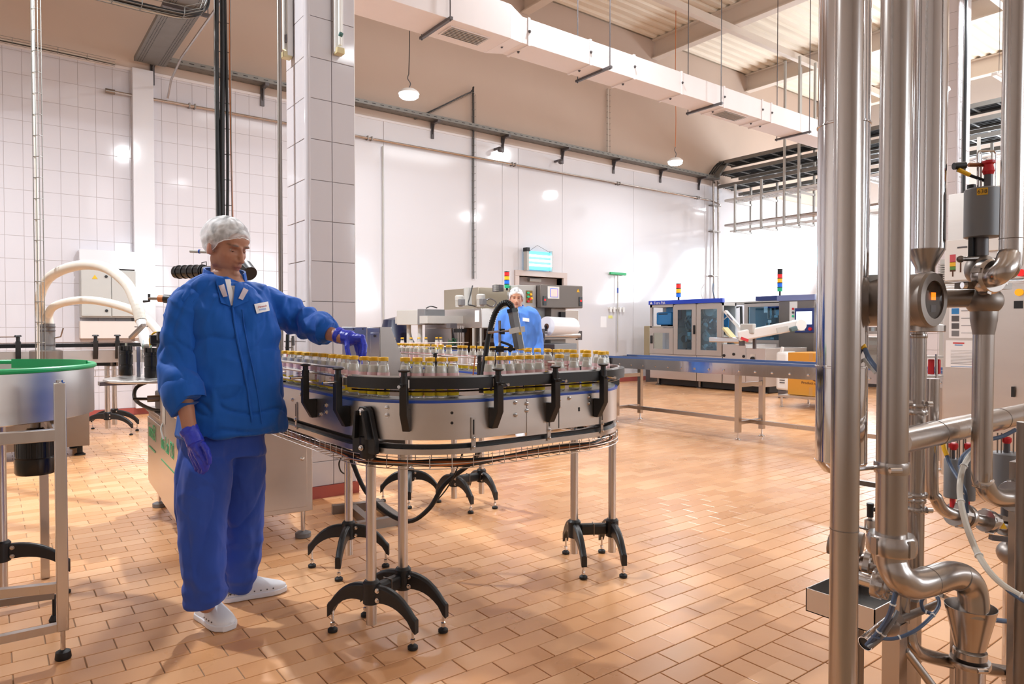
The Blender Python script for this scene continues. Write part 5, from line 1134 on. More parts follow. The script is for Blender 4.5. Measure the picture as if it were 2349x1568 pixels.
for q in (lb1, lb2, V((5.2, 8.7, 0)), V((5.3, 7.45, 0)), V((6.7, 8.4, 0))): qq = q + nb * .3 if q in (lb1, lb2) else q; MB().cyl((qq.x, qq.y, 0), (qq.x, qq.y, .13), .03, n=10).build('foot', 'dull', wm)
# ============================================================ CARTON FILLER (blue header) and second machine
XF = 12.1
def YY(px, x=XF): return PX(px, 752, x).y
tm = thing('filling_machine', 'stainless filling machine with blue header stripe and blue-tinted glass doors', 'machine', (12.7, 9.5, 0))
ya, yb, yc, yd = YY(1491), YY(1546), YY(1598), YY(1657)
Z0, ZM, Z1, Z2 = .16, .72, 1.83, 1.92
MB().box((XF + .05, yd, Z0), (XF + 1.2, ya, ZM)).build('base_cabinet', 'steelh', tm)
for k, (y1_, y0_) in enumerate(((ya, yc), (yc, yd))): MB().box((XF, y0_ + .006, Z0), (XF + .05, y1_ - .006, ZM - .01)).build('base_door', 'steelh', tm, bevel=.004)
MB().box((XF - .03, yd - .02, Z1), (XF + .05, ya + .02, Z2)).build('header', 'blue', tm, bevel=.004)
MB().box((XF, yd, Z1 - .06), (XF + .48, ya, Z1)).build('top_frame', 'lgrey', tm)
MB().box((XF + .44, yd, ZM), (XF + .48, ya, Z1)).build('back_panel', mat('pale_blue_grey', '#a9b4bc', .5), tm)
text('Tetra Pak', .085, (XF - .034, ya - .14, Z1 + .012), (0, -1, 0), (0, 0, 1), 'white', tm, 'lettering', .001); MB().prism([(-.04, 0), (.04, 0), (0, .06)], (XF - .033, ya - .06, Z1 + .015), (0, -1, 0), (0, 0, 1), (.003, 0, 0)).build('logo_triangle', 'white', tm)
fm = mat('machine_frame_paint', '#b9b2ae', .4, .3)
for yy in (ya - .03, yb, yc, yd + .03): MB().box((XF, yy - .03, ZM), (XF + .05, yy + .03, Z1)).build('frame_post', fm, tm)
def door(y1_, y0_, z0_, z1_, pane, bw=.09, nm='door'):
    d_ = MB().box((XF - .02, y0_, z0_), (XF, y1_, z0_ + bw)).box((XF - .02, y0_, z1_ - bw), (XF, y1_, z1_)).box((XF - .02, y0_, z0_ + bw), (XF, y0_ + bw, z1_ - bw)).box((XF - .02, y1_ - bw, z0_ + bw), (XF, y1_, z1_ - bw)).build(nm, fm, tm)
    MB().box((XF - .012, y0_ + bw, z0_ + bw), (XF - .006, y1_ - bw, z1_ - bw)).build('pane', pane, d_); return d_
d1_ = door(yb - .005, yc + .005, ZM, Z1 - .02, 'bluepane', .11); MB().box((XF - .05, yc + .02, 1.17), (XF - .02, yc + .06, 1.36)).build('handle', 'black', d1_, bevel=.004)
door(yc - .01, yd + .01, ZM, Z1 - .02, 'bluepane', .11)
d3_ = door(ya - .01, yb + .01, ZM, 1.30, 'pane', .11); MB().box((XF - .05, ya - .1, .95), (XF - .02, ya - .05, 1.13)).build('handle', 'black', d3_, bevel=.004)
MB().box((XF, yb, 1.31), (XF + .44, ya, 1.34)).build('shelf', fm, tm)
mbx = MB().box((XF + .12, yb + .18, 1.37), (XF + .40, yb + .62, 1.66)).build('blue_motor', 'bluebox', tm, bevel=.03); MB().box((XF + .2, yb + .12, 1.5), (XF + .42, yb + .40, 1.78)).build('blue_motor', 'bluebox', tm, bevel=.02)
MB().box((XF + .11, yb + .28, 1.61), (XF + .12, yb + .54, 1.63)).build('vent_slot', 'black', mbx); MB().box((XF + .15, yb + .3, 1.34), (XF + .35, yb + .5, 1.37)).build('motor_foot', 'black', mbx)
MB().cyl((XF + .15, yb + .07, 1.34), (XF + .15, yb + .07, 1.72), .02, n=8).build('pipe', 'chrome', tm)
rnd = random.Random(3)
for k in range(64):   # mechanism behind the glass
    y_ = rnd.uniform(yd + .15, yb - .1); z_ = rnd.uniform(ZM + .1, Z1 - .15); x_ = rnd.uniform(XF + .08, XF + .26); m_ = rnd.choice(('chrome', 'lgrey', 'steel', 'dgrey', 'white', 'lgrey', 'steel'))
    ty = rnd.random()
    if ty < .35: MB().cyl((x_, y_, z_), (x_ + rnd.uniform(.05, .15), y_, z_), rnd.uniform(.04, .11), n=18).build('roller', m_, tm)
    elif ty < .7: MB().bar((x_, y_, z_), (x_, y_ + rnd.uniform(-.25, .25), z_ + rnd.uniform(-.3, .3)), rnd.uniform(.015, .035)).build('link_arm', m_, tm)
    else: MB().box((x_, y_ - rnd.uniform(.03, .1), z_), (x_ + .1, y_ + rnd.uniform(.03, .1), z_ + rnd.uniform(.05, .2))).build('actuator', m_, tm, bevel=.006)
MB().bar((XF + .4, yc - .1, 1.75), (XF + .3, yd + .1, 1.15), .08, .05).build('chute_arm', 'steel', tm); MB().box((XF + .38, yd + .12, 1.0), (XF + .40, yc - .25, 1.65)).build('blue_screen', 'bluebox', tm)
MB().lathe([(.26, 0), (.26, .04), (.22, .04), (.22, 0)], (XF + .3, (yb + yc) / 2, 1.42), (1, 0, 0), 26, cap=False).build('wheel', 'chrome', tm); MB().lathe([(.16, 0), (.16, .04), (.13, .04), (.13, 0)], (XF + .25, (yb + yc) / 2 - .05, 1.18), (1, 0, 0), 26, cap=False).build('wheel', 'chrome', tm)
for yy in (ya - .15, yc, yd - .9):
    for xx in (XF + .12, XF + 1.0): MB().cyl((xx, yy, .02), (xx, yy, .17), .03, n=10).lathe([(.07, 0), (.07, .012), (.03, .03)], (xx, yy, 0), n=14).build('foot', 'dull', tm)
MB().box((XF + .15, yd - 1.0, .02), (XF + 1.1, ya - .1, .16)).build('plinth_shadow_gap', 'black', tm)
# infeed box right of it
ye, yf = YY(1711), YY(1757)
MB().box((XF, ye, Z0), (XF + 1.1, yd - .01, .965)).build('infeed_cabinet', 'steelh', tm, bevel=.004); MB().box((XF, yf, Z0 - .02), (XF + 1.5, ye - .006, .90)).build('infeed_cabinet', 'steelh', tm, bevel=.004)
for px, py in ((1661, 815), (1683, 812), (1706, 817)): p = PX(px, py, XF); MB().lathe([(.03, 0), (.03, .012), (.02, .02)], p, (-1, 0, 0), 14).build('knob', 'black', tm)
p = PX(1727, 822, XF); MB().lathe([(.04, 0), (.04, .03), (.03, .05)], p, (-1, 0, 0), 14).build('knob', 'black', tm); MB().box(p + V((-.01, -.05, .04)), p + V((0, .05, .09))).build('plate', 'white', tm)
p = D(1672, 730, 14.0); MB().bar(D(1664, 713, 14.2), D(1704, 760, 14.0), .16, .05).build('guide_chute', 'white', tm); MB().bar(D(1663, 752, 13.9), D(1692, 786, 13.6), .14, .04).build('guide_chute', mat('cream_chute', '#e0cf9c', .5), tm); MB().bar(D(1668, 720, 14.1), D(1694, 748, 14.0), .03).build('guide_rail', 'chrome', tm)
MB().box(D(1664, 772, 14.1), D(1696, 786, 13.2)).build('roller_block', 'chrome', tm, bevel=.02)
tb = thing('tilted_belt_feeder', 'white tilted belt feeder rising to the right in front of the glass machines', 'conveyor', D(1700, 780, 13.2))
ta_, tb_ = D(1694, 771, 13.3), D(1836, 744, 12.9); dt = (tb_ - ta_).normalized(); MB().bar(ta_, tb_, .34, .20).build('belt_body', 'white', tb, bevel=.03); MB().cyl(tb_ - dt * .05 - RT.cross(dt) * .0 - FH * .17, tb_ - dt * .05 + FH * .17, .10, n=20).build('end_drum', 'white', tb)
MB().bar(D(1812, 757, 12.7), D(1828, 752, 12.7), .1, .09).build('drive_motor', mat('teal_grey', '#4c6468', .4), tb, bevel=.02); MB().bar(D(1782, 758, 12.72), D(1808, 753, 12.72), .02, .10).build('cover_panel', 'lgrey', tb); MB().box(D(1705, 765, 13.3), D(1727, 742, 13.0)).build('hopper_plate', 'lgrey', tb, bevel=.02)
MB().bar(D(1702, 770, 13.2), V((D(1702, 770, 13.2).x, D(1702, 770, 13.2).y, .96)), .08).bar(D(1731, 771, 13.2), V((D(1731, 771, 13.2).x, D(1731, 771, 13.2).y, .9)), .05).sep('support', 'dgrey', tb)
p = D(1717, 765, 12.95); MB().bar(D(1700, 775, 13.0), D(1716, 781, 13.0), .05).build('red_block', 'redp', tb)
stack_light('', V((XF + .01, PX(1556, 690, XF).y, Z2)), .055, .10, ('eblu', 'eyel', 'ered'), 'signal tower with red, amber and blue segments on the blue header', .06)
# second machine behind
X2 = 14.4
s2m = thing('filling_machine', 'stainless machine with navy header, tall blue window and touch screen, behind the tilted feeder', 'machine', (15, 9, 0))
Ya, Yb, Yc, Yd = YY(1659, X2), YY(1711, X2), YY(1808, X2), YY(1868, X2 - .4)
MB().box((X2 + .1, Yc, .15), (X2 + 1.2, Ya, .95)).build('base_cabinet', 'steelh', s2m); MB().box((X2 + 1.1, Yc, .95), (X2 + 1.2, Ya, 1.95)).build('back_panel', mat('blue_grey_back', '#7fa0b4', .5), s2m)
MB().box((X2, Yc, 1.88), (X2 + 1.2, Ya, 1.93)).build('top_frame', 'lgrey', s2m); MB().box((X2 + .3, Yc, 1.95), (X2 + 1.2, YY(1716, X2), 2.06)).build('header', 'navy', s2m)
MB().box((X2, Yb - .05, .95), (X2 + .06, Yb + .05, 1.9)).box((X2, Yc, .95), (X2 + .06, Yc + .16, 1.9)).box((X2, Yc + .1, .95), (X2 + .06, Yb - .05, 1.02)).box((X2, Yc + .1, 1.80), (X2 + .06, Yb - .05, 1.9)).build('window_frame', fm, s2m)
MB().box((X2 + .02, Yc + .16, 1.02), (X2 + .03, Yb - .05, 1.8)).build('pane', 'bluepane', s2m); MB().box((X2 + .02, Yb + .05, .95), (X2 + .03, Ya, 1.88)).build('pane', 'pane', s2m)
for k in range(24):
    y_ = rnd.uniform(Yc + .2, Yb - .1); z_ = rnd.uniform(1.0, 1.7); x_ = X2 + rnd.uniform(.3, .8); MB().box((x_, y_ - .06, z_), (x_ + .1, y_ + .06, z_ + rnd.uniform(.1, .3))).build('actuator', rnd.choice(('chrome', 'dgrey', 'dull')), s2m, bevel=.01)
p = D(1678, 704, 15.2); MB().tube([D(1677, 704, 15.3), D(1684, 706, 15.2), D(1700, 703, 15.2), D(1701, 748, 15.2)], .03, 8).build('black_arm', 'black', s2m)
XS = X2 - .4
MB().box((XS, Yd, .15), (X2 + .8, Yc - .01, 1.95)).build('control_cabinet', 'dull', s2m, bevel=.01); MB().box((XS - .03, Yd - .02, 1.90), (X2 + .8, Yc + .02, 2.02)).build('header', mat('pale_navy', '#7c86b4', .4), s2m)
yq = YY(1846, XS); MB().box((XS - .03, yq - .22, 1.20), (XS, yq + .22, 1.73)).build('screen_frame', 'navy', s2m, bevel=.01); MB().box((XS - .034, yq - .18, 1.38), (XS - .03, yq + .18, 1.66)).build('screen', 'escr', s2m); MB().box((XS - .036, yq - .02, 1.24), (XS - .03, yq + .15, 1.34)).build('keypad', 'lgrey', s2m); MB().cyl((XS - .03, yq - .15, 1.28), (XS - .07, yq - .15, 1.28), .035, n=14).build('stop_button', 'redp', s2m)
yq2 = YY(1820, XS); MB().box((XS - .01, yq2 - .09, 1.45), (XS, yq2 + .09, 1.88)).build('switch_strip', 'white', s2m)
for z_, c_ in ((1.72, 'redp'), (1.64, 'dgrey'), (1.56, 'egrn')): MB().cyl((XS - .012, yq2, z_), (XS - .03, yq2, z_), .025, n=12).build('push_button', c_, s2m)
for yy in (Ya - .1, Yc + .1, Yd + .1): MB().cyl((X2 + .2, yy, 0), (X2 + .2, yy, .16), .04, n=10).build('foot', 'dull', s2m)
for yy in (Ya - .1, Yc + .1, Yd + .1): MB().cyl((X2 + 1.0 if yy > Yc else X2 + .5, yy, 0), (X2 + 1.0 if yy > Yc else X2 + .5, yy, .16), .04, n=10).build('foot', 'dull', s2m)
p = PX(1789, 688, X2 + .4); stack_light('', V((X2 + .4, p.y, 2.06)), .06, .105, ('egrn', 'eblu', 'eyel', 'ered', 'black'), 'signal tower with green lit segment on the navy header at right', .10)
t3m = thing('open_frame_machine', 'open steel-framed machine with navy top, partly hidden behind the tall pipes', 'machine', (16, 7.5, 0)); Ye, Yf = YY(1869, 15.2), YY(2130, 15.2)
MB().box((15.2, Yf, 1.93), (16.2, Ye, 2.06)).build('header', 'navy', t3m)
for yy in np.linspace(Ye - .05, Yf + .05, 6): MB().bar((15.25, yy, 0), (15.25, yy, 1.93), .07).build('post', 'lgrey', t3m)
for zz in (.9, 1.2, 1.5): MB().bar((15.3, Ye, zz), (15.3, Yf, zz), .06).build('rail', 'steel', t3m)
MB().box((15.5, Yf, .2), (16.1, Ye, 1.1)).build('body', 'lgrey', t3m); MB().box((15.5, Yf, 0), (15.6, Ye, .2)).build('plinth', 'dgrey', t3m)
for k in range(14): y_ = rnd.uniform(Yf, Ye); z_ = rnd.uniform(1.1, 1.75); MB().box((15.6, y_ - .1, z_), (15.9, y_ + .1, z_ + .12)).build('actuator', rnd.choice(('chrome', 'lgrey', 'dgrey', 'bluebox')), t3m, bevel=.01)
# small beige cabinet left of the filler and white reel box
sc_ = thing('cabinet', 'small beige cabinet just left of the blue-header machine', 'cabinet', (12.8, 11.1, 0)); ys0, ys1 = YY(1477, 12.6), YY(1489, 12.6); MB().box((12.6, ys1, .5), (13.4, ys0, 1.35)).build('body', mat('beige_steel', '#a89a7c', .5), sc_, bevel=.01); MB().box((12.65, ys1 + .02, 0), (13.35, ys0 - .02, .5)).build('stand', 'dgrey', sc_)
wr_ = thing('drive_unit', 'white ribbed drive unit between the filler and the orange carton', 'machine', (11.6, 7.3, 0)); ya2, yb2 = YY(1779, 11.7), YY(1808, 11.7)
MB().box((11.7, yb2, .14), (12.05, ya2, .86)).build('body', 'white', wr_, bevel=.05); MB().box((11.72, yb2 + .05, 0), (12.0, ya2 - .05, .14)).build('base', 'dgrey', wr_)
for k in range(7): MB().box((11.69, yb2 + .06, .28 + k * .045), (11.70, yb2 + .16, .295 + k * .045)).build('vent_slot', 'dgrey', wr_)
MB().bar((11.75, ya2 - .06, .72), (11.75, ya2 - .12, .95), .05).build('handle', 'white', wr_, bevel=.01)
# orange carton on its low stand
ob = thing('cardboard_box', 'large orange cardboard box with round brown emblem on a low steel stand', 'box', (10.7, 6.2, .2)); oy1 = YY(1808, 10.45); oy0 = oy1 - .80
MB().box((10.45, oy0, .21), (11.15, oy1, .90)).build('carton', 'cardboard', ob, bevel=.006); MB().box((10.448, (oy0 + oy1) / 2 - .03, .21), (10.452, (oy0 + oy1) / 2 + .03, .35)).box((10.448, (oy0 + oy1) / 2 - .03, .78), (10.452, (oy0 + oy1) / 2 + .03, .9)).sep('tape', mat('brown_tape', '#c08a4a', .4), ob)
em = V((10.447, oy1 - .52, .60)); rr = []
for k in range(33): a_ = k * math.pi / 16; rr.append([em + V((0, -r_ * math.cos(a_), r_ * math.sin(a_))) + V((dx_, 0, 0)) for r_, dx_ in ((.11, 0), (.16, 0), (.16, .001), (.11, .001))])
MB().loft(rr, cap=False).build('emblem_ring', 'brown', ob); text('Product of Taiwan', .062, (10.446, oy1 - .24, .40), (0, -1, 0), (0, 0, 1), 'brown', ob, 'print', .0005)
os_ = thing('stand', 'low four-legged steel stand under the orange cardboard box', 'stand', (10.8, 6.1, 0)); MB().box((10.33, oy0 - .1, .165), (11.25, oy1 + .1, .205)).build('frame_top', 'steel', os_, bevel=.004)
for x in (10.37, 11.2):
    for y in (oy0 - .06, oy1 + .06): MB().cyl((x, y, .02), (x, y, .17), .018, n=8).lathe([(.03, 0), (.03, .01), (.01, .02)], (x, y, 0), n=10).build('leg', 'steel', os_)
# ============================================================ STRAIGHT CONVEYOR
c2 = thing('straight_conveyor', 'straight stainless conveyor with blue top strip on a square-tube frame, mid floor', 'conveyor', (7.15, 5, 0))
MB().box((6.88, 1.2, .875), (7.42, 6.95, .885)).build('belt', 'dull', c2); 
for x in (6.86, 7.43): MB().box((x - .004, 1.2, .755), (x + .004, 6.98, .895)).build('side_panel', 'chrome', c2); MB().box((x - .012, 1.2, .888), (x + .012, 6.98, .915)).build('edge_strip', mat('slate_blue_strip', '#4c6496', .35), c2)
MB().box((6.862, 6.95, .77), (7.428, 6.98, .90)).build('end_plate', 'chrome', c2)
for k in range(26): q = MB(); hexbolt(q, (6.855, 6.8 - k * .21, .805), (-1, 0, 0), .012, .01); q.build('bolt', 'chrome', c2)
for y in (6.68, 4.74, 2.6):
    for x in (6.90, 7.38):
        MB().box((x - .028, y - .028, .09), (x + .028, y + .028, .755)).build('leg', 'pipe', c2); MB().cyl((x, y, .01), (x, y, .1), .01, n=8).lathe([(.035, 0), (.035, .01), (.012, .02)], (x, y, 0), n=14).build('levelling_foot', 'chrome', c2)
    MB().bar((6.90, y, .20), (7.38, y, .20), .04).build('cross_bar', 'pipe', c2); MB().bar((6.90, y, .64), (7.38, y, .64), .05).build('cross_bar', 'pipe', c2)
MB().bar((7.14, 6.68, .20), (7.14, 1.4, .20), .045).build('long_bar', 'pipe', c2); MB().cyl((6.95, 7.02, .70), (6.6, 7.02, .70), .018, n=10).build('side_rod', 'steel', c2); MB().bar((6.86, 6.96, .70), (6.95, 7.03, .70), .03).build('rod_bracket', 'dull', c2)
# ============================================================ OVERHEAD LADDERS AND PIPE RACK
def ladder(x0, x1, z, y0, y1, lab, cab=5):
    t = thing('cable_ladder', lab, 'cable ladder', ((x0 + x1) / 2, (y0 + y1) / 2, z), 'cable ladders below the roof')
    for x in (x0, x1): MB().box((x - .015, y0, z), (x + .015, y1, z + .09)).build('side_rail', 'galv', t)
    y = y1 - .15
    while y > y0: MB().box((x0, y - .02, z + .015), (x1, y + .02, z + .035)).build('rung', 'galv', t); y -= .45
    for k in range(cab):
        xx = x0 + .07 + k * (x1 - x0 - .12) / max(1, cab - 1)
        MB().tube([(xx + .015 * math.sin(i * 1.3 + k), y0 + i * (y1 - y0) / 10, z + .055) for i in range(11)], .028, 6).build('cable', 'rubber', t)
    return t
WH = ('black cables packed in an overhead cable ladder, %s tier, crossing toward the right wall')
ladder(15.8, 16.35, 5.72, 1.0, 11.5, 'topmost overhead cable ladder filled with black cables, right of the air duct')
ladder(15.8, 16.35, 5.42, 1.0, 11.5, 'second overhead cable ladder from the top, packed with black cables')
ladder(15.8, 16.35, 5.08, 1.0, 11.5, 'third overhead cable ladder from the top, packed with black cables')
ladder(16.7, 17.2, 5.42, 1.0, 11.5, 'rear overhead cable ladder running behind the three stacked ones', 4)
ladder(16.7, 17.2, 4.98, 1.0, 11.5, 'lower rear overhead cable ladder behind the pipe rack', 4)
rk = thing('pipe_rack', 'upper bundle of parallel stainless pipes hung below the cable ladders', 'pipes', (16, 6, 4.7))
for k in range(6): MB().tube([(15.8 + k * .085, 11.3, 4.72), (15.8 + k * .085, 1.0, 4.72)], .034, 10).build('pipe', 'pipe' if k % 2 else 'white', rk)
rk2 = thing('pipe_rack', 'lower bundle of parallel stainless pipes hanging in rectangular frames', 'pipes', (16, 6, 4.05))
for k in range(5): MB().tube([(15.8 + k * .085, 11.3, 4.06), (15.8 + k * .085, 1.0, 4.06)], .030, 10).build('pipe', 'pipe', rk2)
for k in range(2): MB().tube([(15.9 + k * .14, 11.2, 3.9), (15.9 + k * .14, 1.0, 3.9)], .022, 8).build('pipe', 'white', rk2)
for px in (1685, 1745, 1797, 1830, 1990, 2240, 2300):
    y = YY(px, 15.75); h = MB()
    for x in (15.74, 16.45): h.bar((x, y, 3.85), (x, y, 7.9 if px in (1797, 1830, 2300) else 5.1), .05)
    h.bar((15.74, y, 3.86), (16.45, y, 3.86), .05).bar((15.74, y, 4.62), (16.45, y, 4.62), .05).build('hanger_frame', 'lgrey', rk2)
vp = thing('riser_pipes', 'pair of thin steel pipes dropping down the white wall behind the filling machine', 'pipe', (15.7, 11.5, 2)); 
for k, x in enumerate((15.62, 15.82)): MB().tube([(x, 11.5, 5.2 - k * .0), (x, 11.55, 5.3), (x, 11.5, 2.0)], .03, 10).build('pipe', 'pipe', vp)
for z in (2.7, 3.9, 4.6): MB().box((15.55, 11.5, z), (15.9, YW, z + .03)).build('pipe_clip', 'dull', vp)
MB().tube([(15.58, 11.5, 2.5), (15.5, 11.45, 2.3), (15.6, 11.45, 2.05)], .015, 6, smooth=3).build('flexible_pipe', 'cable', vp)
tc_ = thing('tray_corner', 'grey sheet-steel corner joining wall tray and overhead ladders', 'cable tray', (15.8, 11.4, 5.3)); MB().loft([[(15.55, 11.3, 5.32), (15.55, 11.62, 5.32), (15.55, 11.62, 5.4), (15.55, 11.3, 5.4)], [(15.95, 11.3, 5.75), (15.95, 11.62, 5.75), (15.95, 11.62, 5.83), (15.95, 11.3, 5.83)]]).build('sheet', 'galv', tc_)
for k in range(3): MB().tube([(15.4, 11.35 + k * .08, 5.42), (15.75, 11.35 + k * .08, 5.75), (16.0, 11.3, 5.85)], .02, 6, smooth=3).build('cable', 'rubber', tc_)
for y, lab in ((4.0, 'left'), (2.6, 'right')):
    t = thing('tube_light', 'slim white tube light hanging between the cable ladders and pillar, %s one of two' % lab, 'lamp', (13.5, y, 5.2)); MB().box((12.4, y - .04, 5.2), (13.8, y + .04, 5.25)).build('housing', 'white', t, bevel=.01); MB().cyl((12.6, y, 5.25), (12.6, y, 8.0), .004, n=5).cyl((13.6, y, 5.25), (13.6, y, 8.0), .004, n=5).sep('wire', 'dgrey', t)
rb2 = bask('vertical wire cable basket with one thick black cable on the far pillar at right', [(13.90, 4.98, z) for z in (2.2, 3, 4, 5, 6, 7, 8.3)], (1, 0, 0), .14, .05, (0, -1, 0), (('black', .035, 0.02),), step=.3)
gl = D(2165, 205, 11.5); t = thing('spot_lamp', 'small bright lamp glowing beside the far right pillar', 'lamp', gl); MB().lathe([(.02, .05), (.09, .02), (.10, -.02)], gl, n=16).build('lamp_shade', 'white', t); MB().ell(gl - V((0, 0, .03)), .07).build('bulb', 'lamp', t); MB().cyl(gl, V((gl.x, gl.y, 8.0)), .005, n=6).build('cord', 'dgrey', t)
# ============================================================ FOREGROUND PIPEWORK (right)
def Dv(px, d, z): p = D(px, 784, d); return V((p.x, p.y, z))
def zat(py, d, px=CX): return D(px, py, d).z
def zz(px, py, d): return D(px, py, d).z
def vpipe(name, label, cat, px, d, y0, y1, r, m='pipe', n=28, z_lo=None, z_hi=None, **k):
    b = Dv(px, d, zz(px, y1, d) if z_lo is None else z_lo); t_ = Dv(px, d, zz(px, y0, d) if z_hi is None else z_hi)
    t = thing(name, label, cat, b); MB().cyl(b, t_, r, n=n).build('pipe_run', m, t); return t, b, t_
def ring(t, p, r0, r1, h, m='pipe', ax=(0, 0, 1), n=28, nm='clamp_ring', r2=None):
    return MB().lathe([(r0, -h / 2), (r1 * .97, -h / 2), (r1, -h * .3), (r1, h * .3), (r1 * .97, h / 2), (r0, h / 2)], p, ax, n).build(nm, m, t)
def nut(t, p, r, h, ax=(0, 0, 1), m='pipe'):   # slotted union nut
    k = MB().lathe([(r * .72, -h / 2), (r * .95, -h / 2), (r, -h * .35), (r, h * .25), (r * .88, h / 2), (r * .70, h / 2)], p, ax, 32).build('union_nut', m, t)
    axv = V(ax).normalized(); a = axv.orthogonal().normalized(); b = axv.cross(a)
    for i in range(4):
        q = a * math.cos(i * math.pi / 2 + .5) + b * math.sin(i * math.pi / 2 + .5); MB().obox(V(p) + q * r * .98, q * r * .07, axv.cross(q) * r * .14, axv * h * .42).build('nut_lug', m, k)
    return k
def clampjoint(t, p, r, ax, m='pipe'):
    k = ring(t, p, r * .9, r * 1.32, .018, m, ax, nm='clamp_ring'); n = -FH; 
    s = V(p) + n * r * 1.3 + RT * 0; MB().cyl(s - RT * .014, s + RT * .014, .007, n=8).build('wing_screw', 'chrome', k); return k
# post A
tA, bA_, tA_ = vpipe('steel_post', 'tall satin steel post, full height at the left of the foreground pipework', 'post', 1941, 1.75, 0, 1568, .034, z_lo=0, z_hi=3.6)
MB().lathe([(.03, 0), (.06, .0), (.06, .01), (.036, .012)], bA_, n=24).build('base_flange', 'pipe', tA)
MB().cyl(Dv(1941, 1.75, zz(1941, 1215, 1.75)) - V((0, 0, .0015)), Dv(1941, 1.75, zz(1941, 1215, 1.75)) + V((0, 0, .0015)), .0346, n=28).build('weld_seam', 'dull', tA)
# pipe C – insulated polished riser behind the post
tC, bC, tC_ = vpipe('insulated_pipe', 'polished insulated pipe with a dented cladding just behind the left post', 'pipe', 1931, 2.12, 0, 1056, .0735, 'chrome', 40, z_hi=3.8)
for py in (292, 840): p = Dv(1931, 2.12, zz(1931, py, 2.12)); MB().lathe([(.0735, -.004), (.0765, -.003), (.0765, .002), (.0735, .004)], p, n=40).build('cladding_bead', 'chrome', tC)
MB().lathe([(.075, 0), (.0745, -.004), (.05, -.035), (.03, -.04)], bC, n=40).build('end_cone', 'chrome', tC)
MB().cyl(bC - V((0, 0, .03)), V((bC.x, bC.y, .5)), .028, n=20).build('inner_pipe', 'pipe', tC); MB().cyl(V((bC.x, bC.y, 0)), V((bC.x, bC.y, .5)), .022, n=16).build('support_leg', 'dull', tC)
# pipe B
rB = .0388; dB = 1.85
tB = thing('product_pipe', 'bright satin pipe dropping to a union nut and double elbow, second upright from the left', 'pipe', Dv(2049, dB, zz(2049, 1240, dB)))
MB().cyl(Dv(2049, dB, zz(2049, 1250, dB)), Dv(2049, dB, 3.7), rB, n=32).build('riser', 'pipe', tB)
p = Dv(2049, dB, zz(2049, 1072, dB)); ring(tB, p, rB * .95, rB * 1.14, .03, 'pipe', nm='pipe_clamp'); MB().cyl(p - FH * rB * 1.15 - RT * .03, p - FH * rB * 1.15 + RT * .0, .008, n=10).build('clamp_screw', 'chrome', tB)
MB().cyl(p - RT * rB, Dv(1965, 1.78, p.z + .008), .006, n=10).build('clamp_rod', 'chrome', tB)
nut(tB, Dv(2050, dB, zz(2050, 1248, dB)), .062, .052)
el = [Dv(2050, dB, zz(2050, 1255, dB)), Dv(2050, dB, zz(2050, 1290, dB)), D(2058, 1318, dB), D(2080, 1336, dB + .01), D(2110, 1338, dB + .03), D(2165, 1322, dB + .10), D(2190, 1319, dB + .13), D(2214, 1327, dB + .15), D(2229, 1350, dB + .16), D(2234, 1385, dB + .16), D(2234, 1410, dB + .16)]
MB().tube(el, [rB * 1.02] * len(el), 28, smooth=5).build('elbow', 'pipe', tB)
for a_, b_ in ((4, 5), (6, 7)): q = el[a_].lerp(el[b_], .3); ax = (el[b_] - el[a_]).normalized(); MB().lathe([(rB, -.001), (rB * 1.05, 0), (rB, .001)], q, ax, 28).build('weld_seam', 'dull', tB)
# funnel
fp = Dv(2235, 2.02, zz(2235, 1490, 2.02)); ft = zz(2235, 1394, 2.02)
tf = thing('drain_funnel', 'steel drain funnel under the mouth of the double elbow', 'funnel', fp)
MB().lathe([(.040, 0), (.068, ft - fp.z), (.0665, ft - fp.z), (.0385, 0)], fp, n=36, cap=False).build('cone', 'pipe', tf)
MB().lathe([(.038, .0), (.044, .002), (.044, .02), (.040, .022)], fp - V((0, 0, .03)), n=32).build('collar', 'pipe', tf); clampjoint(tf, fp - V((0, 0, .045)), .041, (0, 0, 1)); MB().cyl(fp - V((0, 0, .05)), V((fp.x, fp.y, 0)), .040, n=28).build('drain_pipe', 'pipe', tf)
# pipe D with cone into the flow meter
tD = thing('insulated_pipe', 'polished insulated pipe ending in a cone above the round flow meter', 'pipe', Dv(2122, 2.15, zz(2122, 575, 2.15)))
MB().cyl(Dv(2122, 2.15, zz(2122, 575, 2.15)), Dv(2122, 2.15, 3.8), .053, n=36).build('cladding', 'chrome', tD)
p = Dv(2120, 2.15, zz(2120, 575, 2.15)); MB().lathe([(.0545, .004), (.0545, 0), (.028, -.052), (.028, -.07)], p, n=36).build('cone', 'pipe', tD)
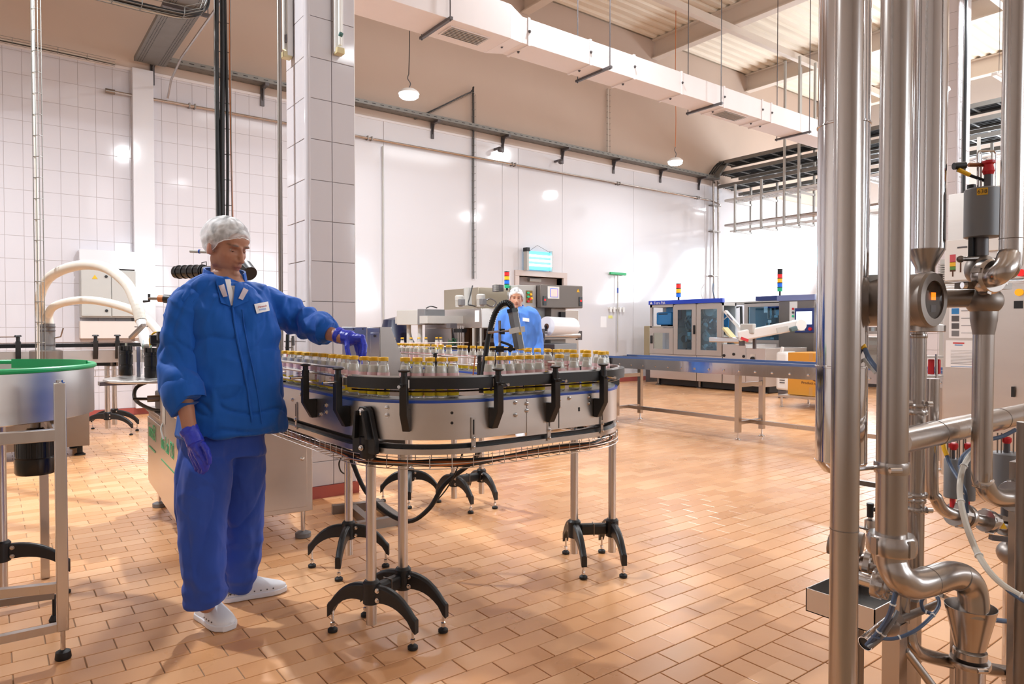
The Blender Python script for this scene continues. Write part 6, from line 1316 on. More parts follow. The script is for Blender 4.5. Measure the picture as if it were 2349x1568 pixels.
# flow meter
dF = 2.12; b_ = D(2137, 687, 2.02); ax = (RT * .55 - FH * .835).normalized(); a_ = b_ - ax * .235
fm_ = thing('flow_meter', 'horizontal round steel flow meter with a glass face and orange display', 'gauge', (a_ + b_) / 2)
MB().lathe([(.0, 0), (.070, 0), (.076, .006), (.077, .02), (.077, (b_ - a_).length - .02), (.076, (b_ - a_).length)], a_, ax, 40).build('body', 'dull', fm_)
MB().lathe([(.077, -.03), (.081, -.026), (.083, 0), (.078, .008), (.056, .009), (.056, .004)], b_, ax, 40, cap=False).build('bezel', 'dull', fm_)
MB().lathe([(.055, .0), (.055, .003), (.0, .003)], b_, ax, 36).build('dial', mat('brown_dial', '#2c1e14', .3), fm_); MB().lathe([(.056, .006), (.0, .0065)], b_, ax, 36, cap=False).build('glass', 'pane', fm_)
sd = ax.cross(V((0, 0, 1))).normalized(); MB().obox(b_ + ax * .005 + V((0, 0, .010)), sd * .012, ax * .001, V((0, 0, .011))).build('display', 'eora', fm_); MB().obox(b_ + ax * .005 - V((0, 0, .026)) + sd * .0, sd * .014, ax * .001, V((0, 0, .010))).build('small_display', 'dgrey', fm_)
q = D(2120, 640, 2.12); MB().lathe([(.046, -.02), (.050, -.018), (.050, .0), (.034, .002)], V((q.x, q.y, zz(2120, 630, 2.12))), n=30).build('neck', 'pipe', fm_)
q = Dv(2120, 2.12, zz(2120, 752, 2.12)); MB().lathe([(.055, -.012), (.057, -.01), (.057, .008), (.045, .012)], q, n=30).build('flange', 'pipe', fm_); q2 = Dv(2000, 2.17, zz(2000, 642, 2.15)); MB().lathe([(.05, -.01), (.052, 0), (.052, .014), (.02, .016)], q2, n=28).build('lid_ring', 'lgrey', fm_)
MB().lathe([(.010, 0), (.016, .004), (.016, .012), (.01, .016)], D(1980, 738, dF - .0), -FH, 8).build('gland', 'chrome', fm_)
# pipe E and F below it
tE = thing('meter_outlet_pipe', 'satin pipe running straight down below the round flow meter', 'pipe', Dv(2104, 2.2, .35)); MB().cyl(Dv(2104, 2.2, zz(2104, 760, 2.2)), Dv(2104, 2.2, zz(2104, 1360, 2.2)), .0265, n=24).build('pipe_run', 'pipe', tE)
for py, r1 in ((770, .029), (930, .030), (945, .034), (1135, .036), (1148, .031), (1168, .036)): ring(tE, Dv(2104, 2.2, zz(2104, py, 2.2)), .026, r1, .014, 'pipe')
for py, px in ((924, 2085), (926, 2132), (1140, 2084), (1170, 2132)): q = D(px, py, 2.17); MB().cyl(q - V((0, 0, .0)) - RT * .008, q + RT * .008, .009, n=12).build('wing_nut', 'chrome', tE)
tF = thing('elbow_pipe', 'narrow pipe turning right through two couplings toward the lower valve', 'pipe', D(2140, 1100, 2.45))
fpth = [Dv(2141, 2.35, zz(2141, 868, 2.35)), Dv(2141, 2.35, zz(2141, 1110, 2.35)), D(2146, 1140, 2.36), D(2160, 1165, 2.37), D(2184, 1178, 2.38), D(2230, 1188, 2.42), D(2310, 1208, 2.5)]
MB().tube(fpth, [.0205] * 7, 20, smooth=4).build('pipe_run', 'pipe', tF); axF = (D(2310, 1208, 2.5) - D(2184, 1178, 2.38)).normalized()
nut(tF, D(2198, 1181, 2.40), .042, .045, axF); ring(tF, D(2214, 1184, 2.41), .02, .044, .02, 'pipe', axF, nm='flange'); nut(tF, D(2266, 1195, 2.45), .041, .04, axF)
rv = thing('sensor', 'small red two-part sensor on a steel bracket beside the meter outlet', 'sensor', D(2138, 850, 2.3)); MB().box(D(2129, 858, 2.32), D(2143, 824, 2.3)).build('red_block', 'redp', rv, bevel=.003); MB().box(D(2149, 857, 2.32), D(2155, 824, 2.3)).build('red_block', 'redp', rv, bevel=.003)
for py in (818, 862): MB().bar(D(2120, py, 2.31), D(2160, py, 2.31), .02, .006).build('bracket', 'steel', rv)
for px in (2124, 2148): MB().cyl(D(px, 866, 2.3), D(px, 812, 2.3), .004, n=8).build('bolt', 'chrome', rv)
# pipe G along X
g0 = D(2060, 1012, 1.97); tG = thing('header_pipe', 'thick satin pipe slanting away to the right at mid height', 'pipe', g0); MB().cyl(g0, g0 + V((1.35, 0, .0)), .0375, n=32).build('pipe_run', 'pipe', tG)
for dx in (.26, .8): MB().lathe([(.0375, -.001), (.0388, 0), (.0375, .001)], g0 + V((dx, 0, 0)), (1, 0, 0), 32).build('weld_seam', 'dull', tG)
MB().cyl(g0 + V((1.2, 0, -.03)), V((g0.x + 1.2, g0.y, 0)), .02, n=12).build('support_leg', 'dull', tG)
# pipe I and upper valve
dI = 2.0; tI = thing('curved_riser', 'satin pipe at top right curving down into the numbered valve', 'pipe', D(2316, 560, dI)); ip = [Dv(2318, dI, 3.7), Dv(2318, dI, 2.4), Dv(2316, dI, zz(2316, 560, dI)), D(2314, 585, dI - .01), D(2307, 611, dI - .03), D(2293, 628, dI - .03), D(2279, 635, dI + .01), D(2268, 637, dI + .08)]
MB().tube(ip, [.0295] * len(ip), 26, smooth=5).build('pipe_run', 'pipe', tI); MB().lathe([(.0295, -.001), (.031, 0), (.0295, .001)], Dv(2316, dI, zz(2316, 548, dI)), n=26).build('weld_seam', 'dull', tI)
dV = 2.12
tv = thing('numbered_valve', 'pneumatic valve with grey cylinder carrying a yellow 638 tag', 'valve', Dv(2249, dV, zz(2249, 660, dV)))
nx_ = (V((-FH.x, -FH.y, 0)) + RT * .25).normalized(); nut(tv, D(2270, 634, dV - .075), .053, .036, nx_)
MB().ell(Dv(2247, dV, zz(2247, 618, dV)), (.044, .044, .048), 24, 16).build('body', 'dull', tv)
MB().cyl(Dv(2246, dV, zz(2246, 600, dV)), Dv(2246, dV, zz(2246, 545, dV)), .0215, n=20).build('neck', 'dgrey', tv); MB().box(D(2231, 595, dV - .02), D(2236, 548, dV + .02)).build('neck_rib', 'black', tv)
zb_, zt2 = zz(2249, 546, dV), zz(2249, 434, dV); MB().lathe([(.044, 0), (.0485, .003), (.0485, zt2 - zb_ - .004), (.044, zt2 - zb_)], Dv(2249, dV, zb_), n=36).build('cylinder', 'grey', tv)
ax0_ = Dv(2249, dV, zz(2249, 446, dV)); lt_ = (-(FH) * .82 - RT * .57).normalized(); 
lp = ax0_ + lt_ * .0490 - V((0, 0, .0)); MB().obox(lp, lt_.cross(V((0, 0, 1))) * .014, lt_ * .0008, V((0, 0, .0105))).build('number_tag', 'yellow', tv); text('638', .017, lp + lt_ * .0014 - V((0, 0, .0005)), V((0, 0, 1)).cross(lt_), (0, 0, 1), 'black', tv, 'lettering', .0003, center=True)
MB().cyl(D(2228, 434, dV), D(2228, 424, dV), .012, n=12).build('vent_plug', 'black', tv)
MB().cyl(Dv(2262, dV, zt2), Dv(2262, dV, zz(2262, 400, dV)), .012, n=14).build('stem', 'dgrey', tv); MB().lathe([(.013, 0), (.017, .01), (.012, .03), (.018, .035), (.018, .042)], Dv(2262, dV, zz(2262, 402, dV)), n=16).build('red_stem', 'redp', tv)
for px in (2243, 2250, 2276, 2283): MB().cyl(D(px, 434, dV), D(px, 350, dV), .003, n=8).build('guard_rod', 'chrome', tv)
MB().tube([D(2243, 352, dV), D(2246, 346, dV), D(2280, 346, dV), D(2283, 352, dV)], .003, 8).build('guard_rod', 'chrome', tv); MB().cyl(D(2222, 378, dV), D(2262, 378, dV), .006, n=10).build('switch_arm', 'brass', tv)
MB().cyl(D(2188, 381, dV), D(2214, 379, dV), .011, n=14).build('plug', 'black', tv); MB().tube([D(2196, 390, dV), D(2210, 396, dV), D(2225, 402, dV), D(2275, 420, dV)], .005, 8, smooth=3).build('cable', 'black', tv); MB().cyl(D(2199, 389, dV - .01), D(2224, 401, dV - .01), .0065, n=10).build('yellow_sleeve', 'yellow', tv)
MB().cyl(D(2201, 594, dV - .03), D(2250, 592, dV - .02), .007, n=12).build('clamp_lever', 'dull', tv); MB().ell(D(2203, 594, dV - .03), .011, 12, 8).build('lever_knob', 'dull', tv)
MB().bar(D(2205, 654, dV - .05), D(2305, 657, dV - .02), .05, .018).build('clamp_band', 'dull', tv); MB().cyl(D(2207, 654, dV - .07), D(2216, 654, dV - .07), .010, n=10).build('clamp_bolt', 'chrome', tv)
MB().ell(Dv(2256, dV, zz(2256, 690, dV)), (.052, .052, .046), 28, 18).build('tee_body', 'dull', tv)
tv2 = thing('valve_outlet_pipe', 'dark pipe joining the flow meter to the tee, then dropping and curving right', 'pipe', Dv(2256, dV, zz(2256, 760, dV)))
MB().cyl(D(2100, 686, dV + .06), D(2240, 683, dV), .0285, n=24).build('branch', 'dull', tv2)
MB().lathe([(.0290, 0), (.0295, .005), (.036, .045), (.037, .085), (.03, .1)], Dv(2256, dV, zz(2256, 767, dV)), n=28).build('reducer', 'dull', tv2)
op = [Dv(2256, dV, zz(2256, 765, dV)), Dv(2256, dV, zz(2256, 1080, dV)), D(2258, 1108, dV), D(2268, 1128, dV + .01), D(2288, 1140, dV + .03), D(2322, 1141, dV + .07)]
MB().tube(op, [.0285] * 6, 24, smooth=5).build('pipe_run', 'pipe', tv2); nut(tv2, D(2330, 1138, dV + .08), .05, .045, (D(2322, 1141, dV + .07) - D(2288, 1140, dV + .03)).normalized())
# lower valves
def lowvalve(px, py0, py1, d, r, lab, tilt=0):
    t = thing('pneumatic_valve', lab, 'valve', Dv(px, d, zz(px, py1, d)), 'lower valve cylinders'); b = Dv(px, d, zz(px, py1, d)); h = zz(px, py0, d) - b.z
    MB().lathe([(r * .92, 0), (r, .003), (r, h - .004), (r * .9, h)], b, n=32).build('cylinder', 'grey', t); MB().cyl(b - V((0, 0, .055 if px < 2250 else .10)), b, r * .32, n=14).build('neck', 'redp' if px < 2250 else 'dgrey', t)
    MB().cyl(b + V((0, 0, h)), b + V((0, 0, h + .035)), r * .22, n=12).build('stem', 'dgrey', t); MB().lathe([(.009, 0), (.015, .01), (.015, .022), (.008, .026)], b + V((0, 0, h + .03)), n=14).build('red_stem', 'redp', t)
    for dx in (-.7, -.4, .5, .75): q = b + RT * r * dx + V((0, 0, h)); MB().cyl(q, q + V((0, 0, .07)), .0025, n=6).build('guard_rod', 'dull', t)
    return t
lowvalve(2190, 1052, 1142, 2.395, .028, 'left lower valve cylinder beside the hanging white hose'); lowvalve(2224, 1052, 1148, 2.425, .024, 'middle lower valve cylinder, behind the hanging white hose'); lowvalve(2313, 1038, 1120, 2.45, .048, 'large grey valve cylinder at the right edge below the slanting pipe')
lv = thing('pneumatic_valve', 'dark cast valve body with yellow warning triangle at right edge', 'valve', D(2325, 1280, 2.45)); MB().cyl(D(2300, 1205, 2.5), D(2370, 1222, 2.56), .034, n=24).build('barrel', 'dull', lv); MB().cyl(D(2318, 1200, 2.5), D(2318, 1150, 2.5), .03, n=18).build('neck', 'dgrey', lv)
MB().bar(D(2272, 1232, 2.42), D(2345, 1240, 2.42), .02, .016).build('clamp_band', 'dgrey', lv); MB().ell(D(2322, 1268, 2.5), (.05, .05, .045), 24, 14).build('tee_body', 'dull', lv)
MB().prism([(-.012, 0), (.012, 0), (0, .022)], D(2302, 1212, 2.44), RT, (0, 0, 1), FH * .002).build('warning_sign', 'yellow', lv); MB().cyl(D(2324, 1280, 2.5), V((D(2324, 1280, 2.5).x, D(2324, 1280, 2.5).y, 0)), .030, n=28).build('drop_pipe', 'chrome', lv)
MB().bar(D(2290, 1186, 2.46), D(2349, 1190, 2.5), .03, .02).build('clamp_lever', 'dull', lv)
pe = thing('steel_post', 'dark steel post cut by the right edge of the picture', 'post', Dv(2346, 1.9, 0)); MB().cyl(Dv(2352, 1.9, 0), Dv(2352, 1.9, zz(2350, 968, 1.9)), .017, n=16).build('post', 'dull', pe); MB().box(Dv(2352, 2.2, 0) - V((.03, .03, 0)), Dv(2352, 2.2, zz(2350, 1060, 2.2)) + V((.03, .03, 0))).build('upright', 'pipe', pe)
# steel tray box
k0, k1 = H(2007, 1398, .46), H(1848, 1348, .46); zt3, zb3 = .46, .386
tx = thing('steel_tray', 'open rectangular steel catch box mounted behind the left post', 'tray', V((k0.x + .15, (k0.y + k1.y) / 2, zb3)))
Lx = .36; q = MB()
for a0, a1, b0, b1 in ((k0.x, k0.x + .003, k0.y, k1.y), (k0.x + Lx - .003, k0.x + Lx, k0.y, k1.y), (k0.x, k0.x + Lx, k0.y, k0.y + .003), (k0.x, k0.x + Lx, k1.y - .003, k1.y)): MB().box((a0, b0, zb3), (a1, b1, zt3)).build('wall_sheet', 'steelh', tx)
MB().box((k0.x, k0.y, zb3), (k0.x + Lx, k1.y, zb3 + .003)).build('bottom_sheet', 'blackg', tx); MB().bar((k0.x + .1, k0.y + .1, zb3), (k0.x + .1, k0.y + .1, 0), .03).build('support_leg', 'dull', tx)
# left sensor, coupling and pump parts between the posts
se = thing('pressure_sensor', 'small black-topped pressure sensor seen between the two upright pipes', 'sensor', D(1996, 1215, 2.0)); MB().lathe([(.02, 0), (.02, .004), (.015, .006), (.015, .028), (.006, .032), (.006, .04)], D(1996, 1214, 2.0), n=20).build('base', 'steel', se)
MB().lathe([(.009, 0), (.009, .03), (.010, .032), (.010, .04)], D(1996, 1185, 2.0), n=14).build('plug', 'black', se); MB().cyl(D(1998, 1168, 2.0), D(2014, 1168, 2.0), .006, n=10).build('cable_outlet', 'black', se); MB().bar(D(1968, 1207, 2.0), D(2006, 1216, 2.0), .03, .004).build('bracket', 'dull', se)
MB().cyl(D(1996, 1214, 2.0), D(2012, 1290, 2.02), .012, n=12).build('pipe_stub', 'pipe', se)
pu = thing('coupled_pipe', 'short horizontal pipe with clamped couplings above the steel catch box', 'pipe', D(1990, 1340, 2.0)); cA, cB = D(1962, 1322, 2.05), D(2062, 1352, 1.98); axp = (cB - cA).normalized(); MB().cyl(cA, cB, .020, n=22).build('pipe_run', 'chrome', pu)
nut(pu, D(2015, 1338, 2.0), .040, .034, axp); ring(pu, D(2033, 1345, 1.99), .02, .036, .018, 'pipe', axp); 
MB().ell(D(1990, 1293, 2.12), (.042, .042, .034), 22, 14).build('pump_head', 'pipe', pu); MB().lathe([(.03, -.01), (.045, -.008), (.045, .008), (.03, .01)], D(1990, 1293, 2.10), axp, 28).build('pump_flange', 'pipe', pu); MB().cyl(D(2003, 1275, 2.08), D(2008, 1262, 2.08), .012, n=10).build('pump_screw', 'chrome', pu)
MB().lathe([(.03, -.01), (.036, -.008), (.036, .008), (.03, .01)], D(1972, 1247, 2.1), axp, 24).lathe([(.03, -.01), (.036, -.008), (.036, .008), (.03, .01)], D(1909, 1245, 2.2), axp, 24).sep('flange', 'dull', pu)
MB().bar(D(1966, 1105, 2.3), D(2014, 1113, 2.3), .02, .016).build('flat_bar', 'dull', pu)
# lower frame
lf = thing('pipework_frame', 'square-tube support frame low down under the foreground pipework', 'frame', Dv(2060, 1.95, 0))
MB().box(Dv(2060, 1.95, 0) - V((.024, .024, 0)), Dv(2060, 1.95, zz(2060, 1430, 1.95)) + V((.024, .024, 0))).build('square_post', 'pipe', lf); MB().cyl(Dv(2076, 1.97, zz(2076, 1430, 1.97)), Dv(2076, 1.97, zz(2076, 1330, 1.97)), .021, n=22).build('tube', 'pipe', lf)
MB().cyl(D(2065, 1420, 1.93), D(2150, 1385, 2.15), .011, n=14).build('tie_rod', 'dull', lf); MB().bar(D(2150, 1362, 2.1), D(2200, 1388, 2.2), .03, .012).build('angle_bar', 'pipe', lf)
MB().box(Dv(2102, 2.15, 0) - V((.018, .018, 0)), Dv(2102, 2.15, zz(2102, 1380, 2.15)) + V((.018, .018, 0))).build('square_post', 'pipe', lf)
MB().cyl(D(2078, 1492, 1.97), D(2160, 1600, 1.95), .012, n=14).build('brace', 'pipe', lf); MB().tube([D(2086, 1450, 2.0), D(2090, 1475, 2.0), D(2110, 1497, 2.02), D(2160, 1512, 2.08), D(2250, 1530, 2.2), D(2380, 1552, 2.35)], [.020] * 6, 18, smooth=4).build('curved_pipe', 'pipe', lf)
MB().box(Dv(2204, 2.1, 0) - V((.014, .014, 0)), Dv(2204, 2.1, zz(2204, 1410, 2.1)) + V((.014, .014, 0))).build('square_post', 'pipe', lf)
te = thing('cable_conduit_end', 'open tube end with blue and white cables spilling out, below the catch box', 'conduit', D(1985, 1475, 1.95)); ta1, tb1 = D(1984, 1476, 1.93), D(2055, 1418, 2.0); MB().lathe([(.021, 0), (.019, 0), (.019, (tb1 - ta1).length), (.021, (tb1 - ta1).length), (.021, 0)], ta1, (tb1 - ta1), 22, cap=False).build('tube', 'chrome', te); MB().lathe([(.0185, .004), (0, .004)], ta1, (tb1 - ta1), 20, cap=False).build('dark_mouth', 'black', te)
def cab(pts, r, m, lab, ties=True):
    ps = [D(*p) for p in pts]; t = thing('cable', lab, 'cable', ps[0]); s_, _ = spline(ps, 8)
    MB().tube(s_, r, 10).build('cable_run', m, t)
    if ties:
        for k in range(10, len(s_) - 4, 14): d_ = (s_[k + 1] - s_[k]).normalized(); MB().cyl(s_[k] - d_ * .002, s_[k] + d_ * .002, r * 1.35, n=10).build('cable_tie', 'white', t)
    return t
cab([(1988, 1480, 1.92), (2010, 1455, 1.9), (2035, 1420, 1.88), (2048, 1385, 1.86), (2055, 1355, 1.86)], .0065, 'cable', 'blue-grey cable curving from the open tube end up behind the elbow'); cab([(1992, 1484, 1.91), (2020, 1462, 1.9), (2045, 1428, 1.88), (2060, 1400, 1.88)], .006, 'grey', 'grey cable beside the blue one at the open tube end')
cab([(2000, 1460, 1.9), (2050, 1464, 1.9), (2100, 1445, 1.9), (2140, 1410, 1.92), (2154, 1385, 1.95), (2148, 1366, 1.98), (2130, 1362, 2.0), (2114, 1378, 2.0), (2120, 1400, 2.0), (2145, 1408, 1.98)], .005, 'cable', 'dark blue cable coiled in a loop below the double elbow')
cab([(2238, 1030, 2.2), (2215, 1060, 2.2), (2203, 1100, 2.15), (2204, 1150, 2.1), (2222, 1220, 2.0), (2255, 1290, 1.9), (2300, 1340, 1.85), (2375, 1385, 1.8)], .0085, 'hose', 'white hose sweeping down to the right edge in front of the couplings'); cab([(2202, 1068, 2.22), (2206, 1120, 2.16), (2212, 1170, 2.1), (2234, 1240, 2.0), (2268, 1305, 1.9), (2310, 1352, 1.84), (2375, 1396, 1.79)], .0045, 'cable', 'blue cable following the white hose')
cab([(2172, 1045, 2.3), (2182, 1070, 2.28), (2200, 1100, 2.22), (2214, 1130, 2.2), (2218, 1175, 2.2)], .006, 'cable', 'blue cable running from the yellow sleeve to the couplings', False); cab([(2163, 1014, 2.32), (2166, 1028, 2.31), (2172, 1044, 2.3)], .0075, 'yellow', 'yellow cable sleeve hanging below the slanting pipe, left', False)
cab([(2250, 1020, 2.3), (2225, 1032, 2.28), (2207, 1050, 2.25), (2202, 1072, 2.25)], .007, 'cable', 'blue cable arching left from the second yellow sleeve', False); cab([(2330, 985, 2.4), (2300, 1000, 2.4), (2276, 1006, 2.4)], .007, 'cable', 'blue cable behind the slanting pipe at the right edge', False)
cab([(1972, 758, 2.1), (1976, 780, 2.08), (1984, 800, 2.05)], .0075, 'yellow', 'yellow cable sleeve hanging under the flow meter', False); cab([(1984, 800, 2.05), (1994, 822, 2.03), (2012, 846, 2.0), (2040, 880, 2.0)], .007, 'cable', 'blue-grey cable below the yellow sleeve of the flow meter', False); cab([(1972, 812, 2.1), (1985, 828, 2.05), (2008, 855, 2.02)], .005, 'lgrey', 'thin pale cable under the flow meter', False)
cab([(2234, 1405, 2.3), (2270, 1418, 2.3), (2310, 1424, 2.3), (2375, 1422, 2.3)], .008, 'cable', 'blue cable passing behind the drain funnel to the right')
cab([(2349, 480, 2.6), (2340, 472, 2.6), (2330, 462, 2.6)], .008, 'yellow', 'short yellow cable at the right edge beside the tall pipe', False)
# ============================================================ CONTROL CABINET behind the pipework
XC = 6.3; cy1 = PX(2163, 752, XC).y; cc = thing('control_cabinet', 'tall stainless control cabinet with notices, behind the foreground pipework', 'cabinet', (6.55, 1.4, 0))
def czz(py, y): return None
zD, zE, zF = 1.66, 2.02, 2.36
MB().box((XC, .3, .08), (XC + .45, cy1, zD)).build('body', 'steelh', cc, bevel=.004); MB().box((XC + .02, .32, 0), (XC + .43, cy1 - .02, .08)).build('plinth', 'brown', cc)
yd1 = 1.55
for y0_, y1_ in ((yd1 + .003, cy1 - .01), (.35, yd1 - .003)): MB().box((XC - .015, y0_, .12), (XC, y1_, zD - .02)).build('door', 'steelh', cc, bevel=.003)
MB().box((XC + .02, .3, zD + .02), (XC + .45, cy1 - .02, 2.4)).build('body', 'steelh', cc, bevel=.004)
MB().box((XC - .01, PX(2240, 600, XC).y, zD + .03), (XC + .02, cy1 - .01, zE)).build('white_panel', 'white', cc, bevel=.003); MB().box((XC - .012, 1.75, zD + .25), (XC + .02, PX(2262, 600, XC).y, zE + .08)).build('white_panel', 'white', cc, bevel=.003)
def cbox(px0, px1, py0, py1, m, nm, off=.018, th=.003):
    a = PX(px0, py0, XC - off); b = PX(px1, py1, XC - off); return MB().box((XC - off - th, b.y, b.z), (XC - off, a.y, a.z)).build(nm, m, cc)
cbox(2179, 2192, 584, 601, mat('print_red', '#c8505a', .6), 'icon_red', .011, .001); cbox(2179, 2192, 601, 611, 'yellow', 'icon_yellow', .011, .001); cbox(2179, 2192, 611, 619, mat('print_green', '#5a8a3a', .6), 'icon_green', .011, .001); cbox(2179, 2192, 619, 622, 'brown', 'icon_base', .011, .001); cbox(2184, 2187, 622, 634, 'brown', 'icon_pole', .011, .001); cbox(2202, 2205, 600, 624, 'brown', 'icon_small', .011, .001); cbox(2196, 2219, 566, 568, 'dgrey', 'print_line', .011, .001)
pa_ = cbox(2178, 2232, 705, 775, 'paper', 'notice'); pb2 = cbox(2170, 2232, 780, 844, 'paper', 'notice')
for k in range(4): cbox(2183, 2200, 707 + k * 17, 720 + k * 17, ('bluebox', 'dgrey', 'dgrey', 'grey')[k], 'notice_picture', .0215, .001)
for k in range(4): cbox(2205, 2230, 712 + k * 17, 713 + k * 17, 'grey', 'print_line', .0215, .001)
cbox(2186, 2212, 785, 788, 'redp', 'notice_logo', .0215, .001); cbox(2190, 2208, 790, 792, 'bluebox', 'notice_logo', .0215, .001)
for k in range(10): cbox(2181, 2230, 803 + k * 3.4, 803.9 + k * 3.4, 'grey', 'print_line', .0215, .001)
cbox(2181, 2230, 839, 842, 'bluebox', 'notice_wave', .0215, .001)
for px, py, c_, w_ in ((2340, 625, 'ered', 8), (2337, 670, 'eyel', 7)): p = PX(px, py, XC - .03); MB().cyl(p, p + V((.03, 0, 0)), .028, n=16).build('lamp_button', c_, cc)
cbox(2326, 2346, 690, 707, 'black', 'display'); cbox(2333, 2349, 487, 502, 'black', 'display'); cbox(2333, 2349, 514, 528, 'black', 'display')
cbox(2335, 2338, 550, 600, 'dgrey', 'print_column', .014, .001); p = PX(2325, 895, XC - .02); MB().bar(p - V((.01, 0, .05)), p + V((-.01, 0, .03)), .02).build('door_handle', 'black', cc)
ss = thing('plate_rack', 'row of thin pale slatted plates beside the control cabinet', 'rack', PX(2156, 640, 8.5)); 
for k in range(9): a = PX(2152, 608 + k * 5, 8.5); MB().box((8.5, a.y - .12, a.z), (8.55, a.y, a.z + .012)).build('plate', 'lgrey', ss)
a = PX(2156, 600, 8.5); MB().box((8.56, a.y - .14, 0), (8.6, a.y + .02, a.z + .03)).build('stand', 'lgrey', ss)
# ============================================================ PEOPLE
def eval_remesh(mb, voxel, smooth_it=4, factor=.5):
    me = bpy.data.meshes.new('tmp'); me.from_pydata([tuple(v) for v in mb.v], [], mb.f); me.validate()
    o = bpy.data.objects.new('tmp', me); COL.objects.link(o)
    r = o.modifiers.new('r', 'REMESH'); r.mode = 'VOXEL'; r.voxel_size = voxel; r.use_smooth_shade = True
    if smooth_it: s = o.modifiers.new('s', 'SMOOTH'); s.factor = factor; s.iterations = smooth_it
    dg = bpy.context.evaluated_depsgraph_get(); out = bpy.data.meshes.new_from_object(o.evaluated_get(dg))
    bpy.data.objects.remove(o); bpy.data.meshes.remove(me); return out
def finish(me, name, m, parent, disp=None):
    b = wbase(parent); n = len(me.vertices); co = np.empty(n * 3); me.vertices.foreach_get('co', co); co = co.reshape(-1, 3)
    if disp is not None:
        nr = np.array([v.normal[:] for v in me.vertices]); d = np.array([disp(V(c), V(k)) for c, k in zip(co, nr)]); co = co + nr * d[:, None]
    co = co - np.array(b); me.vertices.foreach_set('co', co.reshape(-1)); me.update(); me.shade_smooth(); me.name = name; me.materials.clear(); me.materials.append(M[m] if isinstance(m, str) else m)
    o = bpy.data.objects.new(name, me); COL.objects.link(o); o.parent = parent; return o
def cloth(name, c1, c2=None):
    m, nt, b = new_mat(name); N = nt.nodes.new; L = nt.links.new; tc = N('ShaderNodeTexCoord'); n = N('ShaderNodeTexNoise'); n.inputs['Scale'].default_value = 3.5; n.inputs['Detail'].default_value = 6; L(tc.outputs['Object'], n.inputs['Vector'])
    mx = N('ShaderNodeMix'); mx.data_type = 'RGBA'; mx.inputs[6].default_value = srgb(c1); mx.inputs[7].default_value = srgb(c2 or c1); L(n.outputs['Fac'], mx.inputs[0]); L(mx.outputs[2], b.inputs['Base Color']); b.inputs['Roughness'].default_value = .7; b.inputs['Specular IOR Level'].default_value = .25
    b.inputs['Sheen Weight'].default_value = .12
    mp = N('ShaderNodeMapping'); mp.inputs['Scale'].default_value = (1, 1, .35); L(tc.outputs['Object'], mp.inputs[0]); w1 = N('ShaderNodeTexNoise'); w1.inputs['Scale'].default_value = 13; w1.inputs['Detail'].default_value = 1.5; w1.inputs['Distortion'].default_value = 0.3; L(mp.outputs[0], w1.inputs['Vector'])
    bp = N('ShaderNodeBump'); bp.inputs['Strength'].default_value = .6; bp.inputs['Distance'].default_value = .03; L(w1.outputs['Fac'], bp.inputs['Height']); L(bp.outputs[0], b.inputs['Normal']); return m
M['jacket'] = cloth('blue_jacket_cloth', '#0c52ac', '#165fbe'); M['trouser'] = cloth('blue_trouser_cloth', '#2849a8', '#3457b6'); M['jacket2'] = cloth('pale_blue_jacket_cloth', '#4a80dc', '#5a8ee4')
M['glove'] = mat('violet_blue_nitrile', '#2a3bc4', .35, bump=.25, bscale=60); M['shirt'] = mat('white_cotton', '#e6e6ea', .8); M['clog'] = mat('white_clog_foam', '#e4e4ea', .45); M['tag'] = mat('pale_pink_patch', '#c9bcc6', .6)
def skin_mat():
    m, nt, b = new_mat('skin'); a = nt.nodes.new('ShaderNodeAttribute'); a.attribute_name = 'tone'; nt.links.new(a.outputs['Color'], b.inputs['Base Color'])
    b.inputs['Roughness'].default_value = .5; b.inputs['Subsurface Weight'].default_value = .08; b.inputs['Subsurface Radius'].default_value = (.02, .008, .004); b.inputs['Subsurface Scale'].default_value = .3
    n = nt.nodes.new('ShaderNodeTexNoise'); n.inputs['Scale'].default_value = 120; bp = nt.nodes.new('ShaderNodeBump'); bp.inputs['Strength'].default_value = .12; bp.inputs['Distance'].default_value = .003; nt.links.new(n.outputs['Fac'], bp.inputs['Height']); nt.links.new(bp.outputs[0], b.inputs['Normal']); return m
M['skin'] = skin_mat()
def net_mat():
    m, nt, b = new_mat('hair_net_gauze'); N = nt.nodes.new; L = nt.links.new; out = nt.nodes['Material Output']; t = N('ShaderNodeBsdfTransparent'); b.inputs['Base Color'].default_value = (.88, .90, .93, 1); b.inputs['Roughness'].default_value = .6
    tc = N('ShaderNodeTexCoord'); n = N('ShaderNodeTexNoise'); n.inputs['Scale'].default_value = 14; n.inputs['Detail'].default_value = 4; n.inputs['Distortion'].default_value = 1.0; L(tc.outputs['Object'], n.inputs['Vector'])
    r = N('ShaderNodeValToRGB'); r.color_ramp.elements[0].position = .38; r.color_ramp.elements[0].color = (.30, .30, .30, 1); r.color_ramp.elements[1].position = .62; r.color_ramp.elements[1].color = (.88, .88, .88, 1); L(n.outputs['Fac'], r.inputs[0])
    bp = N('ShaderNodeBump'); bp.inputs['Strength'].default_value = .5; bp.inputs['Distance'].default_value = .01; L(n.outputs['Fac'], bp.inputs['Height']); L(bp.outputs[0], b.inputs['Normal'])
    mx = N('ShaderNodeMixShader'); L(r.outputs[0], mx.inputs[0]); L(t.outputs[0], mx.inputs[1]); L(b.outputs[0], mx.inputs[2]); L(mx.outputs[0], out.inputs[0]); return m
M['net'] = net_mat()
def frame_from(fwd, up=V((0, 0, 1))):     # local x = person's left, y = forward, z = up
    f = V(fwd).normalized(); x = f.cross(up); x.normalize(); x = -x; u = x.cross(f) * 1.0
    if u.z < 0: u = -u
    return Matrix((x, f, u)).transposed()
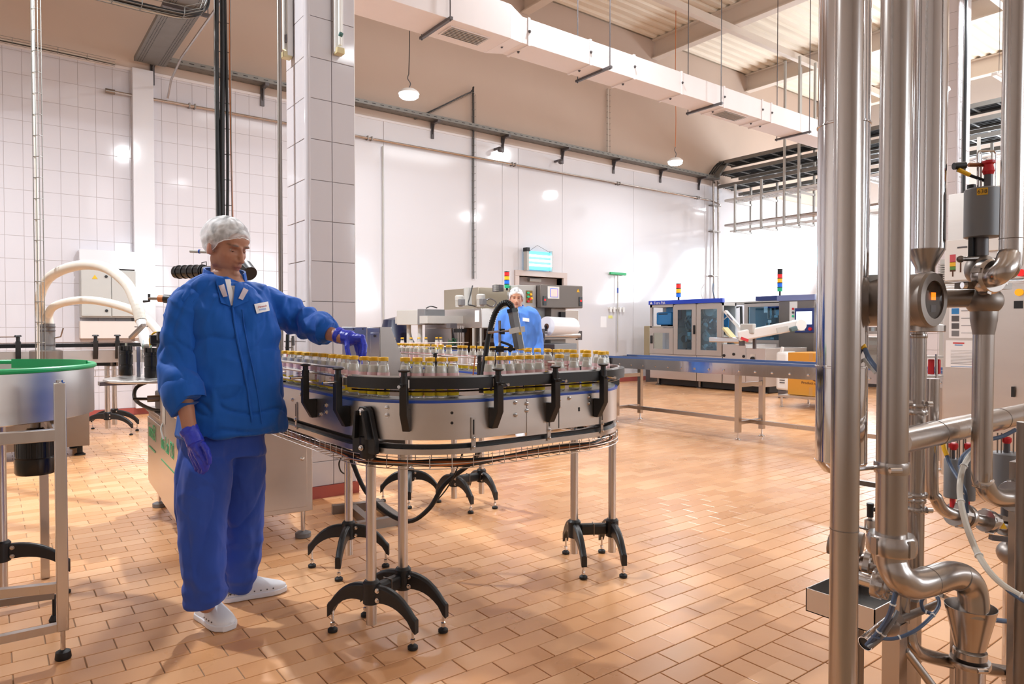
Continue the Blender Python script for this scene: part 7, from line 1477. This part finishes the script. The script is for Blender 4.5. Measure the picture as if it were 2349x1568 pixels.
def limb(mb, pts, rs, n=16, k=6): mb.tube([V(p) for p in pts], list(rs), n, smooth=k); mb.ell(pts[0], rs[0] * .99, 14, 10); mb.ell(pts[-1], rs[-1] * .99, 14, 10)
def ering(c, R, a, b, n=28, p=2.3):
    out = []
    for i in range(n):
        t = 2 * math.pi * i / n; cs, sn = math.cos(t), math.sin(t)
        out.append(V(c) + R @ V((a * math.copysign(abs(cs) ** (2 / p), cs), b * math.copysign(abs(sn) ** (2 / p), sn), 0)))
    return out
def head_shapes(mb, C0, R):
    def E(c, r, tilt=None): mb.ell(V(C0) + R @ V(c), r, 20, 14, R if tilt is None else R @ tilt)
    E((0, -.014, .036), (.076, .097, .086)); E((0, .028, -.022), (.064, .064, .084)); E((0, .034, -.066), (.054, .050, .044)); E((0, .080, -.102), (.023, .021, .018))
    E((0, .030, -.085), (.046, .052, .026))
    for s in (-1, 1):
        E((s * .039, .052, -.026), (.020, .024, .019)); E((s * .028, .082, .020), (.024, .013, .0075)); E((s * .0125, .094, -.044), (.0085, .010, .0075)); E((s * .050, .0, -.055), (.014, .03, .036))
        E((s * .080, -.014, -.012), (.0075, .019, .033), Matrix.Rotation(-.25 * s, 3, 'Z')); E((s * .074, -.008, -.03), (.008, .012, .015))
    E((0, .066, .046), (.054, .026, .042))
    for i in range(8): t = i / 7; E((0, .088 + .024 * t ** 1.1, .010 - .050 * t), (.0075 + .004 * t, .010, .010))
    E((0, .108, -.043), (.0105, .010, .0085)); E((0, .089, -.062), (.022, .010, .009)); E((0, .0905, -.0690), (.022, .0080, .0048)); E((0, .0895, -.0780), (.018, .0080, .0056))
def face_disp(p):     # local head coordinates -> displacement inward
    g = lambda x, y, z, sx, sy, sz: math.exp(-((p.x - x) / sx) ** 2 - ((p.y - y) / sy) ** 2 - ((p.z - z) / sz) ** 2)
    d = 0
    for s in (-1, 1):
        d -= .0075 * g(s * .030, .085, .001, .017, .03, .0105); d -= .003 * g(s * .014, .09, -.002, .008, .03, .012); d -= .0025 * g(s * .0075, .105, -.0515, .0035, .008, .003); d -= .0018 * g(s * .046, .06, -.062, .012, .03, .018)
        d += .0018 * g(s * .030, .088, .0125, .018, .02, .003)
    d -= .0032 * g(0, .10, -.0735, .021, .02, .0018); d -= .0015 * g(0, .09, -.088, .016, .02, .004); d -= .002 * g(0, .095, -.056, .004, .02, .006); return d
def make_person(name, label, base, P, far=False):
    root = thing(name, label, 'person', base); vox = .0048 if not far else .0095
    Rh = P['Rhead']; C0 = P['head']; body = MB(); head_shapes(body, C0, Rh)
    neck0 = C0 + Rh @ V((0, -.022, -.05)); body.tube([neck0, neck0.lerp(P['neck'], .5), P['neck'], P['neck'] - V((0, 0, .08))], [.046, .049, .056, .072], 20, smooth=4)
    Rb = P['Rbody']
    body.loft([ering(c, Rb, a * .80, b * .80) for c, a, b in P['torso_body']])
    for side in ('l', 'r'):
        S, E_, Wp, Hn = P['arm_' + side]; limb(body, [S, E_, Wp, Wp.lerp(Hn, .5)], [.050, .043, .030, .028], 14); 
        Hp, Kn, An = P['leg_' + side]; limb(body, [Hp, Kn, An], [.080, .055, .038], 14)
    me = eval_remesh(body, vox, 5 if not far else 2, .5)
    Ri = Rh.transposed(); zcut = lambda q: -.010 + .72 * q.y
    co_l = [Ri @ (v.co - C0) for v in me.vertices]
    att = me.color_attributes.new('tone', 'FLOAT_COLOR', 'POINT'); sk = V(P.get('skin', (.50, .25, .155))); rnd_ = random.Random(4)
    for i, q in enumerate(co_l):
        c = sk.copy(); near_head = q.length < .16
        if near_head:
            g = lambda x, y, z, sx, sy, sz: math.exp(-((q.x - x) / sx) ** 2 - ((q.y - y) / sy) ** 2 - ((q.z - z) / sz) ** 2)
            c = c.lerp(V((.42, .13, .09)), .15 * (g(.045, .06, -.03, .02, .03, .02) + g(-.045, .06, -.03, .02, .03, .02)))
            c = c.lerp(V((.24, .12, .085)), min(.55, .55 * g(0, .05, -.095, .06, .07, .035)) + .35 * g(0, .1, -.058, .026, .03, .006))
            lip = g(0, .10, -.0685, .021, .03, .0042) + g(0, .10, -.0785, .017, .03, .005); c = c.lerp(V((.34, .10, .08)), min(.75, lip)); c = c.lerp(V((.10, .03, .025)), min(.8, g(0, .1, -.0735, .021, .03, .0013)))
            for s in (-1, 1):
                bx = s * .031; bz = .0205 + .0025 * math.cos((abs(q.x) - .036) / .02); br = math.exp(-((q.x - bx) / .0185) ** 4 - ((q.z - bz) / .0042) ** 2) * (1 if q.y > .05 else 0); c = c.lerp(V((.035, .022, .016)), min(.85, br * .95))
                c = c.lerp(V((.16, .07, .05)), min(.5, .5 * g(s * .03, .085, 0, .017, .03, .010)))
            if q.z > zcut(q) + .016 - (0.0 if abs(q.x) < .07 else .012) and not (q.y > .068 and q.z < .075): c = V((.045, .032, .026)) * (1 if q.z < .16 else 1)
            if abs(q.x) > .074 and -.045 < q.z < .022 and -.034 < q.y < .01: c = V((.52, .24, .17))
        att.data[i].color = (c.x, c.y, c.z, 1)
    def dsp(p, n): q = Ri @ (p - C0); return face_disp(q) if q.length < .15 and q.y > .02 else 0.0
    ob = finish(me, 'body', 'skin', root, dsp)
    for s in (-1, 1):       # eyes
        ec = C0 + Rh @ V((s * .0300, .0690, -.0008)); e = MB().ell(ec, .0106, 16, 12, Rh).build('eye', mat('eye_white', '#a89a92', .2) if 'eye_white' not in bpy.data.materials else bpy.data.materials['eye_white'], root)
        gz = (Rh @ V((P.get('gaze', (0, 1, -.25))))).normalized(); MB().lathe([(.0052, .0092), (.0050, .0102), (.0, .0108)], ec, gz, 14).build('iris', mat('dark_iris', '#2a1a12', .15) if 'dark_iris' not in bpy.data.materials else bpy.data.materials['dark_iris'], e)
        lid = MB()
        for (z0, z1, a0) in ((.0118, P.get('lid', .0012), 0),):
            rows = []
            for i in range(7):
                u = z0 + (z1 - z0) * i / 6; row = []
                for k in range(11): th = -.95 + 1.9 * k / 10; r = .0116; zz_ = u - .0028 * (abs(th) / .95) ** 2 * (i / 6); rr = math.sqrt(max(1e-7, r * r - zz_ ** 2)); row.append(ec + Rh @ V((rr * math.sin(th), rr * math.cos(th), zz_)))
                rows.append(row)
            k0 = len(lid.v); [lid.v.extend([tuple(q) for q in r_]) for r_ in rows]
            lid.f += [(k0 + i * 11 + k, k0 + i * 11 + k + 1, k0 + (i + 1) * 11 + k + 1, k0 + (i + 1) * 11 + k) for i in range(6) for k in range(10)]
        lm = bpy.data.materials.get('eyelid') or mat('eyelid', (.34, .155, .10), .5); lid.build('eyelid', lm, root, ang=180)
    # hair net
    nm = MB(); n_, m_ = 56, 30; rows = []
    for i in range(m_ + 1):
        row = []
        for j in range(n_):
            th = 2 * math.pi * j / n_
            ph0 = -.62 * math.sin(th) * -1; 
            # lower boundary elevation so that z = zcut(y)
            lo = None
            cx_, cy_, cz_ = .0, -.016, .030; a_, b_, c_ = .090, .119, .104
            for s_ in range(60):
                ph = -1.2 + s_ * .045; x = a_ * math.cos(ph) * math.cos(th); y = cy_ + b_ * math.cos(ph) * math.sin(th); z = cz_ + c_ * math.sin(ph)
                if z > zcut(V((x, y, z))) - (.014 if abs(x) > .06 and y < .03 else 0): lo = ph; break
            ph = lo + (math.pi / 2 - lo) * (i / m_); fl = 1 + .035 * noise.noise(V((math.cos(th) * 3.5, math.sin(th) * 3.5, ph * 4))) + .02 * noise.noise(V((math.cos(th) * 9, math.sin(th) * 9, ph * 9))) * math.sin(math.pi * min(1, i / m_ * 1.6))
            if i == 0: fl = .945
            elif i == 1: fl *= .985
            back = .012 * max(0, -math.sin(th)) * math.cos(ph)
            row.append(C0 + Rh @ V((a_ * fl * math.cos(ph) * math.cos(th), cy_ + (b_ * fl + back) * math.cos(ph) * math.sin(th), cz_ + c_ * fl * math.sin(ph))))
        rows.append(row)
    nm.loft(rows, cap=False); net = nm.build('hair_net', 'net', root, ang=180)
    MB().tube(rows[0] + [rows[0][0]], .0022, 6).build('elastic_band', 'white', net)
    return root, ob
def folds(amp, f=(9, 9, 2.6), amp2=None, seed=0):
    a2 = amp2 if amp2 is not None else amp * .5
    def fn(p, n):
        q = V((p.x * f[0] + seed, p.y * f[1], p.z * f[2])); w_ = noise.noise(p * 4 + V((seed, 0, 0))) * 1.4
        v = noise.noise(q + V((w_, w_, w_ * .6))); r = 1 - abs(noise.noise(q * 1.7 + V((w_ * 1.5, 3, w_)))) * 2.4; return amp * v * 1.6 + a2 * r
    return fn
def project(ob_list):
    vs, fs = [], []
    for o in ob_list:
        b = wbase(o); k = len(vs); vs += [v.co + b for v in o.data.vertices]; fs += [tuple(i + k for i in p.vertices) for p in o.data.polygons]
    return BVHTree.FromPolygons(vs, fs)
def hitp(tree, px, py, off=.004):
    d = ray(px, py).normalized(); h, n, i, ds = tree.ray_cast(CAM, d)
    if h is None: return None, None
    if n.dot(d) > 0: n = -n
    return h - d * off, n
def patch(tree, quad, m, parent, nm, off=.005, nu=5, nv=5):
    pts = []
    for j in range(nv):
        for i in range(nu):
            u, v_ = i / (nu - 1), j / (nv - 1); a = [quad[0][k] * (1 - u) + quad[1][k] * u for k in (0, 1)]; b = [quad[3][k] * (1 - u) + quad[2][k] * u for k in (0, 1)]; h, n = hitp(tree, a[0] * (1 - v_) + b[0] * v_, a[1] * (1 - v_) + b[1] * v_, off)
            pts.append(h)
    ok = [p for p in pts if p is not None]
    if len(ok) < len(pts) * .6: return None
    mid = ok[len(ok) // 2]; pts = [p if p is not None else mid for p in pts]; mb = MB(); tk = -ray(*quad[0]).normalized() * .0015
    mb.v = [tuple(p) for p in pts] + [tuple(p - tk) for p in pts]; N_ = nu * nv
    for j in range(nv - 1):
        for i in range(nu - 1): a = j * nu + i; mb.f.append((a, a + nu, a + nu + 1, a + 1)); mb.f.append((N_ + a, N_ + a + 1, N_ + a + nu + 1, N_ + a + nu))
    return mb.build(nm, m, parent, ang=60)
def hand(parent, wrist, palm, fingers, m='glove', nm='glove', rp=.030, vox=.0028, cuff=None):
    mb = MB(); w, p = V(wrist), V(palm[0]); mb.tube([w, w.lerp(p, .4), p], [.0335, .034, .036], 16, smooth=3)
    kn = [V(f[0]) for f in fingers[:4]]
    for k in kn: mb.tube([w.lerp(p, .6), k], [.026, .0145], 12); mb.ell(k, .0145, 12, 8)
    mb.ell(p, (rp, rp, rp), 16, 12)
    for f in fingers:
        pts = [V(q) for q in f]; n = len(pts); rs = [.0125 - .0028 * i / (n - 1) for i in range(n)]; mb.tube(pts, rs, 12); [mb.ell(q, r_, 10, 8) for q, r_ in zip(pts, rs)]
    if cuff: c0, c1 = V(cuff[0]), V(cuff[1]); mb.tube([c0, c1], [.0385, .0365], 18)
    me = eval_remesh(mb, vox, 3, .5); return finish(me, nm, m, parent, lambda p_, n_: .0012 * noise.noise(p_ * 70) + .0008 * noise.noise(p_ * 160))
def clog(parent, heel, toe, lab=None, strap=True, text_=None, sidev=None):
    h, t = V(heel), V(toe); h.z = t.z = 0; f = (t - h).normalized(); L = (t - h).length; s = V((-f.y, f.x, 0)); up = V((0, 0, 1))
    prof = [(0, .030, .050), (.06, .038, .075), (.20, .041, .092), (.36, .042, .105), (.48, .046, .100), (.62, .051, .082), (.76, .052, .066), (.88, .045, .054), (.96, .030, .045), (1.0, .012, .036)]
    rings = []
    for u, wd, ht in prof:
        c = h + f * L * u; r = []
        for k in range(20):
            a = math.pi * k / 19; y = math.sin(a) ** .75; r.append(c + s * wd * math.cos(a) + up * (.022 + (ht - .022) * y))
        rings.append(r)
    b = MB().loft(rings).build('clog', 'clog', parent, bevel=.0)
    sr = []
    for u, wd, _ in [(-.015, .022, 0)] + prof[:-1] + [(.99, .026, 0), (1.015, .012, 0)]:
        c = h + f * L * u; wd += .004; k = .008 + .010 * max(0, u - .75) * 2; sr.append([c - s * wd + up * .002, c + s * wd + up * .002, c + s * (wd + .002) + up * .012, c + s * wd + up * .027, c - s * wd + up * .027, c - s * (wd + .002) + up * .012])
    MB().loft(sr).build('sole', 'clog', b, bevel=.003)
    sg = 1 if s.dot(-FH) > 0 else -1
    for u in (.46, .56, .66, .76):
        wd = np.interp(u, [q[0] for q in prof], [q[1] for q in prof]); c = h + f * L * u + s * sg * (wd * .985) + up * .038; MB().lathe([(.0035, -.001), (.0035, .002), (.001, .002)], c, s * sg + up * .15, 10).build('vent_hole', 'dgrey', b)
    if text_: td_ = (s * sg).cross(up) * -1; q = h + f * L * (.04 if td_.dot(f) > 0 else .40) + s * sg * .0435 + up * .036; text(text_, .028, q, (s * sg).cross(up) * -1, up, 'black', b, 'lettering', .0004, shear=.2)
    return b
# ---------------- near worker
BD = (-FH * math.cos(math.radians(38)) + RT * math.sin(math.radians(38))).normalized(); Rb = frame_from(BD)
hd = (-FH * math.cos(math.radians(62)) + RT * math.sin(math.radians(62)) - V((0, 0, .30))).normalized(); Rh = frame_from(hd)
dm = 3.05
def C_(px, py, d=dm): return D(px, py, d)
tor = [(C_(532, 985), .222, .160), (C_(532, 930), .216, .154), (C_(532, 850), .204, .146), (C_(532, 770), .196, .140), (C_(530, 715), .190, .134), (C_(527, 684), .172, .122), (C_(523, 660), .135, .100), (C_(520, 640), .092, .080), (C_(517, 622), .070, .066)]
P1 = dict(head=C_(521, 566), Rhead=Rh, Rbody=Rb, neck=C_(512, 645, 3.07), gaze=(-.1, 1, -.35), lid=-.0030, torso_body=tor,
          arm_l=(C_(600, 688, 3.17), C_(684, 738, 3.28), C_(772, 770, 3.12), C_(805, 778, 3.08)), arm_r=(C_(430, 690, 2.93), C_(412, 830, 2.89), C_(431, 960, 2.81), C_(442, 1008, 2.79)),
          leg_r=(C_(482, 1010, 2.98), C_(463, 1190, 2.94), C_(474, 1385, 2.97)), leg_l=(C_(560, 1010, 3.14), C_(558, 1190, 3.22), C_(547, 1340, 3.30)), skin=(.44, .205, .125))
feet = C_(530, 1400, 3.1); feet.z = 0
man, mbody = make_person('person', 'worker in blue jacket, hair net and blue gloves reaching over the bottles', feet, P1)
# jacket
def wrap_fold(p, n, f, lo=.1): return f(p, n)
j = MB(); j.loft([ering(c, Rb, a, b, p=2.5) for c, a, b in [(C_(530, 990), .224, .162)] + tor[:-1]])
SL, EL, WL = C_(592, 690, 3.15), C_(684, 734, 3.28), C_(752, 760, 3.16); j.tube([C_(556, 672, 3.1), SL, C_(640, 710, 3.22), EL, C_(722, 750, 3.21), WL], [.070, .090, .082, .078, .074, .062], 20, smooth=5)
j.tube([C_(500, 668, 3.02), C_(460, 680, 2.98), C_(436, 705, 2.96)], [.075, .080, .078], 20, smooth=4)
jm = eval_remesh(j, .0065, 4, .5)
f1_ = folds(.009, (6, 6, 2.4), .004)
def crease(p, s, k=4):
    w_ = noise.noise(p * 3 + V((s, s, 0))) * 1.5; return max(0, 1 - abs(noise.noise(V((p.x * 7 + w_, p.y * 7 + s, p.z * 3.2 + w_)))) * 3.2) ** k
f1 = lambda p, n: f1_(p, n) - .012 * crease(p, 2, 3) + .007 * crease(p, 9, 2)
AX = (WL - SL).normalized()
def jd(p, n):
    v = f1(p, n); q = p - SL; s_ = q.dot(AX); t = (p - C_(520, 784)).dot(RT)
    if t > .15 and p.z > 1.2: w_ = min(1, (t - .15) / .06); v = v * .6 + w_ * (.007 * math.sin(s_ * 70 + 5 * noise.noise(p * 7) + 2 * p.z * 9) + .004 * noise.noise(p * 26))
    # drapes falling from the shoulders and pulled towards the raised arm
    d2_ = (p.z - 1.15) * 7 + t * 16; v += .006 * max(0, math.sin(d2_ + 3 * noise.noise(p * 5))) * (.4 + .6 * max(0, min(1, (p.z - 1.0) * 5)))
    hem = max(0, .93 - p.z); v += hem * .05 * math.sin(t * 34 + 2 * noise.noise(p * 6)) 
    return v
jk = finish(jm, 'jacket', 'jacket', man, jd)
SR, ER = C_(430, 702, 2.94), C_(413, 830, 2.91)
js = MB(); js.tube([C_(462, 676, 2.97), C_(440, 690, 2.95), SR, C_(415, 765, 2.92), ER, C_(417, 880, 2.86), C_(424, 920, 2.84)], [.058, .072, .080, .079, .083, .080, .070], 24, smooth=5)
fs__ = folds(.005, (7, 7, 4), .004, 11); fs_ = lambda p, n: fs__(p, n) - .009 * crease(p, 15, 3) + .005 * crease(p, 19, 2)
slv = finish(eval_remesh(js, .0065, 4, .5), 'sleeve', 'jacket', jk, lambda p, n: fs_(p, n) + .004 * math.sin(p.z * 52 + 4 * noise.noise(p * 6) + (p - SR).dot(RT) * 30) * max(0.2, min(1, (1.42 - p.z) * 4)))
slv.location = (0, 0, 0)
tree = project([jk, slv])
cu = MB().tube([C_(744, 757, 3.165), C_(750, 759, 3.16), C_(758, 762, 3.155)], [.064, .060, .047], 24).build('elastic_cuff', 'jacket', jk)
r1 = MB().tube([C_(418, 882, 2.86), C_(419, 890, 2.855), C_(425, 920, 2.84), C_(427, 928, 2.84), C_(427, 922, 2.84)], [.081, .088, .083, .074, .05], 30).build('turned_cuff', 'jacket', jk)
# hem facing and front closure
strip = [(534, 705), (538, 740), (546, 785), (556, 830), (566, 880), (573, 925), (579, 968)]
hs_ = [hitp(tree, x, y, .006)[0] for x, y in strip]; hs_ = [h for h in hs_ if h is not None]
if len(hs_) > 3: MB().tube(hs_, .0045, 8, smooth=4).build('seam', 'jacket', jk)
hs2 = [hitp(tree, x, y, .004)[0] for x, y in [(x + 22, y + 4) for x, y in strip]]; hs2 = [h for h in hs2 if h is not None]
if len(hs2) > 3: MB().tube(hs2, .0022, 6, smooth=4).build('placket_stitch', 'jacket', jk)
patch(tree, [(514, 640), (543, 640), (536, 700), (529, 700)], 'shirt', man, 'undershirt', .003)
patch(tree, [(492, 632), (516, 640), (530, 702), (507, 694)], 'jacket', jk, 'lapel', .012, 7, 7); patch(tree, [(541, 640), (568, 634), (570, 690), (533, 706)], 'jacket', jk, 'lapel', .012, 7, 7)
patch(tree, [(501, 655), (514, 651), (522, 679), (512, 681)], 'tag', jk, 'collar_patch', .018); patch(tree, [(559, 659), (570, 665), (557, 688), (547, 684)], 'tag', jk, 'collar_patch', .018)
bd = patch(tree, [(583, 697), (615, 691), (619, 712), (589, 719)], 'paper', jk, 'badge', .008)
hl, _ = hitp(tree, 585, 707, .012); hr, _ = hitp(tree, 616, 702, .012); xd = (hr - hl).normalized(); n = -ray(601, 703); n = (n - xd * n.dot(xd)).normalized(); h = (hl + hr) / 2 + n * .004; text('Damande', .013, h + n.cross(xd) * .004, xd, n.cross(xd), mat('badge_red', '#b02030', .5), jk, 'badge_lettering', .0003, shear=.35, center=True)
h2 = h - n.cross(xd) * .009; MB().obox(h2, xd * .018, n.cross(xd) * .0035, n * .0004).build('badge_bar', mat('badge_blue', '#9fb6e0', .5), jk)
# standing collar
cp = C_(515, 628, 3.06); col = []
for k in range(25):
    a = -2.35 + 4.7 * k / 24; d_ = Rb @ V((math.sin(a), -math.cos(a), 0)); rr_ = .078 + .010 * abs(a) / 2.35; z0 = -.012 - .035 * (abs(a) / 2.35) ** 2; q = cp + V((0, 0, z0)); col.append([q + d_ * rr_, q + d_ * (rr_ - .004) + V((0, 0, .045)), q + d_ * (rr_ + .003) + V((0, 0, .046)), q + d_ * (rr_ + .010)])
MB().loft(col).build('collar', 'jacket', jk, ang=60)
# trousers
t_ = MB(); t_.loft([ering(C_(515, 960, 3.06), Rb, .185, .130), ering(C_(514, 1000, 3.06), Rb, .188, .132), ering(C_(514, 1045, 3.06), Rb, .180, .125)])
t_.tube([C_(478, 990, 3.0), C_(472, 1080, 2.97), C_(463, 1190, 2.95), C_(466, 1300, 2.94), C_(473, 1384, 2.955)], [.105, .112, .100, .088, .081], 22, smooth=5)
t_.tube([C_(556, 990, 3.12), C_(560, 1080, 3.16), C_(560, 1190, 3.21), C_(553, 1280, 3.26), C_(545, 1345, 3.30)], [.100, .100, .090, .082, .075], 22, smooth=5)
tm_ = eval_remesh(t_, .0075, 5, .6); f2_ = folds(.009, (6, 6, 2.0), .004, 5); f2 = lambda p, n: f2_(p, n) - .009 * crease(p * .8, 22, 3) + .003 * crease(p * .8, 31, 2)
def td(p, n):
    k = max(0, (.48 - p.z)) ; return f2(p, n) + .012 * k * 3 * noise.noise(V((p.x * 8, p.y * 8, p.z * 20)))
tr = finish(tm_, 'trousers', 'trouser', man, td)
clog(man, H(462, 1412), H(528, 1446)); clog(man, H(513, 1379), H(655, 1352), text_='Я POLI')
# gloves
g = lambda px, py, d: D(px, py, d)
hand(man, g(779, 771, 3.115), (g(806, 776, 3.09),), [
    (g(831, 774, 3.06), g(837, 792, 3.04), g(836, 808, 3.03), g(834, 820, 3.03)), (g(828, 776, 3.085), g(832, 796, 3.08), g(829, 812, 3.08), g(826, 826, 3.08)),
    (g(822, 780, 3.11), g(825, 800, 3.11), g(824, 816, 3.12), g(828, 832, 3.12)), (g(815, 784, 3.13), g(820, 802, 3.135), g(823, 815, 3.14), g(829, 824, 3.14)),
    (g(797, 782, 3.07), g(796, 798, 3.05), g(799, 812, 3.04), g(803, 821, 3.035))], cuff=(g(774, 768, 3.12), g(784, 771, 3.11)))
hand(man, g(437, 990, 2.800), (g(450, 1018, 2.790),), [
    (g(462, 1040, 2.765), g(471, 1056, 2.760), g(475, 1068, 2.765), g(472, 1078, 2.775)), (g(454, 1046, 2.775), g(463, 1064, 2.765), g(468, 1076, 2.770), g(466, 1083, 2.780)),
    (g(446, 1046, 2.800), g(455, 1064, 2.790), g(460, 1075, 2.795), g(459, 1081, 2.805)), (g(440, 1042, 2.820), g(446, 1058, 2.815), g(451, 1069, 2.815), g(451, 1076, 2.825)),
    (g(466, 1018, 2.760), g(476, 1034, 2.745), g(480, 1048, 2.745), g(481, 1060, 2.750))], cuff=(g(432, 983, 2.805), g(438, 994, 2.800)))
# ---------------- far worker
d2 = 8.36; hF = (-FH + RT * .05 - V((0, 0, .06))).normalized(); RhF = frame_from(hF); RbF = frame_from(-FH)
def F_(px, py, d=d2): return D(px, py, d)
torF = [(F_(1190, 845), .205, .14), (F_(1190, 810), .20, .135), (F_(1190, 770), .195, .13), (F_(1190, 740), .20, .13), (F_(1189, 722), .19, .12), (F_(1188, 712), .15, .10), (F_(1187, 704), .09, .075), (F_(1186, 698), .065, .06)]
P2 = dict(head=F_(1184, 684), Rhead=RhF, Rbody=RbF, neck=F_(1186, 706, 8.37), gaze=(0, 1, -.05), lid=.0015, torso_body=torF,
          arm_l=(F_(1222, 722), F_(1232, 775), F_(1234, 822, 8.3), F_(1233, 836, 8.3)), arm_r=(F_(1156, 722), F_(1149, 775), F_(1150, 815, 8.25), F_(1152, 830, 8.25)),
          leg_r=(F_(1174, 850), F_(1160, 915), F_(1140, 985, 8.36)), leg_l=(F_(1206, 850), F_(1208, 915), F_(1194, 985, 8.36)), skin=(.58, .31, .21))
fb2 = F_(1170, 997); fb2.z = 0
man2, b2m = make_person('person', 'worker in pale blue coat and hair net facing the camera behind the conveyor', fb2, P2, True)
j = MB(); j.loft([ering(c, RbF, a, b) for c, a, b in [(F_(1190, 880), .215, .15)] + torF[:-1]])
j.tube([F_(1205, 716), F_(1222, 726), F_(1230, 760), F_(1233, 790), F_(1234, 815, 8.3)], [.08, .085, .075, .07, .06], 16, smooth=4); j.tube([F_(1172, 716), F_(1157, 726), F_(1150, 760), F_(1149, 790), F_(1150, 808, 8.28)], [.08, .085, .075, .07, .06], 16, smooth=4)
jf = finish(eval_remesh(j, .014, 4, .6), 'jacket', 'jacket2', man2, folds(.010, (6, 6, 3.5), .008, 9)); treeF = project([jf])
patch(treeF, [(1199, 728), (1214, 730), (1214, 738), (1199, 736)], 'paper', jf, 'badge', .02, 3, 3); seam = [hitp(treeF, x, y, .01)[0] for x, y in ((1188, 715), (1189, 740), (1190, 770), (1191, 800), (1192, 830))]
if all(s_ is not None for s_ in seam): MB().tube(seam, .006, 6).build('seam', 'jacket2', jf)
cF = []; cp = F_(1186, 705, 8.37)
for k in range(21):
    a = -2.5 + 5.0 * k / 20; d_ = RbF @ V((math.sin(a), -math.cos(a), 0)); q = cp - V((0, 0, .03 * (abs(a) / 2.5) ** 2)); cF.append([q + d_ * .08, q + d_ * .075 + V((0, 0, .04)), q + d_ * .083 + V((0, 0, .04)), q + d_ * .09])
MB().loft(cF).build('collar', 'jacket2', jf)
t_ = MB(); t_.tube([F_(1174, 850), F_(1166, 910), F_(1145, 980, 8.36)], [.12, .10, .085], 16, smooth=4); t_.tube([F_(1206, 850), F_(1208, 910), F_(1196, 980, 8.36)], [.12, .10, .085], 16, smooth=4); t_.ell(F_(1190, 850), (.19, .16, .15), 16, 12)
finish(eval_remesh(t_, .014, 3), 'trousers', 'trouser', man2, folds(.008, (6, 6, 4), .005, 3))
for a_, b_ in ((H(1148, 990), H(1105, 1000)), (H(1192, 988), H(1194, 1004))): clog(man2, a_, b_)
for s_, w_, p_, q_ in ((1, F_(1234, 822, 8.3), F_(1234, 832, 8.29), F_(1233, 846, 8.28)), (-1, F_(1150, 815, 8.25), F_(1151, 825, 8.24), F_(1152, 838, 8.22))):
    fs = [(p_.lerp(q_, .45) + RT * dx, q_ + RT * dx + V((0, 0, -.02)), q_ + RT * dx * 1.1 - V((0, 0, .045)) - FH * .015) for dx in (-.030, -.010, .010, .030)] + [(p_ - RT * s_ * .03, p_ - RT * s_ * .05 - V((0, 0, .04)), p_ - RT * s_ * .05 - V((0, 0, .07)))]
    hand(man2, w_, (p_,), fs, vox=.005)
